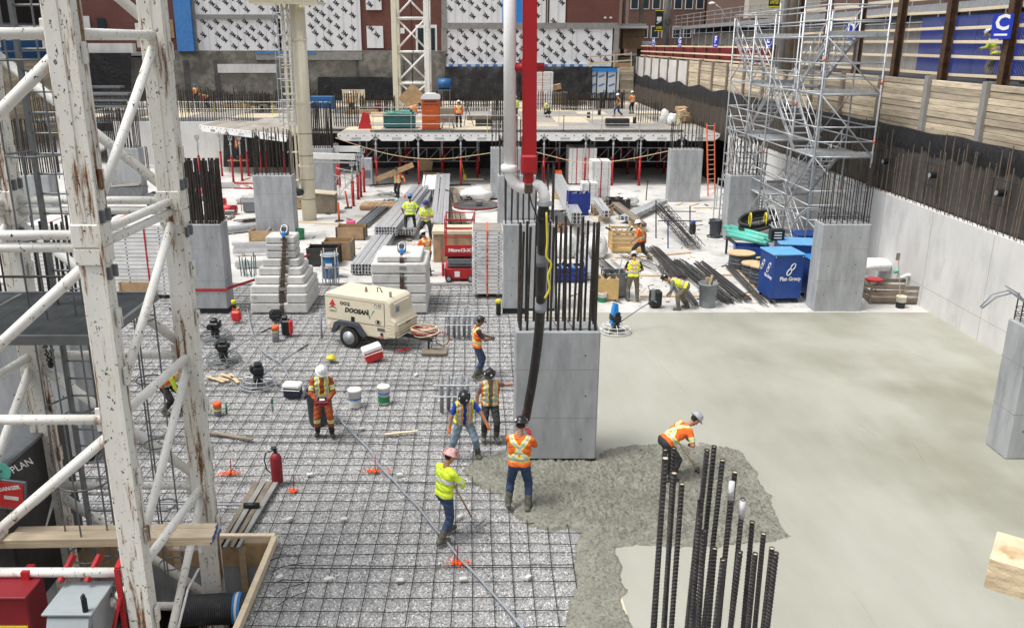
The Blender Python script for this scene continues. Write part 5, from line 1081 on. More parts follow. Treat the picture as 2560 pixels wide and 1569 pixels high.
# power trowels
def trowel(x, y, label, eng, rz, handle=True, z=.06, ringmat='galv', s=1.):
    t = thing('power_trowel', label, 'power trowel', G(x, y, z), rz)
    for zz, r in ((.05,.48),(.14,.47),(.24,.40)): MB().torus((0,0,zz), r*s, .012, 28, 5).o('guard_ring', ringmat, t, True)
    for i in range(10): a = i*math.pi/5; MB().tube([(.48*s*math.cos(a),.48*s*math.sin(a),.05),(.47*s*math.cos(a),.47*s*math.sin(a),.14),(.40*s*math.cos(a),.40*s*math.sin(a),.24),(.12*math.cos(a),.12*math.sin(a),.26)], .01, 4).o('guard_spoke', ringmat, t)
    for i in range(4): a = i*math.pi/2+.3; MB().box((.24*math.cos(a),.24*math.sin(a),.03), (.34,.13,.012), a, rx=.15).o('blade', 'galv_dark', t)
    MB().lathe([(.12,.1),(.14,.28),(.1,.36)], 10).o('gearbox', 'black', t); MB().bbox((0,0,.46), (.3,.26,.22), .04).bbox((.02,0,.62), (.2,.22,.12), .03).bar((.1,.14,.45), (.1,.22,.45), .09, 10).o('engine', eng, t); MB().bbox((-.16,0,.52), (.08,.2,.2), .03).o('air_filter', 'black', t)
    if handle: MB().tube([(.12,0,.3),(.9,0,.75),(1.35,.0,.95)], .018, 6).bar((1.3,-.2,.93), (1.3,.2,.93), .018, 6).o('handle', 'galv_dark', t); MB().bar((1.1,0,.84), (1.4,0,.975), .026, 8).o('grip', 'black', t)
    return t
trowel(647,965,'power trowel with a pale ring guard beside the blue cooler','black',R(25)); trowel(560,905,'black power trowel on timber scraps by the mast leg','black',R(10),ringmat='galv_dark'); trowel(540,848,'smaller black power trowel furthest back by the mast leg','black',R(175),ringmat='galv_dark')
bt_ = trowel(1538,830,'blue power trowel on the edge of the fresh slab','black',R(18),z=.105,ringmat='white_plastic')
MB().prism([(-.18,.3),(.02,.3),(.1,.55),(.05,.62),(.02,.95),(-.08,.98),(-.16,.6)], -.09, .09, 1).o('blue_column', 'blue_bright', bt_)
for i in range(5): a, b = G(520+20*i+U(-10,10), 940+U(-8,8), .08), G(560+12*i, 955+U(-14,8), .08); tag(MB().beam(a, b, .09, .03).o('timber_scrap', 'lumber'), 'short timber scrap under the black power trowel', 'timber', 'scraps under the trowels')
# stub pipes, pipe groups
def stub(x, y, label, h, r, c, top=None, n=1):
    t = thing('stub_pipe', label, 'pipe', G(x, y, .05))
    MB().lathe([(r,0),(r,h)], 12).o('pipe', c, t, True)
    if top: MB().lathe([(r*1.15,h-.1),(r*1.15,h+.02),(r*.9,h+.03)], 12).o('cap', top, t, True)
    return t
s_ = stub(545,1035,'grey stub pipe with an orange cap and yellow rope','.'and .3,.09,'pvc_grey','orange_cone'); MB().torus((0,0,.15), .11, .012, 14, 4, rx=.15).o('yellow_rope', 'yellow', s_, True)
s_ = stub(690,850,'grey stub pipe with yellow ties behind the power trowel',.45,.11,'pvc_grey','orange_cone'); MB().torus((0,0,.3), .12, .01, 14, 4).o('yellow_tie', 'yellow', s_, True)
stub(682,1028,'thin green-topped stake pipe on the mesh',.32,.025,'pvc_grey','green'); stub(567,1033,'thin green stake beside the orange-capped pipe',.3,.025,'green'); stub(805,845,'tall thin grey conduit standing at the compressor corner',.95,.03,'conduit'); stub(586,783,'black bollard pipe with a yellow top beside the taped column',.45,.07,'black','yellow'); stub(1246,785,'black bollard pipe with a yellow and teal top beside the strapped panels',.5,.08,'black','yellow')
for lab, x, y, n in (('group of grey conduit stubs tied to a rail beside the man with the phone',1150,845,6),('group of grey conduit stubs behind the man in the blue shirt',1140,1030,5)):
    t = thing('conduit_group', lab, 'conduits', G(x, y, .05))
    for i in range(n): MB().lathe([(.05,0),(.05,U(.75,1.0))], 10, c=(-.35+.16*i,.18*(i%2),0)).o('conduit', 'pvc_grey', t, True)
    for zz in (.45,.75): MB().bar((-.55,-.07,zz), (.7,-.07,zz), .02).o('rail', 'galv', t)
gc = thing('fuel_can', 'red plastic fuel can on the mesh before the stepped blocks', 'fuel can', G(592,803,.06)); MB().bbox((0,0,.2), (.32,.22,.36), .06).o('can', 'red_bright', gc); MB().tube([(.02,0,.38),(.06,0,.46),(.12,0,.5)], .025, 6).o('spout', 'yellow', gc, True); MB().tube([(-.12,0,.37),(-.1,0,.44),(.0,0,.43)], .02, 5).o('handle', 'red_bright', gc)
bm = thing('backpack_machine', 'red and black backpack machine standing beside the stub pipe', 'machine', G(718,838,.06)); MB().bbox((0,0,.28), (.3,.26,.52), .06).o('body', 'black', bm); MB().bbox((.14,-.04,.3), (.12,.24,.48), .05).o('red_shell', 'red_bright', bm); MB().bbox((-.05,.0,.6), (.2,.2,.12), .04).o('top_unit', 'black', bm)
rs_ = thing('rucksack', 'black rucksack lying against the stepped concrete blocks', 'bag', G(690,800,.06)); MB().bbox((0,0,.2), (.42,.3,.36), .09, .3, .3).bbox((.05,-.16,.14), (.3,.12,.2), .04, .3).o('bag', 'black_cloth', rs_); MB().torus((.1,-.2,.25), .16, .02, 12, 5, rx=R(80)).o('strap', 'black', rs_, True)
# red tape round the column
tp = thing('caution_tape', 'red caution tape strung from the taped column to the stakes', 'tape', G(560,720), world=True); z_ = .95
pts = [(-9.98,28.38,.85),(-8.64,28.38,.85),(-8.64,28.6,.86),(-7.6,29.4,1.05),(-6.4,31.5,1.35)]
for a, b in zip(pts, pts[1:]): MB().beam(a, b, .006, .09).o('strip', 'red', tp)
# grey hose snaking over the mesh
hz = [(618,770),(632,835),(660,880),(700,905),(722,940),(745,975),(800,985),(830,1015),(848,1045),(885,1085),(925,1125),(950,1165),(985,1200),(1015,1235),(1045,1265),(1080,1310),(1115,1350),(1150,1395),(1185,1430),(1230,1480),(1275,1530),(1320,1585),(1360,1640)]
tag(MB().tube(smooth_pts([G(x,y,.10) for x,y in hz],4), .022, 7).o('grey_hose', 'conduit', None, True), 'long grey hose snaking across the steel mesh to the bottom edge', 'hose')
# spray-painted marks: orange sprayed stones round a painted stake
def spray(x, y, label, sx, sy):
    t = thing('survey_mark', label, 'survey mark', G(x, y, .03)); m = MB()
    for i in range(110):
        a, q = U(0,6.28), random.gauss(0, .4); px_, py_ = q*math.cos(a)*sx, q*math.sin(a)*sy; s = U(.010,.024)
        m.box((px_,py_,.025+U(0,.012)), (s*1.5,s*1.2,s*.7), U(0,3))
    tag(m.o('sprayed_stones', 'spray_orange', t), kind='stuff'); MB().bar((0,0,0), (.01,0,.36), .012, 6).o('stake', 'spray_red', t)
spray(578,1184,'orange spray mark and stake beside the mast leg',.3,.14); spray(938,1178,'orange spray mark and stake left of the worker in yellow',.32,.12); spray(1143,1408,'orange spray mark and stake nearest the bottom of the photo',.22,.2); spray(735,1228,'small orange spray mark and stake beside the planks',.14,.12)
for i, (x, y) in enumerate(((820,1452),(1000,1455),(1158,1452),(723,1302),(860,1302),(1150,1295),(700,1447),(1040,940),(1000,1190),(775,1190),(1320,1447),(905,1075))):
    tag(MB().bbox((0,0,.04), (.13,.09,.07), .01, U(0,1)).o('spacer_block', 'conc_block', None, loc=G(x, y, .02)), 'small pale concrete spacer block under the steel mesh', 'spacer', 'mesh spacer blocks')
for lab, a, b, w in (('long thin board lying on the mesh right of the mast leg',(515,1078),(632,1097),.09),('pale broken lath lying left of the man in blue',(962,1085),(1045,1076),.07),('thin stick sticking out of the wet pour',(1545,1468),(1575,1569),.03)): tag(MB().beam(G(*a,.09), G(*b,.09), w, .03).o('loose_board', 'lumber_old' if w == .09 else 'lumber_pale'), lab, 'board')
tag(MB().beam(G(1003,850,.1)+V((0,-1,0)), G(1032,842,.1)+V((0,-1,0)), .06, .04).o('red_tool', 'red_bright'), 'small red tool lying on the mesh before the compressor', 'tool')
for i in range(5):
    a = (700+U(-8,8), 1395+32*i); p, q = G(675+5*i,1400+28*i,.08), G(760+U(-10,40),1395+26*i+U(-25,10),.08); tag(MB().tube([p,p.lerp(q,.3)+V((0,.03,.03)),q], .008, 5).o('loose_bar', 'rebar'), 'bent loose bar end at the edge of the timber frame', 'bar', 'loose bar ends by the hole')
# ---------------------------------------------------------------- stacked materials on the pale slab
def bundle(a, b, nw, nh, w, h, mat, label, cat='beams', name='beam_bundle', part='beam', z=.16, hollow=True, jit=.01, sleepers=True, gap=.012):
    a, b = G(*a, .1), G(*b, .1); d = (b-a); L = d.length; rz = math.atan2(d.y, d.x)
    t = thing(name, label, cat, a, rz); k = 0
    me = []
    for s in range(3):
        m = MB(); Ls = L+U(-.1,.1)
        if hollow: m.bx(0,Ls,-w/2,w/2,0,h*.12).bx(0,Ls,-w/2,w/2,h*.86,h).bx(0,Ls,-w*.18,w*.18,h*.1,h*.9).mat(1).bx(-.004,.0,-w*.42,-w*.2,h*.15,h*.82).bx(-.004,.0,w*.2,w*.42,h*.15,h*.82)
        else: m.bx(0,Ls,-w/2,w/2,0,h)
        me.append(m.mesh(part, [mat,'black']))
    for j in range(nh):
        for i in range(nw):
            o = link(part, me[(i+j) % 3], t, (U(-.05,.05), (i-(nw-1)/2)*(w+gap)+U(-jit,jit), z-.1+j*(h+.006))); o.rotation_euler = (0,0,U(-jit,jit)*.5)
    if sleepers:
        for u in (.2,.8): MB().box((L*u,0,z/2-.05-.004), (.1,nw*w+.2,z-.1), 0).o('sleeper', 'lumber', t)
    return t
bundle((905,688),(978,585),7,3,.115,.13,'alu','nearest bundle of grey aluminium beams left of the square blocks'); bundle((965,610),(1052,496),8,3,.115,.13,'alu','long bundle of aluminium beams reaching back past the lime-shirted workers',z=.5)
bundle((1018,600),(1062,500),6,2,.115,.13,'alu','aluminium beams under the seated worker',z=.35); bundle((1098,605),(1108,468),6,3,.125,.14,'alu','aluminium beam bundle right of the seated worker',z=.55); bundle((1082,502),(1085,462),9,5,.13,.12,'alu_white','white beam bundle with open ends facing the camera')
bundle((1140,572),(1128,492),8,4,.1,.09,'lumber_old','bundle of rough grey timber right of the beams','timber','timber_bundle','timber',hollow=False,jit=.03,gap=.03); bundle((905,570),(975,508),7,3,.07,.06,'galv_dark','dark steel tubes stacked behind the wooden bins','tubes','tube_bundle','tube',hollow=False,jit=.03)
bundle((935,610),(985,560),5,2,.08,.07,'galv_dark','short dark steel tubes leaning behind the nearest aluminium beams','tubes','tube_bundle','tube',hollow=False,jit=.04); bundle((1160,560),(1180,510),7,2,.08,.05,'alu_white','ribbed pale boards beside the round pan','boards','board_stack','board',hollow=False)
bundle((585,640),(700,636),1,4,.14,.12,'alu','pale aluminium tubes lying left of the stepped blocks','tubes','tube_bundle','tube',hollow=False,jit=.02,z=.2); bundle((590,670),(690,668),2,2,.14,.12,'alu','second layer of pale tubes beside the taped column','tubes','tube_bundle','tube',hollow=False,z=.15)
bundle((1440,590),(1392,480),3,3,.16,.17,'alu','large aluminium beams with open ends beside the blue crates',z=.7); bundle((1515,560),(1490,525),2,2,.2,.17,'alu','short aluminium channels right of the blue crates',z=.45); bundle((1560,560),(1655,515),3,2,.2,.1,'alu','pale channel sections tipped over beside the rebar rack',z=.3)
bundle((1605,580),(1520,510),4,2,.1,.08,'lumber_old','rusty beams lying behind the open wooden crate','beams',z=.35,hollow=True)
pls = thing('plywood_pile', 'pile of plywood sheets with timber scraps behind the lime-shirted workers', 'plywood', G(965,520))
for i in range(5): MB().bbox((U(-.05,.05),U(-.05,.05),.03+.05*i), (2.7,1.5,.045), .004, U(-.03,.03)).o('sheet', 'plywood', pls)
for i in range(5): MB().bbox((-.7+.25*i,U(-.3,.3),.28), (.7,.09,.06), .004, U(.4,1.2)).o('scrap', 'lumber', pls)
def planks(lab, pts, w=.15, h=.05, mat='lumber'):
    for k, (a, b) in enumerate(pts): tag(MB().beam(G(*a,.1)+V((0,0,h/2+.002)), G(*b,.1)+V((0,0,h/2+.002)), w, h).o('plank', mat), lab[k] if isinstance(lab, list) else lab, 'plank')
planks(['timber plank under the steel tubes','timber plank on the slab before the dark tubes','long timber plank below the white tarpaulin pile','short plank end beside the far pale column','plank lying right of the far pale column','longer plank beside the scaffold foot','plank under the loose rebar near the walking man','pale plank below the rebar rack','timber sleeper under the dark bar bundles','timber sleeper nearest the fresh slab','short plank between the bar bundles','plank in front of the tan box','dark plank edge before the cream tower'],
       [((888,540),(1020,548)),((770,612),(900,622)),((1100,471),(1225,476)),((1690,513),(1705,508)),((1725,515),(1745,509)),((1735,520),(1790,520)),((1538,645),(1640,640)),((1640,640),(1725,632)),((1600,690),(1830,688)),((1600,742),(1920,738)),((1540,548),(1610,545)),((1115,477),(1220,480)),((745,556),(860,562))])
# timber bins, drums
def bin_(x, y, label, w, d, h, mat, name='timber_bin', cat='bin', slats=0, rz=0, frame=None, fill=None, z=.1):
    t = thing(name, label, cat, G(x, y, z), rz); th = .03
    for k, (cx_, cy_, sx, sy) in enumerate(((0,-d/2,w,th),(0,d/2,w,th),(-w/2,0,th,d-th*2),(w/2,0,th,d-th*2))):
        if slats:
            for j in range(slats): hh = h/slats; MB().bbox((cx_,cy_,.06+hh*(j+.5)), (sx,sy,hh*.62), .004).o('slat', mat, t)
        else: MB().bbox((cx_,cy_,.06+h/2), (sx,sy,h), .005).o('side', mat, t)
    MB().bx(-w/2,w/2,-d/2,d/2,.04,.07).o('floor', mat, t)
    for sx in (-1,1):
        for sy in (-1,1): MB().bbox((sx*(w/2+.02),sy*(d/2+.02),.04+h/2), (.06,.06,h+.08), .005).o('corner_post', frame or mat, t)
    for i in range(14 if fill else 0):
        a = V((U(-w,w)*.4,U(-d,d)*.4,h*.8)); MB().beam(a, a+V((U(-.4,.4),U(-.3,.3),U(.0,.25))), U(.04,.12), U(.03,.08)).o('scrap', random.choice(fill), t)
    return t
bin_(848,645,'open brown timber bin behind the blue drum',1.15,.9,.75,'plywood','timber_bin',frame='galv_dark'); bin_(880,595,'open timber and steel cage bin behind the brown bin',1.25,.9,.55,'plywood',frame='steel_dark'); bin_(812,660,'dark steel bin behind the blue drum',1.2,.8,.7,'steel_dark','steel_bin'); bin_(672,600,'rust-brown timber bin with red marks behind the stepped blocks',1.5,.8,.45,'plywood',fill=('lumber','galv'))
bin_(1565,625,'open slatted wooden crate full of scrap beside the walking man',1.35,1.1,.95,'crate_wood','slatted_crate','crate',5,fill=('white_plastic','galv','black','steel_dark')); bin_(1510,745,'plain wooden box behind the dense column bars',.8,.7,.75,'crate_wood','wooden_box','box',fill=('lumber','galv')); bin_(1533,738,'grey steel bin full of clamps beside the lime-vested worker',.75,.7,.85,'galv_dark','steel_bin',fill=('galv','rust','steel_dark')); bin_(1445,520,'upper blue steel crate of clamps',1.0,.8,.75,'blue_crate','blue_crate','crate',z=.95,fill=('galv','galv_dark','galv')); bin_(1443,535,'lower blue steel crate under the crate of clamps',1.0,.8,.8,'blue_crate','blue_crate','crate'); bin_(1420,700,'blue slatted crate of tubes behind the column bars',1.2,.8,.55,'blue_crate','blue_crate','crate',3,fill=('galv','blue_bright','black')); bin_(1505,535,'shallow brown crate of steel clamps',1.0,.8,.35,'plywood','timber_bin','bin',fill=('galv','galv_dark','galv','steel_dark'))
bin_(2225,750,'dark weathered timber skip full of sheeting against the pale wall',1.75,1.0,.65,'lumber_old','timber_skip','skip',3,R(-4)); 
for lab, x, y, s, m_ in (('white crumpled sheeting on the dark timber skip',2180,670,(.75,.55,.22),'white_cloth'),('white plastic sheeting piled behind the skip',2205,640,(.7,.5,.25),'white_plastic'),('white tarpaulin pile beside the far middle column',1190,500,(1.0,.6,.42),'white_cloth'),('white cloth sacks behind the slatted crate',1490,640,(.5,.6,.6),'white_cloth'),('white rubble sack on the deck near the side wall',1662,310,(.36,.36,.62),'white_cloth'),('second white sack on the deck',1680,313,(.34,.34,.5),'white_cloth'),('white sheet heap behind the blue crates',1570,515,(.6,.5,.4),'white_cloth'),('white sack heap beside the pile of red tools',620,505,(.7,.5,.4),'white_cloth'),('white sack among the beams behind the column bars',1410,640,(.6,.6,.6),'white_plastic')):
    z_ = DZ if y < 320 else (.75 if x > 2150 and y > 650 else .1); c = G(x, y, z_); m = MB().ball((0,0,0), 1, 18, 12, s); o = m.o('sheet_pile', m_, None, True, loc=c+V((0,0,s[2]*.7)))
    for v in o.data.vertices:
        n = mn.noise(v.co*3.1+c)*.35+mn.noise(v.co*8+c)*.12; v.co *= 1+n
        v.co.z = max(v.co.z, -s[2]*.7)
    tag(o, lab, 'sheeting')
dr = thing('blue_drum', 'blue steel drum in a yellow rack in front of the bins', 'drum', G(826,692)); MB().lathe([(.30,.0),(.31,.02),(.30,.3),(.315,.32),(.30,.34),(.30,.6),(.315,.62),(.30,.64),(.31,.92),(.30,.94),(.29,.9)], 20).o('barrel', 'blue_drum', dr, True); MB().lathe([(.3,.93),(.28,.94)], 20).o('lid', 'conduit', dr, True)
for zz in (.45,.9): MB().torus((0,0,zz), .34, .02, 16, 4).o('rack_ring', 'cream_steel', dr)
for i in range(4): MB().bar((.36*math.cos(.8+i*1.57),.36*math.sin(.8+i*1.57),.0), (.36*math.cos(.8+i*1.57),.36*math.sin(.8+i*1.57),1.1), .025).o('rack_post', 'cream_steel', dr)
MB().bx(-.12,.14,-.322,-.3,.5,.62).o('label_plate', 'white_plastic', dr)
for lab, x, y, n in (('row of grey pipe clamps standing before the blue drum',828,708,10),('row of green pipe stakes left of the stepped blocks',622,690,8)):
    t = thing('stake_rack', lab, 'stakes', G(x, y)); 
    for i in range(n): MB().bar((-.3+.6*i/(n-1),U(-.15,.15),0), (-.3+.6*i/(n-1)+U(-.03,.03),U(-.15,.15),U(.6,.95)), .022, 6).o('stake', 'pvc_grey' if x > 700 else 'teal_dark', t)
# red scissor lift
sl2 = thing('scissor_lift', 'small red scissor lift behind the strapped panel stack', 'scissor lift', G(1150,700), R(0)); 
MB().bbox((0,.5,.32), (1.15,1.5,.42), .03).o('chassis', 'red', sl2)
for x in (-.42,.42): MB().lathe([(.13,-.06),(.13,.06)], 14, c=(x,-.28,.14), rx=R(90)).o('wheel', 'black_rubber', sl2, True); MB().lathe([(.08,.062),(.03,.07)], 12, c=(x,-.28,.14), rx=R(90)).o('hub', 'galv', sl2)
for i in range(3): MB().bbox((0,.45,.62+.12*i), (.95,1.3,.08), .01).o('scissor_stack', ('galv_dark','galv','galv_dark')[i], sl2)
MB().bbox((0,.5,1.05), (1.15,1.5,.1), .01).o('deck', 'red', sl2); MB().bbox((0,-.28,1.28), (1.1,.04,.36), .01).o('toe_panel', 'red', sl2); text('Micro13-X', .17, 'lettering', 'white_plastic', sl2, face_M((0,-.303,1.25), (1,0,0), (0,0,1)), off=.01, width=.86)
MB().bbox((.0,-.28,.84), (.9,.03,.14), .01).o('name_panel', 'galv_dark', sl2); MB().bx(-.2,.0,-.262,-.252,.2,.42).o('white_label', 'white_plastic', sl2)
for x in (-.55,.55):
    for y in (-.24,1.22): MB().bar((x,y,1.1), (x,y,2.45), .025).o('rail_post', 'red', sl2)
for zz in (1.75,2.1,2.42): MB().tube([(-.55,-.24,zz),(.55,-.24,zz),(.55,1.22,zz),(-.55,1.22,zz)], .024, 6, True).o('rail', 'red', sl2, True)
MB().tube([(-.62,-.2,1.3),(-.68,-.3,1.0),(-.66,-.32,.6)], .02, 5).bbox((-.63,-.3,.5), (.1,.2,.5), .02).o('side_ladder', 'red', sl2)
# strapped stacks of aluminium formwork panels
def panelstack(x, y, label, w, d, n, h, strap='orange_cone', rz=0, tilt=0, z=.16, tags=1, sx=.0):
    t = thing('panel_stack', label, 'formwork panels', G(x, y, .1), rz); m = MB(); m.bx(-w/2,w/2,0,d,0,h*.86).mat(1)
    for u in (.12,.5,.88):
        m.bx(-w/2+w*u-.028,-w/2+w*u+.028,-.003,.0,h*.3,h*.6).bx(-w/2+w*u-.028,-w/2+w*u+.028,-.003,.0,h*.3,h*.6)
    for u in (.2,.5,.8): m.bx(w/2,w/2+.003,d*u-.03,d*u+.03,h*.3,h*.6).bx(-w/2-.003,-w/2,d*u-.03,d*u+.03,h*.3,h*.6)
    me = m.mesh('panel', ['alu_white','black'])
    for i in range(n): link('panel', me, t, (U(-.012,.012), U(-.012,.012), z-.1+h*i))
    MB().bx(-w/2+.02,w/2-.02,.02,d-.02,z-.1+h*n-.012,z-.1+h*n+.004).o('panel_face', 'ply_grey' if strap == 'orange_cone' and w < 1.3 else 'conc_block', t)
    for s in ((sx,) if tags == 1 else (-w*.22, w*.22)):
        MB().bx(s-.03,s+.03,-.012,-.004,.02,z-.1+h*n).bx(s-.03,s+.03,-.012,d+.012,z-.1+h*n+.005,z-.1+h*n+.01).o('strap', strap, t)
    for xx in (-w*.35, w*.35): MB().bx(xx-.05,xx+.05,.05,d-.05,-.0,z-.1-.004).o('bearer', 'galv_dark', t)
    return t
ps_ = panelstack(1218,740,'tall strapped stack of white formwork panels with an orange strap beside the column',1.08,1.5,17,.135,'orange_cone',z=.2)
m = MB()
for i in range(30): a = V((U(-.54,-.2),-.02,U(.5,2.1))); m.tube([a,a+V((U(-.1,.25),-.05,U(-.15,.15))),a+V((U(0,.6),-.02,U(-.3,.3)))], .008, 4)
tag(m.o('frayed_rope', 'plastic_sheet', ps_), kind='stuff')
panelstack(1455,440+22,'tall double stack of white formwork panels with red straps behind the blue crates',1.75,2.3,18,.125,'red',tags=2,z=.2); panelstack(1500,506,'white formwork panel stack with a red strap in front of the double stack',1.1,1.4,18,.125,'red',z=.2); panelstack(1473,512,'lower white formwork panel stack with a dark top beside the blue crates',.9,1.0,9,.13,'black',z=.16)
panelstack(330,740,'big leaning stack of white perforated formwork panels behind the mast',3.2,2.6,18,.14,'red',tags=2); panelstack(170,740,'wide stack of white formwork panels with red straps seen through the mast',2.6,2.6,18,.14,'red',tags=2)
wb = bin_(355,735,'brown plywood box beside the leaning panels behind the mast',1.15,.8,.5,'plywood','plywood_box','box')
# round pan on brown timber box
rp = thing('trowel_pan', 'big round float pan with a red rim lying on a timber box', 'float pan', G(1192,600)+V((0,.9,0))); MB().lathe([(1.05,1.42),(1.12,1.44),(1.12,1.52),(1.07,1.52),(1.05,1.46),(.02,1.45)], 36).o('pan', 'conc_dark', rp, True); MB().torus((0,0,1.5), 1.12, .03, 40, 6).o('rim', 'red_dark', rp, True); MB().torus((0,0,1.36), 1.12, .04, 40, 6).o('lower_rim', 'white_plastic', rp, True); MB().bbox((.1,-.1,1.6), (.3,.2,.22), .03).bar((-.6,-.1,1.56), (.6,.0,1.56), .03).o('bracket', 'galv_dark', rp)
tbx = thing('timber_box', 'brown timber box under the round float pan', 'box', G(1140,660)+V((0,.8,0))); MB().bbox((0,.2,.62), (1.9,1.3,1.2), .01).o('body', 'plywood', tbx); MB().bbox((0,.2,1.26), (2.0,1.4,.14), .01).o('top_frame', 'ply_pale', tbx)
for x in (-.6,0,.6): MB().bx(x-.05,x+.05,-.47,-.44,.05,1.2).o('batten', 'lumber_old', tbx)
wtb = trowel(1172,520,'black power trowel with raised handlebars beside the white tarpaulin','black',R(160),ringmat='steel_dark',z=.1)
# cones, pink bucket, misc on the slab
def deline(x, y, label, lean=0):
    t = thing('delineator_post', label, 'delineator', G(x, y)); MB().bbox((0,0,.03), (.4,.4,.06), .02).o('base', 'black_rubber', t); o = MB().lathe([(.06,.05),(.05,.95),(.02,1.0)], 10).o('post', 'orange_cone', t, True); o.rotation_euler = (0,lean,0); o2 = MB().lathe([(.056,.62),(.053,.76)], 10, cap=False).o('reflective_band', 'orange_cone', t); o2.rotation_euler = (0,lean,0)
deline(848,553,'orange delineator post standing nearest the cream tower'); deline(871,520,'orange delineator post leaning beside the red props',R(-8)); deline(1014,532,'short orange delineator among the aluminium beams')
pkb = thing('pink_crate', 'bright pink plastic crate with bags on the slab', 'crate', G(878,572)); MB().bbox((0,0,.22), (.42,.32,.4), .03).o('crate', 'pink', pkb); MB().ball((-.32,0,.16), .2, 8, 6, (1,.8,.8)).o('white_bag', 'white_cloth', pkb, True)
tbk = bucket(1002,525,'black bucket with a teal rag on top','black',.2,.5); MB().ball((0,0,.55), .2, 8, 6, (1,.8,.6)).o('rag', 'teal', tbk, True)
tnb = thing('tan_job_box', 'open tan steel job box under the deck', 'job box', G(1082,460)); MB().bbox((0,.4,.4), (1.25,.75,.7), .02).o('body', 'tan_box', tnb); MB().bbox((-.5,.75,1.1), (.9,.06,.75), .01, ry=R(8)).o('open_lid', 'tan_box', tnb); MB().bx(-.55,.55,.1,.7,.74,.78).o('tray', 'black', tnb); text('JOBOX', .14, 'lettering', 'white_plastic', tnb, face_M((.35,.02,.5), (1,0,0), (0,0,1))) if False else MB().bx(.15,.5,.018,.026,.45,.55).o('label', 'white_plastic', tnb)
for x in (-.5,.5): MB().lathe([(.07,-.03),(.07,.03)], 10, c=(x,.1,.03+.04), rx=R(90)).o('caster', 'black', tnb)
gcb = thing('grey_locker', 'grey steel locker standing beside the red prop cluster', 'locker', G(918,465)); MB().bbox((0,.3,.9), (.7,.55,1.75), .02).o('body', 'galv', gcb); MB().bx(-.25,.25,.015,.022,.5,1.0).o('panel', 'galv_dark', gcb)
pjk = thing('pallet_jack', 'yellow pallet jack in the shade under the deck', 'pallet jack', G(1190,452)); MB().bx(-.7,.5,-.25,-.1,.08,.16).bx(-.7,.5,.1,.25,.08,.16).o('forks', 'cream_steel', pjk); MB().bbox((-.75,0,.25), (.2,.4,.4), .03).bar((-.78,0,.4), (-.95,0,1.2), .025).o('handle', 'yellow', pjk)
orl = thing('orange_heater', 'orange machine beside the double panel stack', 'machine', G(1402,462)); MB().prism([(-.35,0),(.35,0),(.35,.3),(.1,.3),(.05,.9),(-.35,.9)], 0, .6, 1).o('body', 'orange_cone', orl); MB().bx(-.2,.02,-.008,0,.5,.7).o('panel', 'white_plastic', orl)
ol = thing('orange_ladder', 'orange fibreglass ladder leaning on the deck edge by the pale column', 'ladder', G(1780,480), world=True)
for a, b in (((1770,490),(1767,308)),((1787,487),(1786,308))): MB().beam(G(*a,.1), G(b[0],b[1],4.3)*1, .05, .1).o('rail', 'orange_cone', ol)
pA, qA = G(1770,490,.1), G(1767,308,4.3); pB, qB = G(1787,487,.1), G(1786,308,4.3)
for i in range(15): u = (i+.5)/15; MB().bar(pA.lerp(qA,u), pB.lerp(qB,u), .02).o('rung', 'galv', ol)
# rope along the deck front
for lab, pts in (('sagging pale rope strung in front of the deck from the cream tower',[(838,344),(905,366),(960,382),(1020,393),(1080,397),(1140,394),(1232,381)]),('sagging pale rope strung from the boom to the far pale column',[(1330,377),(1380,390),(1430,402),(1480,406),(1530,403),(1590,394),(1680,375)])):
    tag(MB().tube(smooth_pts([atY(x,y,54.5) for x,y in pts],4), .025, 5).o('rope', 'rope', None, True), lab, 'rope')
# rebar piles on the slab
def pile(a, b, n, label, r=.014, spread=.5, part='bar', mat='rebar_dark', layers=3):
    a, b = G(*a), G(*b); t = thing('rebar_pile', label, 'rebar', (a+b)/2, world=True); d = (b-a).normalized(); s = V((-d.y,d.x,0))
    for i in range(n):
        o = s*U(-spread,spread)*(1-.2*(i%layers)); e = d*U(-.25,.25); z = V((0,0,.1+r+(i%layers)*r*2.1)); MB().tube([a+o+e+z, (a+b)/2+o+z+s*U(-.04,.04), b+o*U(.85,1.15)+e+z], r, 5).o(part, mat, t)
pile((1640,690),(1700,770),0,'x') if False else None
pile((1690,660),(1810,760),26,'dark bar bundle lying just right of the trash can',.02,.42); pile((1830,670),(1920,765),18,'thin bars lying left of the cable reels',.016,.35); pile((1745,668),(1850,755),24,'thick dark bar bundle between the trash can and the reels',.024,.4); pile((1630,625),(1700,700),24,'long bar pile reaching back towards the rebar rack',.016,.3); pile((1500,655),(1570,720),14,'bent bars beside the slatted crate',.012,.5,mat='rebar'); pile((1655,670),(1730,770),16,'bar bundle behind the bending worker',.018,.3)
pile((1570,640),(1660,680),8,'loose thin bars on the slab behind the walking man',.01,.5,mat='rebar')
rk2 = thing('rebar_rack', 'dark tube rack holding a folded bar cage on the slab', 'rack', G(1680,600), world=True)
for (x0,y0,x1,y1) in ((1640,595,1640,500),(1725,575,1725,515),(1670,620,1670,550),(1615,500,1620,440)): p = G(x0,y0); q = atY(x1,y1,p.y); MB().bar(p, q, .03).o('post', 'steel_dark' if x0 != 1670 else 'blue_box', rk2)
for (a, b, Yq) in (((1620,528),(1740,528),44),((1645,551),(1755,552),41)): MB().bar(atY(*a,Yq), atY(*b,Yq), .028).o('cross_bar', 'steel_dark', rk2)
cgp = [G(1650,525,1.1),G(1735,622,.15)]
for i in range(26): o = V((U(-.35,.35),U(-.5,.5),U(0,.35))); MB().bar(cgp[0]+o, cgp[1]+o*.9+V((U(-.1,.25),0,0)), .012, 4).o('bar', 'rebar_dark', rk2)
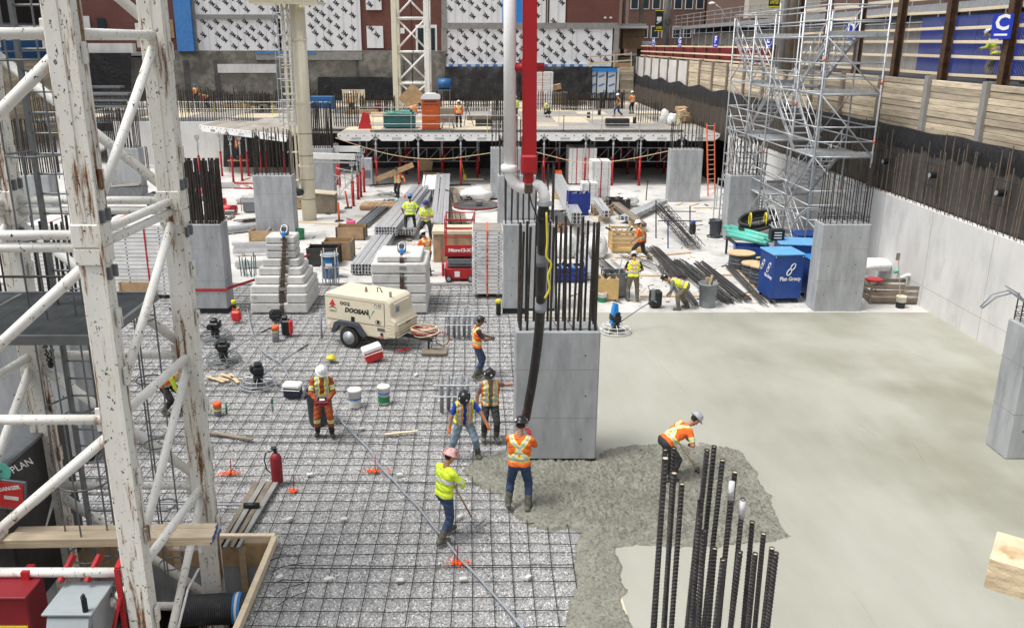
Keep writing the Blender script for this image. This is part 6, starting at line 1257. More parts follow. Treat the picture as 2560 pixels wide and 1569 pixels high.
for i in range(12): c = cgp[0].lerp(cgp[1], (i+.5)/12)+V((0,0,.2)); MB().torus(c, .36, .011, 10, 4, rx=R(60), rz=R(-40), sc=(1.2,.8,1)).o('hoop', 'rebar_dark', rk2)
hnb = thing('tool_harness', 'dark harness hanging from the rebar rack', 'harness', atY(1733,555,41)); MB().ball((0,0,-.35), .16, 8, 8, (1,.7,2.4)).o('webbing', 'black_cloth', hnb, True); MB().ball((0,-.02,0), .12, 8, 6, (1,.7,.9)).o('blue_pad', 'blue_box', hnb, True)
# blue job boxes with link emblem
def linkmark(par, o, right, up, s, txt=None, tw=None):
    M = face_M(o, right, up); m = MB()
    for k, (dx, dy) in enumerate(((-.11,-.17),(.11,.17))):
        c = V((dx*s,dy*s,0)); a = R(60)
        m.tube([c+V((.2*s*math.cos(q)*math.cos(a)*1.15-.12*s*math.sin(q)*math.sin(a), .2*s*math.cos(q)*math.sin(a)*1.15+.12*s*math.sin(q)*math.cos(a), .0)) for q in [i*math.pi/7 for i in range(14)]], .035*s, 4, True)
    ob = m.o('link_emblem', 'white_plastic', par); ob.data.transform(M)
    if txt: text(txt, s*.36, 'lettering', 'white_plastic', par, M @ Matrix.Translation((0,-.62*s,.0)), off=.006, width=tw)
def jobbox(x, y, label, w, d, h, rz, lid='blue_lid', open_=False, marks=(), legs=True, z=.1, p=None):
    t = thing('job_box', label, 'job box', p or G(x, y, z), rz); b0 = .18 if legs else .03
    if open_:
        for cx_, cy_, sx, sy in ((0,0,w,.03),(0,d,w,.03),(-w/2,d/2,.03,d),(w/2,d/2,.03,d)): MB().bbox((cx_,cy_,b0+h/2), (sx,sy,h), .006).o('side', 'blue_box', t)
        MB().bx(-w/2+.03,w/2-.03,.03,d-.03,b0,b0+.04).o('floor', 'blue_box', t); MB().bx(-w/2+.05,w/2-.05,.04,d-.04,b0+h*.5,b0+h*.55).o('load', 'lumber_old', t)
    else:
        MB().bbox((0,d/2,b0+h/2), (w,d,h), .015).o('body', 'blue_box', t); MB().bbox((0,d/2,b0+h+.025), (w+.06,d+.06,.05), .012).o('lid', lid, t)
        for xx in (-w/2+.06, w/2-.06): MB().lathe([(.02,0),(.02,.01)], 8, c=(xx,-.006,b0+h-.05), rx=R(90)).o('bolt', 'white_plastic', t)
    if legs:
        for xx in (-w/2+.1,w/2-.1):
            for yy in (.1,d-.1): MB().lathe([(.07,-.025),(.07,.025)], 10, c=(xx,yy,.07), rx=R(90)).bbox((xx,yy,.15), (.08,.08,.06), .01).o('caster', 'black', t)
    for (f, u, v, s, tx, tw) in marks:
        if f == 'f': linkmark(t, (u,-.008,b0+v), (1,0,0), (0,0,1), s, tx, tw)
        elif f == 'l': linkmark(t, (-w/2-.008,u,b0+v), (0,-1,0), (0,0,1), s, tx, tw)
    return t
jobbox(1962,758,'tall blue job box with a pale worn lid and white link emblem, nearest the camera',1.1,1.15,1.55,R(6),marks=(('f',.1,1.05,.55,'Plan Group',.75),('l',.35,1.05,.5,'Plan Group',.6),('l',.85,1.05,.5,None,None)))
jobbox(2010,725,'wide blue job box with a pale blue lid behind the tall box',2.0,1.2,1.5,R(-8),marks=(('f',.45,1.05,.55,None,None),)); jobbox(2040,690,'blue job box standing furthest back beside the pale column',1.7,1.0,1.4,R(-5),lid='blue_box'); jobbox(2035,752,'narrow bright blue locker wedged against the pale column',.55,.8,1.3,R(0),lid='blue_bright')
jobbox(1878,665,'open blue steel bin with a white emblem holding scrap, left of the job boxes',1.35,.9,.75,R(-12),open_=True,marks=(('f',-.2,.38,.4,None,None),),legs=False)
bkb = thing('black_case', 'small black case with white labels on the wide job box', 'case', G(1940,600,1.8)); MB().bbox((0,0,.22), (.5,.35,.42), .02).o('case', 'black', bkb)
for i in range(3): MB().bx(-.14,.14,-.182,-.175,.1+.1*i,.14+.1*i).o('label', 'white_plastic', bkb)
tpi = thing('teal_pipes', 'bundle of teal plastic pipes lying on the racks behind the blue bin', 'pipes', G(1860,600,.9), world=True)
for i in range(5): a, b = G(1812+5*i,566+10*(i%3),1.0+.1*(i%2)), G(1905+6*i,592+8*(i%3),1.05+.1*(i%2)); MB().lathe([(.1,0),(.1,1),(.085,1),(.085,.0)], 12, cap=False).o('x', 'teal', tpi) if False else MB().bar(a, b, .1, 12).o('pipe', 'teal', tpi, True)
bh = thing('black_hose_coil', 'coil of thick black corrugated hose with yellow ties on the teal pipes', 'hose', G(1895,560,1.35))
for i in range(4): MB().torus((U(-.05,.05),U(-.08,.08),.09*i), .62, .075, 28, 8, rx=.35+U(-.1,.1), ry=R(-14), sc=(1.25,.75,1)).o('hose_loop', 'black_rubber', bh, True)
for x in (-.45,.2): MB().torus((x,-.3,.25), .27, .035, 14, 5, ry=R(90), sc=(1.1,.6,1)).o('yellow_tie', 'yellow', bh, True)
def reel(x, y, label, r=.52, h=.62):
    t = thing('cable_reel', label, 'cable reel', G(x, y)); MB().lathe([(r,.02),(r,.07)], 22).o('bottom_flange', 'wood_reel', t); MB().lathe([(r,h),(r,h+.05)], 22).o('top_flange', 'wood_reel', t); MB().lathe([(r*.4,.07),(r*.4,h)], 14).o('core', 'wood_reel', t)
    for i in range(int((h-.09)/.045)): MB().torus((0,0,.1+.045*i), r*.84+U(-.03,.02), .026, 22, 5).o('cable_turn', 'cable_grey', t, True)
reel(1905,712,'cable reel with grey cable and a yellow harness on it, nearest the job boxes',.56,.75); reel(1850,672,'cable reel with grey cable standing furthest from the job boxes',.54,.65); reel(1880,690,'low cable reel between the other two reels',.45,.5)
yh = thing('yellow_harness', 'yellow safety harness thrown over the cable reel', 'harness', G(1912,650,.95)); 
for i in range(7): MB().tube([(U(-.35,.1),U(-.2,.2),.05+U(0,.1)),(U(-.1,.2),U(-.3,.0),.12+U(0,.1)),(U(.15,.5),U(-.4,-.1),U(-.3,.05))], .045, 5).o('webbing', 'yellow' if i % 2 else 'black_cloth', yh, True)
bkt = bucket(2250,768,'mud-splashed cream bucket holding a broom beside the dark skip','cream_steel',.17,.42,((.0,.5,'black'),)); MB().bar((0,0,.1), (-.25,.1,1.7), .015).o('broom_handle', 'lumber', bkt); MB().bbox((-.27,.11,1.78), (.12,.05,.25), .01).o('broom_head', 'lumber_old', bkt)
rdc = thing('red_chair', 'folding red seat leaning before the dark skip', 'stool', G(2180,740)); MB().lathe([(.3,.6),(.3,.66)], 14).o('seat', 'red', rdc); MB().bar((-.25,0,.6), (.3,-.1,0), .015).bar((.25,0,.6), (-.3,-.1,0), .015).o('leg', 'black', rdc)
cbx = thing('cardboard_box', 'open cardboard box behind the dark skip', 'box', G(2195,655,.1)); MB().bbox((0,0,.2), (.6,.45,.4), .01).o('box', 'cardboard', cbx); MB().bbox((.1,-.26,.42), (.55,.2,.02), .004, rx=R(20)).o('flap', 'cardboard', cbx)
for lab, a, c in (('yellow and white pipe end on the dark skip',(2250,695),'white_plastic'),('teal bent pipe end on the dark skip',(2235,680),'teal')): p = G(*a,.85); tag(MB().tube([p,p+V((.25,0,.12)),p+V((.5,0,.05))], .07, 8).o('pipe_piece', c, None, True), lab, 'pipe')
cr = thing('spray_backpack', 'black backpack sprayer in front of the bending worker', 'sprayer', G(1637,768)); MB().bbox((0,0,.33), (.42,.34,.6), .07).o('tank', 'black', cr); MB().bbox((-.1,-.12,.5), (.14,.14,.4), .03).o('grey_panel', 'grey_plastic', cr); MB().tube([(-.2,0,.6),(-.3,-.1,.8),(-.1,-.1,.85)], .015, 5).o('hose', 'black', cr)
lv = thing('bull_float', 'long-handled float leaning over the grey steel bin', 'float', G(1545,750), world=True); MB().bar(G(1534,748), atY(1556,640,30.2), .014).o('handle', 'galv', lv); MB().beam(G(1515,745), G(1553,757), .1, .02).o('blade', 'steel_dark', lv)
# red machines, ladder and trays between the left columns
lt = thing('red_ladder', 'red and white ladder lying on the tubes left of the tall grey column', 'ladder', G(600,465), world=True)
for yy in (457,470): MB().beam(atY(585,yy,50), atY(637,yy+1,50), .06, .08).o('rail', 'red', lt)
for i in range(6): MB().bar(atY(590+8*i,457,50), atY(590+8*i,471,50), .018).o('rung', 'white_plastic', lt)
for k, (x, y, s) in enumerate(((500,500,1.),(540,520,.8),(570,535,.7))):
    t = thing('red_machine', ('large red machine tank behind the dense bars','red machine with hoses behind the dense bars','small red cylinder beside the white sacks')[k], 'machine', G(x, y)); MB().bar((-.7*s,0,.4*s), (.7*s,0,.4*s), .32*s, 12).o('tank', 'red_bright', t, True); MB().bbox((.2,-.2,.25*s), (.8*s,.4*s,.3*s), .04).o('frame', 'galv_dark', t); MB().torus((.5*s,-.2,.5*s), .2*s, .03, 12, 5, rx=R(70)).o('hose', 'black', t, True)
for k, (x, y) in enumerate(((540,470),(600,492),(640,488))): bundle((x,y),(x+60,y),2,2,.16,.14,'alu',('tubes lying behind the dense bars','tubes lying under the red ladder','tubes lying left of the tall grey column')[k],'tubes','tube_bundle','tube',hollow=False)
gn = thing('generator', 'grey generator beside the white sack heap', 'generator', G(632,530)); MB().bbox((0,0,.35), (.9,.6,.6), .06).o('body', 'grey_plastic', gn); MB().tube([(-.5,-.35,.1),(-.5,-.35,.8),(.5,-.35,.8),(.5,-.35,.1)], .02, 5).o('frame', 'black', gn)
tr = thing('rebar_trolley', 'pale slanted timber chute beside the cream tower', 'chute', G(800,530)); MB().prism([(-.6,.05),(.9,.05),(.9,1.0),(-.6,1.15)], -.5, .5, 1).o('body', 'lumber_old', tr); MB().box((.15,0,1.1), (1.6,1.1,.04), ry=R(5)).o('top', 'ply_pale', tr)
blk = thing('flat_tray', 'grey steel waste skip with timber behind the far column in the mast', 'skip', G(320,500)); MB().prism([(-.9,0),(.9,0),(1.1,.8),(-1.1,.8)], -.5, .5, 1).o('body', 'galv_dark', blk)
for i in range(4): MB().beam((-.9+.2*i,-.4+.2*i,.85), (.9,-.3+.2*i,.95+.06*i), .12, .05).o('scrap', 'lumber' if i%2 else 'galv', blk)
# ---------------------------------------------------------------- things on the deck
pt = thing('portable_toilet', 'orange portable toilet with a white domed roof on the deck', 'portable toilet', G(1077,326,DZ)); w = 1.16
MB().bbox((0,.58,1.05), (w,1.16,2.0), .05).o('cabin', 'toilet_orange', pt); MB().prism([(-.62,2.0),(.62,2.0),(.62,2.16),(.5,2.27),(.25,2.36),(-.25,2.36),(-.5,2.27),(-.62,2.16)], -.06, 1.22, 1).o('roof', 'white_plastic', pt)
for zz in (.35,.75,1.15): MB().bbox((0,-.005,zz), (.62,.03,.26), .012).o('moulded_panel', 'toilet_orange', pt)
MB().bx(-.4,.4,-.012,.0,1.8,1.92).o('name_band', 'chain_rust', pt); MB().bx(-.5,.5,-.02,-.0,1.66,1.7).o('vent', 'red_dark', pt); MB().bx(-.62,.62,-.06,1.2,-.0,.07).o('base', 'steel_dark', pt); MB().lathe([(.06,2.3),(.06,2.5)], 8, c=(.4,.9,0)).o('vent_pipe', 'black', pt)
gs = thing('green_skip', 'dark green steel bin on the deck topped with teal strips', 'skip', G(998,322,DZ)); MB().prism([(-1.05,.1),(1.05,.1),(1.05,.85),(-1.05,.85)], 0, 1.0, 1).o('body', 'teal_dark', gs); MB().bx(-1.1,1.1,-.04,1.04,.85,.92).o('rim', 'teal_dark', gs)
for i in range(7): MB().beam((-1.0+U(0,.3),.1+.12*i,.95+U(0,.2)), (.7+U(0,.3),.1+.12*i+U(-.1,.1),.98+U(0,.25)), .12, .03).o('teal_strip', 'teal', gs)
dd_ = thing('plywood_diamond', 'sheet of plywood standing on its corner beside the toilet', 'plywood', G(1033,285,DZ)); MB().box((0,0,1.25), (1.7,.04,1.7), ry=R(45)).o('sheet', 'plywood', dd_)
tag(MB().bbox((0,0,.7), (2.2,.05,1.4), .004).o('plywood_sheet', 'ply_pale', None, loc=G(884,262,DZ)), 'plywood sheet propped behind the tall rebar cage', 'plywood')
for lab, x, y in (('small sawhorse beside the toilet on the deck',1120,320),('brown sawhorse at the far left of the deck',660,282)):
    t = thing('sawhorse', lab, 'sawhorse', G(x, y, DZ)); MB().bbox((0,0,.62), (.7,.12,.1), .01).o('top', 'lumber_old', t)
    for s in (-1,1):
        for q in (-1,1): MB().beam((s*.25,0,.6), (s*.42,q*.25,0), .08, .04).o('leg', 'lumber_old', t)
tpd = thing('survey_tripod', 'survey tripod beside the orange-vested man on the deck', 'tripod', G(1168,315,DZ))
for a in (0,2.1,4.2): MB().bar((0,0,1.35), (.45*math.cos(a),.45*math.sin(a),0), .025).o('leg', 'steel_dark', tpd)
MB().bbox((0,0,1.5), (.2,.2,.28), .03).o('instrument', 'galv_dark', tpd)
bb = thing('blue_barrel', 'blue plastic barrel on a stand behind the toilet', 'barrel', G(1112,262,DZ)); MB().bar((-.6,0,1.9), (.6,0,1.9), .5, 16).o('barrel', 'blue_drum', bb, True); MB().bx(-.6,.6,-.5,.5,1.3,1.42).o('cradle', 'galv_dark', bb)
for x in (-.5,.5):
    for y in (-.4,.4): MB().bar((x,y,0), (x,y,1.4), .04).o('leg', 'galv_dark', bb)
tag(MB().bbox((0,0,.5), (1.5,.8,1.0), .02).o('dark_bin', 'lumber_old', None, loc=G(1120,305,DZ)), 'dark timber bin behind the toilet', 'bin'); tag(MB().bbox((0,0,.25), (1.2,.5,.5), .02).o('dark_box', 'steel_dark', None, loc=G(1210,315,DZ)), 'long dark box on the deck right of the surveyor', 'box'); tag(MB().bbox((0,0,.3), (.5,.4,.6), .05).o('red_can', 'red_bright', None, loc=G(945,280,DZ)), 'small red can far back on the deck', 'can'); tag(MB().prism([(-.45,0),(.45,0),(.3,1.0),(-.1,1.1)], -.05, .25, 1).o('red_bag', 'red', None, loc=G(912,322,DZ)), 'red bag hanging at the deck edge left of the green bin', 'bag')
tag(MB().bbox((0,0,.55), (3.4,.9,1.1), .03).o('blue_tank', 'blue_drum', None, loc=G(790,272,DZ)), 'blue container behind the cage beside the cream pole', 'container'); tag(MB().bbox((0,0,.35), (1.6,.6,.5), .03).o('timber_block', 'steel_dark', None, loc=G(1630,318,DZ)+V((-2.4,0,0))), 'long dark opening edge beam on the deck by the white sacks', 'beam')
dps = panelstack(1355,275,'white formwork panel stack far back on the deck right of the boom',1.9,1.5,20,.15,'red'); dps.location.z = DZ; dps.location = G(1355,268,DZ)
tag(MB().bbox((0,0,.6), (2.6,.9,1.2), .02).o('timber_stack', 'lumber_old', None, loc=G(1382,262,DZ)), 'dark stack of timber boards far back right of the boom', 'timber'); tag(MB().bbox((0,0,1.5), (2.0,.7,.5), .02, ry=R(-12)).o('tilted_crate', 'plywood', None, loc=G(1375,262,DZ)), 'tilted brown crate on top of the dark timber stack', 'crate')
for lab, x, y in (('short black pipe stub standing on the deck',1471,295),('thin black pipe stub further back on the deck',1498,288),('black stub by the deck guardrail',1586,308)): tag(MB().lathe([(.13,0),(.13,.45)], 10).o('pipe_stub', 'black', None, True, loc=G(x,y,DZ)), lab, 'pipe')
dbx = thing('carton_heap', 'heap of brown cartons beside the white sacks', 'cartons', G(1705,308,DZ))
for i in range(6): MB().bbox((U(-.6,.6),U(-.3,.3),.2+.16*i), (U(.5,.9),.5,.3), .01, U(0,2), rx=U(-.3,.3)).o('carton', 'cardboard' if i%2 else 'lumber', dbx)
for i, (x, y) in enumerate(((590,270),(648,262),(905,285),(960,292),(1215,300),(1440,262))): tag(MB().bbox((0,0,.18), (U(1.5,3.2),.5,.35), .01, U(-.2,.2)).o('timber_stack', ('lumber','lumber_old','plywood')[i%3], None, loc=G(x,y,DZ)), ('pale timber stack at the far left of the deck','dark timber behind the cream pole','brown timber by the tall cage','timber near the diamond sheet','dark timber before the tarpaulin','brown timber before the blue sheathing')[i], 'timber')
tag(drape(890,1800,340,452,64.6,'tarp_and_shade','added_shade_sheet',None,30,5,.25,21), 'added dark sheet standing in for the shade under the deck', 'tarpaulin')  # added sheet, its dark colour paints the deep shade under the deck
# small scrap lying about the pale slab
m = MB(); rr_ = random.Random(3)
for i in range(420):
    x, y = rr_.uniform(600,2150), rr_.uniform(470,760); p = G(x, y, .104)
    if p.y < 32.5 and p.x < 2.6: continue
    if p.x > 15: continue
    L = rr_.choice((.05,.08,.12,.3,.5)); m.mat(rr_.choice((0,1,2,0))).box((p.x,p.y,.112), (L,rr_.uniform(.03,.09),rr_.uniform(.012,.04)), rr_.uniform(0,3.1))
tag(m.o('debris', ['lumber','lumber_old','steel_dark']), 'small scraps of wood and steel scattered over the pale slab', None, None, 'stuff')
ss = thing('small_scaffold', 'small galvanised scaffold frame beside the column at the tower foot', 'scaffold', G(1800,545), world=True)
for x, y in ((1783,545),(1805,545),(1790,520),(1812,520)): p = G(x, y); MB().bar(p, p+V((0,0,3.6 if x > 1800 else 1.7)), .03).o('standard', 'galv', ss)
for zz in (.5,1.1,1.6): MB().bar(G(1783,545)+V((0,0,zz)), G(1805,545)+V((0,0,zz)), .025).bar(G(1790,520)+V((0,0,zz)), G(1812,520)+V((0,0,zz)), .025).o('ledger', 'galv', ss)
tag(drape(560,836,336,446,64.9,'tarp_and_shade','added_shade_sheet',None,20,5,.2,33), 'added dark sheet standing in for shade behind the skewed deck props', 'tarpaulin')  # added backing, the shade behind these props is put into its colour
# more stacked material between the left columns and round the beams
wc = thing('wire_coil', 'tangled coil of tie wire on a timber beside the plank carrier', 'wire', G(968,492))
for i in range(8): MB().torus((U(-.3,.3),U(-.1,.1),.12+U(0,.1)), U(.3,.5), .012, 16, 4, rx=U(-.3,.3), ry=U(-.3,.3), sc=(1.5,.6,1)).o('wire_loop', 'galv_dark', wc)
for k, (x, y, w, d, h, m_, lab) in enumerate(((700,478,2.0,.9,.8,'galv_dark','grey steel waste bin behind the tall grey column'),(760,520,1.2,.8,.5,'plywood','brown crate at the foot of the cream tower'),(470,470,2.4,1.0,.9,'steel_dark','dark steel bin at the far left before the core wall'),(420,520,1.8,1.0,.8,'galv_dark','grey bin behind the dense black bars'),(1545,520,1.1,.8,.5,'steel_dark','dark bin behind the aluminium channels'),(1385,600,1.0,.8,.7,'plywood','brown box hidden behind the central column bars'),(1400,560,1.2,.8,.6,'galv_dark','grey bin behind the central column bars'))):
    bin_(x, y, lab, w, d, h, m_, 'waste_bin', 'bin', fill=('lumber','galv','lumber_old','steel_dark'))
for k, (a, b, n, lab) in enumerate((((470,560),(560,545),5,'tubes lying in front of the red machines'),((560,585),(640,575),5,'pale tubes on the slab beside the taped column'),((1470,700),(1440,600),5,'tubes stacked behind the central column bars'),((1385,690),(1480,688),4,'tubes lying crosswise behind the central column bars'))):
    bundle(a, b, n, 3, .09, .08, 'galv' if k else 'galv_dark', lab, 'tubes', 'tube_bundle', 'tube', hollow=False, jit=.04)
for k, (a, b, n) in enumerate((((600,560),(730,545),10),((1080,470),(1180,466),6),((930,470),(1010,462),8))):
    pile(a, b, n, ('loose bars lying before the tall grey column','loose bars lying before the white beam bundle','loose bars lying behind the plank carrier')[k], .016, .5, mat='rebar')
for i in range(26):
    x, y = U(560,760), U(445,560)
    if i % 2: x, y = U(860,1240), U(468,600)
    p = G(x, y); tag(MB().bbox((0,0,.05), (U(.3,1.4),U(.08,.2),U(.04,.1)), .006, U(0,3.1)).o('timber_offcut', random.choice(('lumber','lumber_old','plywood','lumber_pale')), None, loc=p), 'loose timber offcut lying on the pale slab', 'timber', 'timber offcuts on the slab')
tpr = thing('pipe_trestle', 'low steel trestle carrying the teal pipes', 'trestle', G(1860,620), world=True)
for x in (1828,1900):
    p = G(x,596,.9); MB().bx(p.x-.05,p.x+.05,p.y-.7,p.y+.7,.78,.88).o('beam', 'steel_dark', tpr)
    for d_ in (-.6,.6): MB().bx(p.x-.04,p.x+.04,p.y+d_-.04,p.y+d_+.04,.1,.78).o('leg', 'steel_dark', tpr)
wpl = thing('work_platform', 'small work platform under the skewed deck corner', 'platform', (G(600,430).x,62.,.1))
MB().bbox((0,0,.86), (1.4,.8,.06), .01).o('board', 'lumber', wpl)
for x in (-.6,.6):
    for y in (-.3,.3): MB().bar((x,y,0), (x,y,.84), .03).o('leg', 'galv_dark', wpl)
# ---------------------------------------------------------------- people
def capsule(m, p, q, r1, r2, n=10):
    p, q = V(p), V(q); d = q-p
    if d.length < 1e-4: d = V((0,0,1e-4)); q = p+d
    d.normalize(); u = d.orthogonal().normalized(); w = d.cross(u); rings = []
    for a in (-80,-50,-20): rings.append((p+d*r1*math.sin(R(a)), r1*math.cos(R(a))))
    rings.append((p, r1)); rings.append((q, r2))
    for a in (20,50,80): rings.append((q+d*r2*math.sin(R(a)), r2*math.cos(R(a))))
    vs = [c+(u*math.cos(2*math.pi*k/n)+w*math.sin(2*math.pi*k/n))*rr for c, rr in rings for k in range(n)]
    fs = [(i*n+k, i*n+(k+1)%n, (i+1)*n+(k+1)%n, (i+1)*n+k) for i in range(len(rings)-1) for k in range(n)]
    fs += [tuple(range(n))[::-1], tuple(range((len(rings)-1)*n, len(rings)*n))]
    m.add(vs, fs)
def ik(a, c, l1, l2, pole):
    a, c, pole = V(a), V(c), V(pole); d = c-a; L = d.length
    if L > (l1+l2)*.995: c = a+d*((l1+l2)*.995/L); d = c-a; L = d.length
    x = (l1*l1-l2*l2+L*L)/(2*L); h = math.sqrt(max(0, l1*l1-x*x)); d.normalize(); pv = pole-d*pole.dot(d)
    pv = pv.normalized() if pv.length > 1e-4 else d.orthogonal().normalized()
    return a+d*x+pv*h, c
BODY_N = 0
def person(label, loc, rz, top='hv_orange', vest=None, trim='lime_trim', sleeve=None, short=False, bot='jeans', boot='boot_mud', hat='hat_white', skin='skin', glove=None,
           feet=((-.13,.02,0),(.13,.0,0)), pelvis=(0,0,.92), lean=.06, side=0, twist=0, hands=((-.26,.12,.86),(.26,.12,.86)), head=(.15,0), elb=None, knee=None, s=1., vox=.0125, back='x', legband=False, belly=0, sleeveband=False, cap=False, hoodband=False, group=None):
    global BODY_N; BODY_N += 1
    t = thing('person', label, 'person', loc, rz, group)
    P = V(pelvis); T = V((math.sin(side), math.sin(lean)*math.cos(side), math.cos(lean)*math.cos(side))); Xv = V((math.cos(twist), math.sin(twist), 0)); Xv = (Xv-T*Xv.dot(T)).normalized(); Fw = T.cross(Xv)
    pr = []
    def cp_(p, q, r1, r2, tg): pr.append((V(p), V(q), r1, r2, tg))
    fine = vox < .015; b = belly
    cp_(P-Xv*.085, P+Xv*.085, .118, .118, 'hip'); cp_(P+T*.15-Xv*.075+Fw*b, P+T*.15+Xv*.075+Fw*b, .118, .118, 'torso'); cp_(P+T*.28-Xv*.09+Fw*b*.5, P+T*.28+Xv*.09+Fw*b*.5, .118, .118, 'torso'); cp_(P+T*.39-Xv*.105, P+T*.39+Xv*.105, .115, .115, 'torso'); cp_(P+T*.475-Xv*.15, P+T*.475+Xv*.15, .07, .07, 'torso')
    cp_(P+T*.52, P+T*.62+Fw*.015, .06, .055, 'skin')
    hp_, hy = head; hx = (Xv*math.cos(hy)+Fw*math.sin(hy)).normalized(); f0 = T.cross(hx); hu = (T*math.cos(hp_)+f0*math.sin(hp_)).normalized(); hf = hx.cross(hu)*-1; hf = hu.cross(hx)
    Hc = P+T*.60+hu*.12+hf*.02
    cp_(Hc+hu*.025-hf*.025, Hc+hu*.02+hf*.025, .083, .082, 'skin'); cp_(Hc-hu*.05+hf*.035, Hc-hu*.065+hf*.045, .062, .05, 'skin'); cp_(Hc+hf*.1-hu*.01, Hc+hf*.112-hu*.028, .014, .017, 'skin')
    for sg in (-1,1): cp_(Hc+hx*.083*sg, Hc+hx*.086*sg-hu*.03, .018, .014, 'skin')
    eyes = []
    for k, sg in enumerate((-1,1)):
        S = P+T*.465+Xv*.195*sg; pole = (elb[k] if elb else (Xv*sg*.6-Fw*.6-T*.4)); E_, Wr = ik(S, hands[k], .29, .255, pole)
        st = sleeve or top
        cp_(S, E_, .062, .05, 'uarm'); cp_(E_, Wr, .047, .034, 'farm'); d = (Wr-E_).normalized()
        dn = V((0,0,-1)); pn = dn-d*dn.dot(d); pn = pn.normalized() if pn.length > .05 else -Fw; ac = d.cross(pn).normalized()
        cp_(Wr+d*.02-ac*.018, Wr+d*.075-ac*.02, .021, .02, 'hand'); cp_(Wr+d*.02+ac*.018, Wr+d*.075+ac*.02, .021, .02, 'hand')
        if fine:
            for i, ln in enumerate((.07,.08,.075,.06)):
                b0 = Wr+d*.085+ac*(-.033+.022*i); k1 = b0+(d*.75+pn*.55).normalized()*ln*.55; k2 = k1+(d*.15+pn*.95).normalized()*ln*.5; cp_(b0, k1, .0105, .0095, 'hand'); cp_(k1, k2, .0095, .0085, 'hand')
            tb_ = Wr+d*.025-ac*.035*sg; cp_(tb_, tb_+(d*.6-ac*.7*sg+pn*.4).normalized()*.05, .013, .011, 'hand'); cp_(tb_+(d*.6-ac*.7*sg+pn*.4).normalized()*.05, tb_+(d*.9-ac*.6*sg+pn*.7).normalized()*.085, .011, .009, 'hand')
        else: cp_(Wr+d*.08, Wr+d*.13+pn*.05, .028, .02, 'hand')
    for k, sg in enumerate((-1,1)):
        hj = P+Xv*.095*sg-T*.03; ft = V(feet[k]); an = ft+V((0,0,.10)); fd = V((sg*.18,1,0)).normalized()
        if len(feet[k]) > 3: fd = V((math.sin(feet[k][3]),math.cos(feet[k][3]),0)); ft = V(feet[k][:3]); an = ft+V((0,0,.10))
        K, A_ = ik(hj, an, .44, .41, (knee[k] if knee else V((sg*.15,1,0)))); cp_(hj, K, .094, .07, 'bot'); cp_(K, A_, .069, .056, 'bot')
        sh = (K-A_).normalized(); cp_(A_+sh*.17, A_, .068, .06, 'boot'+'LR'[k]); off = A_-an; cp_(ft+off+V((0,0,.05))-fd*.05, ft+off+V((0,0,.045))+fd*.15, .052, .045, 'boot'+'LR'[k])
    m = MB()
    for p, q, a, b_, tg in pr: capsule(m, p, q, a, b_)
    me = bpy.data.meshes.new('tmp'); me.from_pydata(m.v, [], m.f); ob = bpy.data.objects.new('tmp', me); COL.objects.link(ob)
    rm = ob.modifiers.new('r', 'REMESH'); rm.mode = 'VOXEL'; rm.voxel_size = vox if fine else vox; rm.use_smooth_shade = True
    sm_ = ob.modifiers.new('s', 'SMOOTH'); sm_.factor = .5; sm_.iterations = 2 if fine else 1
    bm_ = bpy.data.meshes.new_from_object(ob.evaluated_get(bpy.context.evaluated_depsgraph_get())); bpy.data.objects.remove(ob); bpy.data.meshes.remove(me)
    nv, nf = len(bm_.vertices), len(bm_.polygons); co_ = np.empty(nv*3); bm_.vertices.foreach_get('co', co_); co_ = co_.reshape(-1,3); vn = np.empty(nv*3); bm_.vertices.foreach_get('normal', vn); vn = vn.reshape(-1,3)
    ct_ = np.empty(nf*3); bm_.polygons.foreach_get('center', ct_); ct_ = ct_.reshape(-1,3)
    best = np.full(nf, 1e9); who = np.zeros(nf, int); tt = np.zeros(nf)
    for i, (p, q, a, b_, tg) in enumerate(pr):
        p_, e = np.array(p), np.array(q-p); u = np.clip(((ct_-p_)@e)/max(1e-9, e@e), 0, 1); dd_ = np.linalg.norm(ct_-p_-u[:,None]*e, axis=1)-(a+(b_-a)*u); k = dd_ < best; best[k] = dd_[k]; who[k] = i; tt[k] = u[k]
    tags = np.array([x[4] for x in pr])[who]
    rel = ct_-np.array(P); h = rel@np.array(T); u = rel@np.array(Xv); f = rel@np.array(Fw)
    is_t = np.isin(tags, ('torso','hip')) & (h > -.02); legs = (tags == 'bot') | ((tags == 'hip') & (h <= -.02) ); uarm = tags == 'uarm'; farm = tags == 'farm'; hand = tags == 'hand'; boots = np.isin(tags, ('bootL','bootR'))
    wob = .006*np.sin(ct_[:,0]*40)+.006*np.sin(ct_[:,2]*33)
    u = u+wob; h = h+wob
    def stripes(w):
        s1 = np.abs(h-.115) < w
        if back == 'x': bk_ = (f < .0) & ((np.abs(u-.14*(h-.30)/.2) < w*1.15) | (np.abs(u+.14*(h-.30)/.2) < w*1.15)) & (h > .11)
        else: bk_ = (f < 0) & (np.abs(np.abs(u)-.1) < w)
        return s1 | bk_ | ((f >= 0) & (np.abs(np.abs(u)-.105) < w))
    sv = sleeve or top; mats = [skin, sv, 'hair', glove or skin, bot, boot, top]
    mi = np.zeros(nf, int); mi[uarm] = 1; mi[farm & ((not short))] = 1; 
    if short: mi[uarm & (tt > .75)] = 0
    mi[hand] = 3; mi[farm & (tt > .8) & bool(glove)] = 3; mi[legs] = 4; mi[boots] = 5; mi[is_t] = 6
    hd = ((ct_-np.array(Hc))@np.array(hf) < -.02) & (tags == 'skin') & ((ct_-np.array(Hc))@np.array(hu) > -.04); mi[hd] = 2
    def add_mats(me_, ms):
        me_.materials.clear()
        for x in ms: me_.materials.append(MT(x))
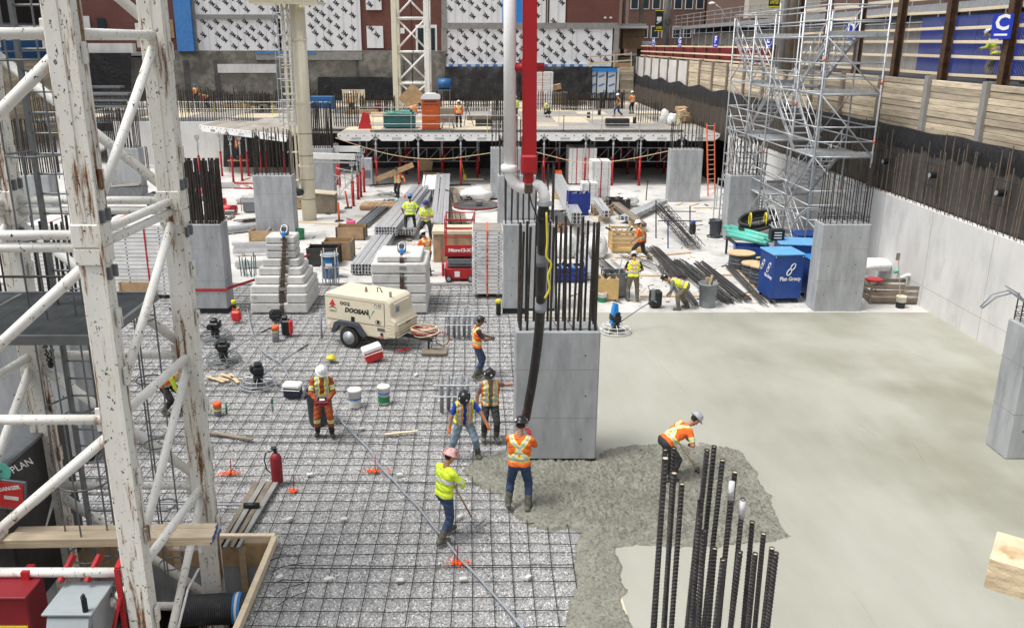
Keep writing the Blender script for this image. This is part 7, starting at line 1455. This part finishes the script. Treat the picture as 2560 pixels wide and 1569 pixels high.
    add_mats(bm_, mats); bm_.polygons.foreach_set('material_index', mi); bm_.name = 'body'; bm_.shade_smooth(); link('body', bm_, t)
    lp = np.empty(len(bm_.loops), int); bm_.loops.foreach_get('vertex_index', lp); ls = np.empty(nf, int); bm_.polygons.foreach_get('loop_start', ls); lt_ = np.empty(nf, int); bm_.polygons.foreach_get('loop_total', lt_)
    def cloth(name, mask, off, ms, fm):
        ids = np.nonzero(mask & (lt_ == 4))[0]
        if not len(ids): return
        q = lp[ls[ids][:,None]+np.arange(4)]; uv, inv = np.unique(q, return_inverse=True); inv = inv.reshape(q.shape)
        vv = co_[uv]+vn[uv]*(off+.004*np.sin(co_[uv][:,2:3]*55+co_[uv][:,0:1]*31))
        me_ = bpy.data.meshes.new(name); me_.from_pydata(vv.tolist(), [], inv.tolist()); add_mats(me_, ms); me_.polygons.foreach_set('material_index', fm[ids].astype(int)); me_.shade_smooth()
        o = link(name, me_, t); sd_ = o.modifiers.new('thickness', 'SOLIDIFY'); sd_.thickness = .004; sd_.offset = -1; return o
    fmv = np.zeros(nf, int); st2 = stripes(.047); st1 = stripes(.026); fmv[st2] = 2; fmv[st1] = 1
    if vest:
        vm = is_t & (np.abs(u) < .225); 
        if vest != top: vm &= ~((f > .03) & (np.abs(u) < .045))
        cloth('safety_vest', vm, .014, [vest,'silver',trim], fmv)
    else:
        am = uarm | farm if not short else (uarm & (tt < .8))
        fs_ = fmv.copy(); fs_[uarm | farm] = 0
        if sleeveband: fs_[uarm & (np.abs(tt-.62) < .17)] = 2; fs_[uarm & (np.abs(tt-.62) < .09)] = 1
        if sleeve: am = am & False
        if hoodband: fs_[is_t] = 0; fs_[is_t & (np.abs(h-.3) < .028)] = 1; fs_[(uarm) & (np.abs(tt-.75) < .1)] = 1
        cloth('shirt', is_t | am, .010, [top,'silver',trim], fs_)
    ft_ = np.zeros(nf, int)
    if legband: ft_[np.abs(ct_[:,2]-.42) < .05] = 2; ft_[np.abs(ct_[:,2]-.42) < .025] = 1
    cloth('trousers', legs, .012, [bot,'silver',trim], ft_); cloth('boot', tags == 'bootL', .006, [boot], np.zeros(nf, int)); cloth('boot', tags == 'bootR', .006, [boot], np.zeros(nf, int))
    # hard hat
    if hat:
        Mx = Matrix(((hx.x,hf.x,hu.x,0),(hx.y,hf.y,hu.y,0),(hx.z,hf.z,hu.z,0),(0,0,0,1))); c = Hc+hu*.055; Mx = Matrix.Translation(c) @ Mx
        hm = MB(); n = 18
        for j, (rr, zz) in enumerate(((.150,-.005),(.150,.008),(.118,.012),(.115,.045),(.100,.085),(.066,.115),(.02,.126))):
            for i in range(n):
                a = 2*math.pi*i/n; fx = 1+(.12*max(0,math.sin(a)) if j < 2 else 0); hm.v.append((rr*math.cos(a)*.92, rr*math.sin(a)*1.1*fx, zz*(1 if not cap else .85)))
        hm.f = [(j*n+i, j*n+(i+1)%n, (j+1)*n+(i+1)%n, (j+1)*n+i) for j in range(6) for i in range(n)]+[tuple(range(6*n,7*n)), tuple(range(n))[::-1]]; hm.m = [0]*len(hm.f)
        hm.bx(-.012,.012,-.1,.1,.09,.125) if not cap else None
        ho_ = hm.o('hard_hat' if not cap else 'cap', hat, t, True); ho_.data.transform(Mx)
        if hat == 'hat_black' and fine:
            for a in (.6,2.2,3.9): sm2 = MB().lathe([(.024,0),(.024,.004)], 8, c=(.112*math.cos(a),.125*math.sin(a),.05), rx=R(70), rz=a+1.57).o('sticker', 'white_plastic', t); sm2.data.transform(Mx)
    t.scale = (s,s,s); return t
def face(p, q):   # heading towards a point
    return math.atan2(-(q[0]-p[0]), q[1]-p[1])
def part(t, mb, name, mat, smooth=False): return mb.o(name, mat, t, smooth)
CAM = (0,0)
# 1 operator in orange coverall with the remote control
p = G(812,1086,.06); t = person('man in a rust-orange coverall and white hard hat holding the pump remote control', p, face(p,(-.8,0)), top='coverall', bot='coverall', sleeveband=True, legband=True, boot='boot_black', hat='hat_white', back='v', hands=((-.13,.33,1.0),(.13,.33,1.0)), elb=(V((-1,-.4,-.3)),V((1,-.4,-.3))), head=(.5,.1), feet=((-.17,.05,0),(.16,-.05,0)), s=1.0)
rc = thing('remote_control', 'dark red pump remote control box held at the belly', 'remote control', p+Matrix.Rotation(t.rotation_euler.z,3,'Z') @ V((0,.42,1.0)), t.rotation_euler.z); MB().bbox((0,0,0), (.34,.2,.12), .03).o('box', 'red_dark', rc); MB().tube([(-.2,-.1,.05),(-.22,.12,.08),(.22,.12,.08),(.2,-.1,.05)], .012, 5).o('guard_bar', 'black', rc)
for x in (-.08,.08): MB().lathe([(.02,.06),(.02,.12)], 8, c=(x,0,0)).o('joystick', 'black', rc)
MB().bx(-.06,.06,-.05,.05,.061,.066).o('screen', 'white_plastic', rc)
# 2 man with phone
p = G(1193,940,.06); person('man in an orange vest and dark cap looking at a phone beside the conduits', p, R(-80), top='navy', vest='hv_orange', sleeve='navy', short=True, bot='jeans', hat='hat_black', cap=True, skin='skin_dark', hands=((-.1,.36,1.12),(.1,.36,1.12)), elb=(V((-1,-.3,-.6)),V((1,-.3,-.6))), head=(.45,0), feet=((-.12,.1,0),(.12,-.08,0)), s=.98, lean=.02)
ph = G(1213,868,.06); tag(MB().box((0,0,0), (.14,.07,.012), rx=.4).o('phone', 'black', None, loc=(p.x+.42,p.y+.02,1.17)), 'dark phone held by the man in the cap', 'phone')
# 3 man leaning a hand on the column
p = G(1225,1098,.06); person('man in an orange vest and black hard hat leaning one hand on the central column', p, face(p,(1.2,8)), top='grey_shirt', vest='hv_orange', sleeve='grey_shirt', short=True, bot='dark_trousers', hat='hat_black', hands=((-.52,-.05,1.35),(.3,.02,.86)), elb=(V((-.4,-.8,-.4)),V((1,-.4,0))), head=(.3,-.35), feet=((-.14,.06,0),(.14,0,0)), s=1.0, back='v')
# 4 man in blue shirt
p = G(1160,1140,.06); person('man in a blue shirt and lime vest bending towards the pour with arms out', p, face(p,(.9,10)), top='blue_shirt', vest='hv_lime', trim='hv_orange', sleeve='blue_shirt', short=True, bot='jeans_pale', hat='hat_black', glove='glove_orange', pelvis=(0,-.02,.86), lean=.3, hands=((-.5,.35,.82),(.36,.2,.72)), elb=(V((-1,-.2,.2)),V((1,-.2,.2))), head=(.45,-.3), feet=((-.30,.08,0),(.30,-.12,0)), s=1.0, belly=.02, back='v')
# 5 man holding the hose, back view
p = G(1297,1270,.12); person('man in an orange shirt with a yellow cross on the back guiding the pump hose', p, R(-8), top='hv_orange', short=True, bot='jeans', hat='hat_black', glove='glove_red', hands=((-.02,.42,1.42),(.14,.40,1.34)), elb=(V((-.6,-.2,-1)),V((.6,-.2,-1))), head=(.25,-.1), feet=((-.2,.04,0),(.18,-.04,0)), s=1.06, lean=.08)
# 6 yellow hoodie with rake
p = G(1110,1345,.06); t = person('man in a bright yellow hooded jacket and red hard hat standing with a rake', p, R(-50), top='hv_lime', hoodband=True, bot='jeans', hat='hat_red', glove='glove_black', hands=((-.12,.40,1.02),(.10,.36,1.12)), elb=(V((-1,-.3,-.3)),V((1,-.2,-.4))), head=(.3,-.25), feet=((-.12,.22,0),(.12,-.16,0)), s=1.0, pelvis=(0,.02,.92), lean=.1)
a_, b_ = atY(1125,1192,p.y+.12), G(1178,1290,.14); rkx = thing('rake', 'wooden-handled rake resting on the mesh held by the man in yellow', 'rake', b_, world=True); MB().bar(a_, a_.lerp(b_,.68), .017, 8).o('handle', 'crate_wood', rkx, True); MB().bar(a_.lerp(b_,.68), b_, .014, 6).o('ferrule', 'red_dark', rkx); c0_, c1_ = G(1188,1318,.1), G(1215,1295,.1); MB().bar(b_+V((-.05,0,0)), b_.lerp((c0_+c1_)/2,.9), .01).bar(c0_,c1_,.012).o('head_bar', 'galv_dark', rkx)
for i in range(11): q = c0_.lerp(c1_, i/10); MB().bar(q, q+V((.02,-.07,-.05)), .006, 4).o('tine', 'galv_dark', rkx)
# 7 bent worker with hand float
p = G(1672,1196,.12); t = person('man in an orange shirt bent over with a shovel in the wet concrete', p, R(-72), top='hv_orange', short=True, sleeveband=True, bot='dark_trousers', boot='boot_black', hat='hat_grey', glove='glove_red', sleeve=None, pelvis=(0,-.12,.86), lean=1.02, hands=((-.14,.50,.72),(.14,.36,.78)), elb=(V((-1,-.4,.4)),V((1,-.4,.4))), head=(-.15,0), feet=((-.16,.08,0),(.16,-.06,0)), s=1.03)
sh_ = thing('shovel', 'wooden shovel pushed into the wet concrete by the bent worker', 'shovel', G(1748,1178,.15), world=True); MB().bar(atY(1690,1095,p.y-.1), G(1742,1172,.2), .018, 8).o('handle', 'lumber', sh_, True); MB().beam(G(1740,1170,.2), G(1770,1185,.12), .22, .015).o('blade', 'steel_dark', sh_)
# 8-14 workers on the pale slab
p = G(1581,752); person('man in a lime vest seen from behind at the grey steel bin', p, R(-3), top='black_cloth', vest='hv_lime', trim='hv_orange', sleeve='black_cloth', short=True, bot='khaki', hat='hat_white', hands=((-.2,.4,1.05),(.24,.36,1.0)), head=(.45,0), lean=.22, s=1.0, feet=((-.16,.02,0),(.16,0,0)))
p = G(1700,772); person('man in a lime vest bending far down beside the black sprayer', p, R(75), top='grey_shirt', vest='hv_lime', trim='hv_orange', sleeve='grey_shirt', bot='khaki', boot='boot_mud', hat='hat_black', pelvis=(0,-.15,.84), lean=1.25, hands=((-.12,.42,.55),(.12,.35,.5)), elb=(V((-1,-.4,.4)),V((1,-.4,.4))), head=(-.1,0), feet=((-.15,.05,0),(.2,-.22,0)), s=1.0)
p = G(1600,652); person('man in an orange shirt walking beside the slatted crate', p, R(60), top='hv_orange', vest='hv_orange', short=True, bot='dark_trousers', boot='boot_mud', hat='hat_white', feet=((-.1,.25,0),(.1,-.42,.08)), pelvis=(0,0,.87), lean=.18, hands=((-.26,.28,.9),(.26,-.1,.86)), head=(.1,0), s=1.0)
p = G(995,494); t = person('man in orange carrying a long plank on his shoulder', p, R(165), top='hv_orange', bot='black_cloth', boot='boot_black', hat='hat_black', hands=((-.5,.12,.95),(.34,.1,1.45)), elb=(V((-1,-.2,-.6)),V((1,.2,-.8))), feet=((-.12,.22,0),(.12,-.2,.03)), pelvis=(0,0,.9), s=1.02, vox=.02, back='v', sleeveband=True)
tag(MB().beam(atY(938,449,p.y), atY(1033,411,p.y-.3), .05, .3).o('carried_plank', 'plywood'), 'long plank carried on the shoulder of the man in orange', 'plank')
p = G(1027,570,.7); person('man in a lime shirt and blue hard hat seen from behind on the beams', p, R(10), top='hv_lime', bot='black_cloth', boot='boot_black', hat='hat_blue', skin='skin_dark', short=True, pelvis=(0,0,.62), feet=((-.2,.2,0),(.2,.15,0)), hands=((-.3,.2,.7),(.3,.2,.7)), s=1.05, vox=.018, lean=.15)
p = G(1066,585,.45); person('man in a lime shirt and dark blue hard hat sitting facing the camera', p, R(180), top='hv_lime', bot='black_cloth', boot='boot_black', hat='hat_navy', short=True, pelvis=(0,0,.55), feet=((-.2,.42,-.1),(.2,.4,-.1)), hands=((-.1,.3,.78),(.08,.32,.74)), s=1.12, vox=.018, back='v', head=(.3,0))
p = G(1068,690); person('man in an orange vest and white hard hat standing left of the scissor lift', p, R(35), top='hv_orange', sleeve='hv_orange', bot='black_cloth', boot='boot_black', hat='hat_white', skin='skin_dark', hands=((-.2,.42,1.1),(.2,.4,1.0)), head=(.35,.2), lean=.2, s=1.03, vox=.016)
# far people on the deck and behind
def far(label, x, y, rz, z=DZ, **k): return person(label, G(x, y, z+.02), rz, vox=.028, **k)
far('surveyor in an orange shirt with a yellow cross standing beside the tripod', 1147, 318, R(0), bot='black_cloth', boot='boot_black', short=False)
far('man in orange behind the tall rebar cage on the deck', 880, 284, R(170), bot='dark_trousers')
far('man in orange bending beside the green bin on the deck', 1028, 300, R(-80), bot='black_cloth', hat='hat_black', pelvis=(0,-.1,.85), lean=1.2, hands=((-.1,.5,.4),(.1,.5,.4)), head=(-.1,0))
far('man in a lime and orange vest stepping across the deck near the corner', 1545, 291, R(70), top='navy', vest='hv_orange', bot='jeans', feet=((-.1,.25,0),(.1,-.3,.05)), pelvis=(0,0,.88))
far('man in orange standing against the dark membrane on the deck', 1580, 284, R(30), bot='black_cloth', short=True)
far('man in a yellow hard hat crouching on the deck right of the boom', 1372, 292, R(150), top='black_cloth', vest='hv_yel', bot='black_cloth', hat='hat_yellow', pelvis=(0,0,.4), lean=.7, feet=((-.15,.15,0),(.15,.0,0)), hands=((-.15,.5,.2),(.15,.5,.2)))
far('man in orange with a blue hard hat standing among the starter bars', 492, 258, R(20), bot='black_cloth', hat='hat_blue', pelvis=(0,0,.9))
far('man in orange with a white hard hat bending among the starter bars', 520, 268, R(80), bot='black_cloth', pelvis=(0,-.1,.85), lean=1.2, hands=((-.1,.5,.4),(.1,.5,.4)))
far('man in a white hard hat half hidden by the white pump pipe on the deck', 1288, 300, R(10), top='hv_yel', bot='black_cloth')
p = G(600,412); person('man in orange working under the skewed deck', (G(600,430).x,62.,1.0), R(120), bot='dark_trousers', hat=None, vox=.028)
p = G(378,655); person('man in a lime shirt and orange trousers beside the leaning panels, seen through the mast', p, R(150), top='hv_yel', vest='hv_lime', trim='hv_orange', bot='hv_orange', hat='hat_black', vox=.018, s=1.05)
p = G(430,1030,.06); person('man in a lime shirt crouching behind the mast leg', p, R(-110), top='hv_yel', vest='hv_orange', bot='black_cloth', hat='hat_white', pelvis=(0,-.1,.75), lean=.9, hands=((-.1,.5,.5),(.1,.45,.45)), feet=((-.15,.15,0),(.15,-.1,0)), vox=.018)
p = V((17.3,30.6,7.55)); person('worker in a yellow jacket with orange straps behind the wire netting', p, R(40), top='hv_yel', vest='hv_lime', trim='hv_orange', bot='khaki', boot='boot_black', hands=((-.2,.4,1.1),(.2,.4,1.1)), head=(.5,0), lean=.3, vox=.018, s=1.02)
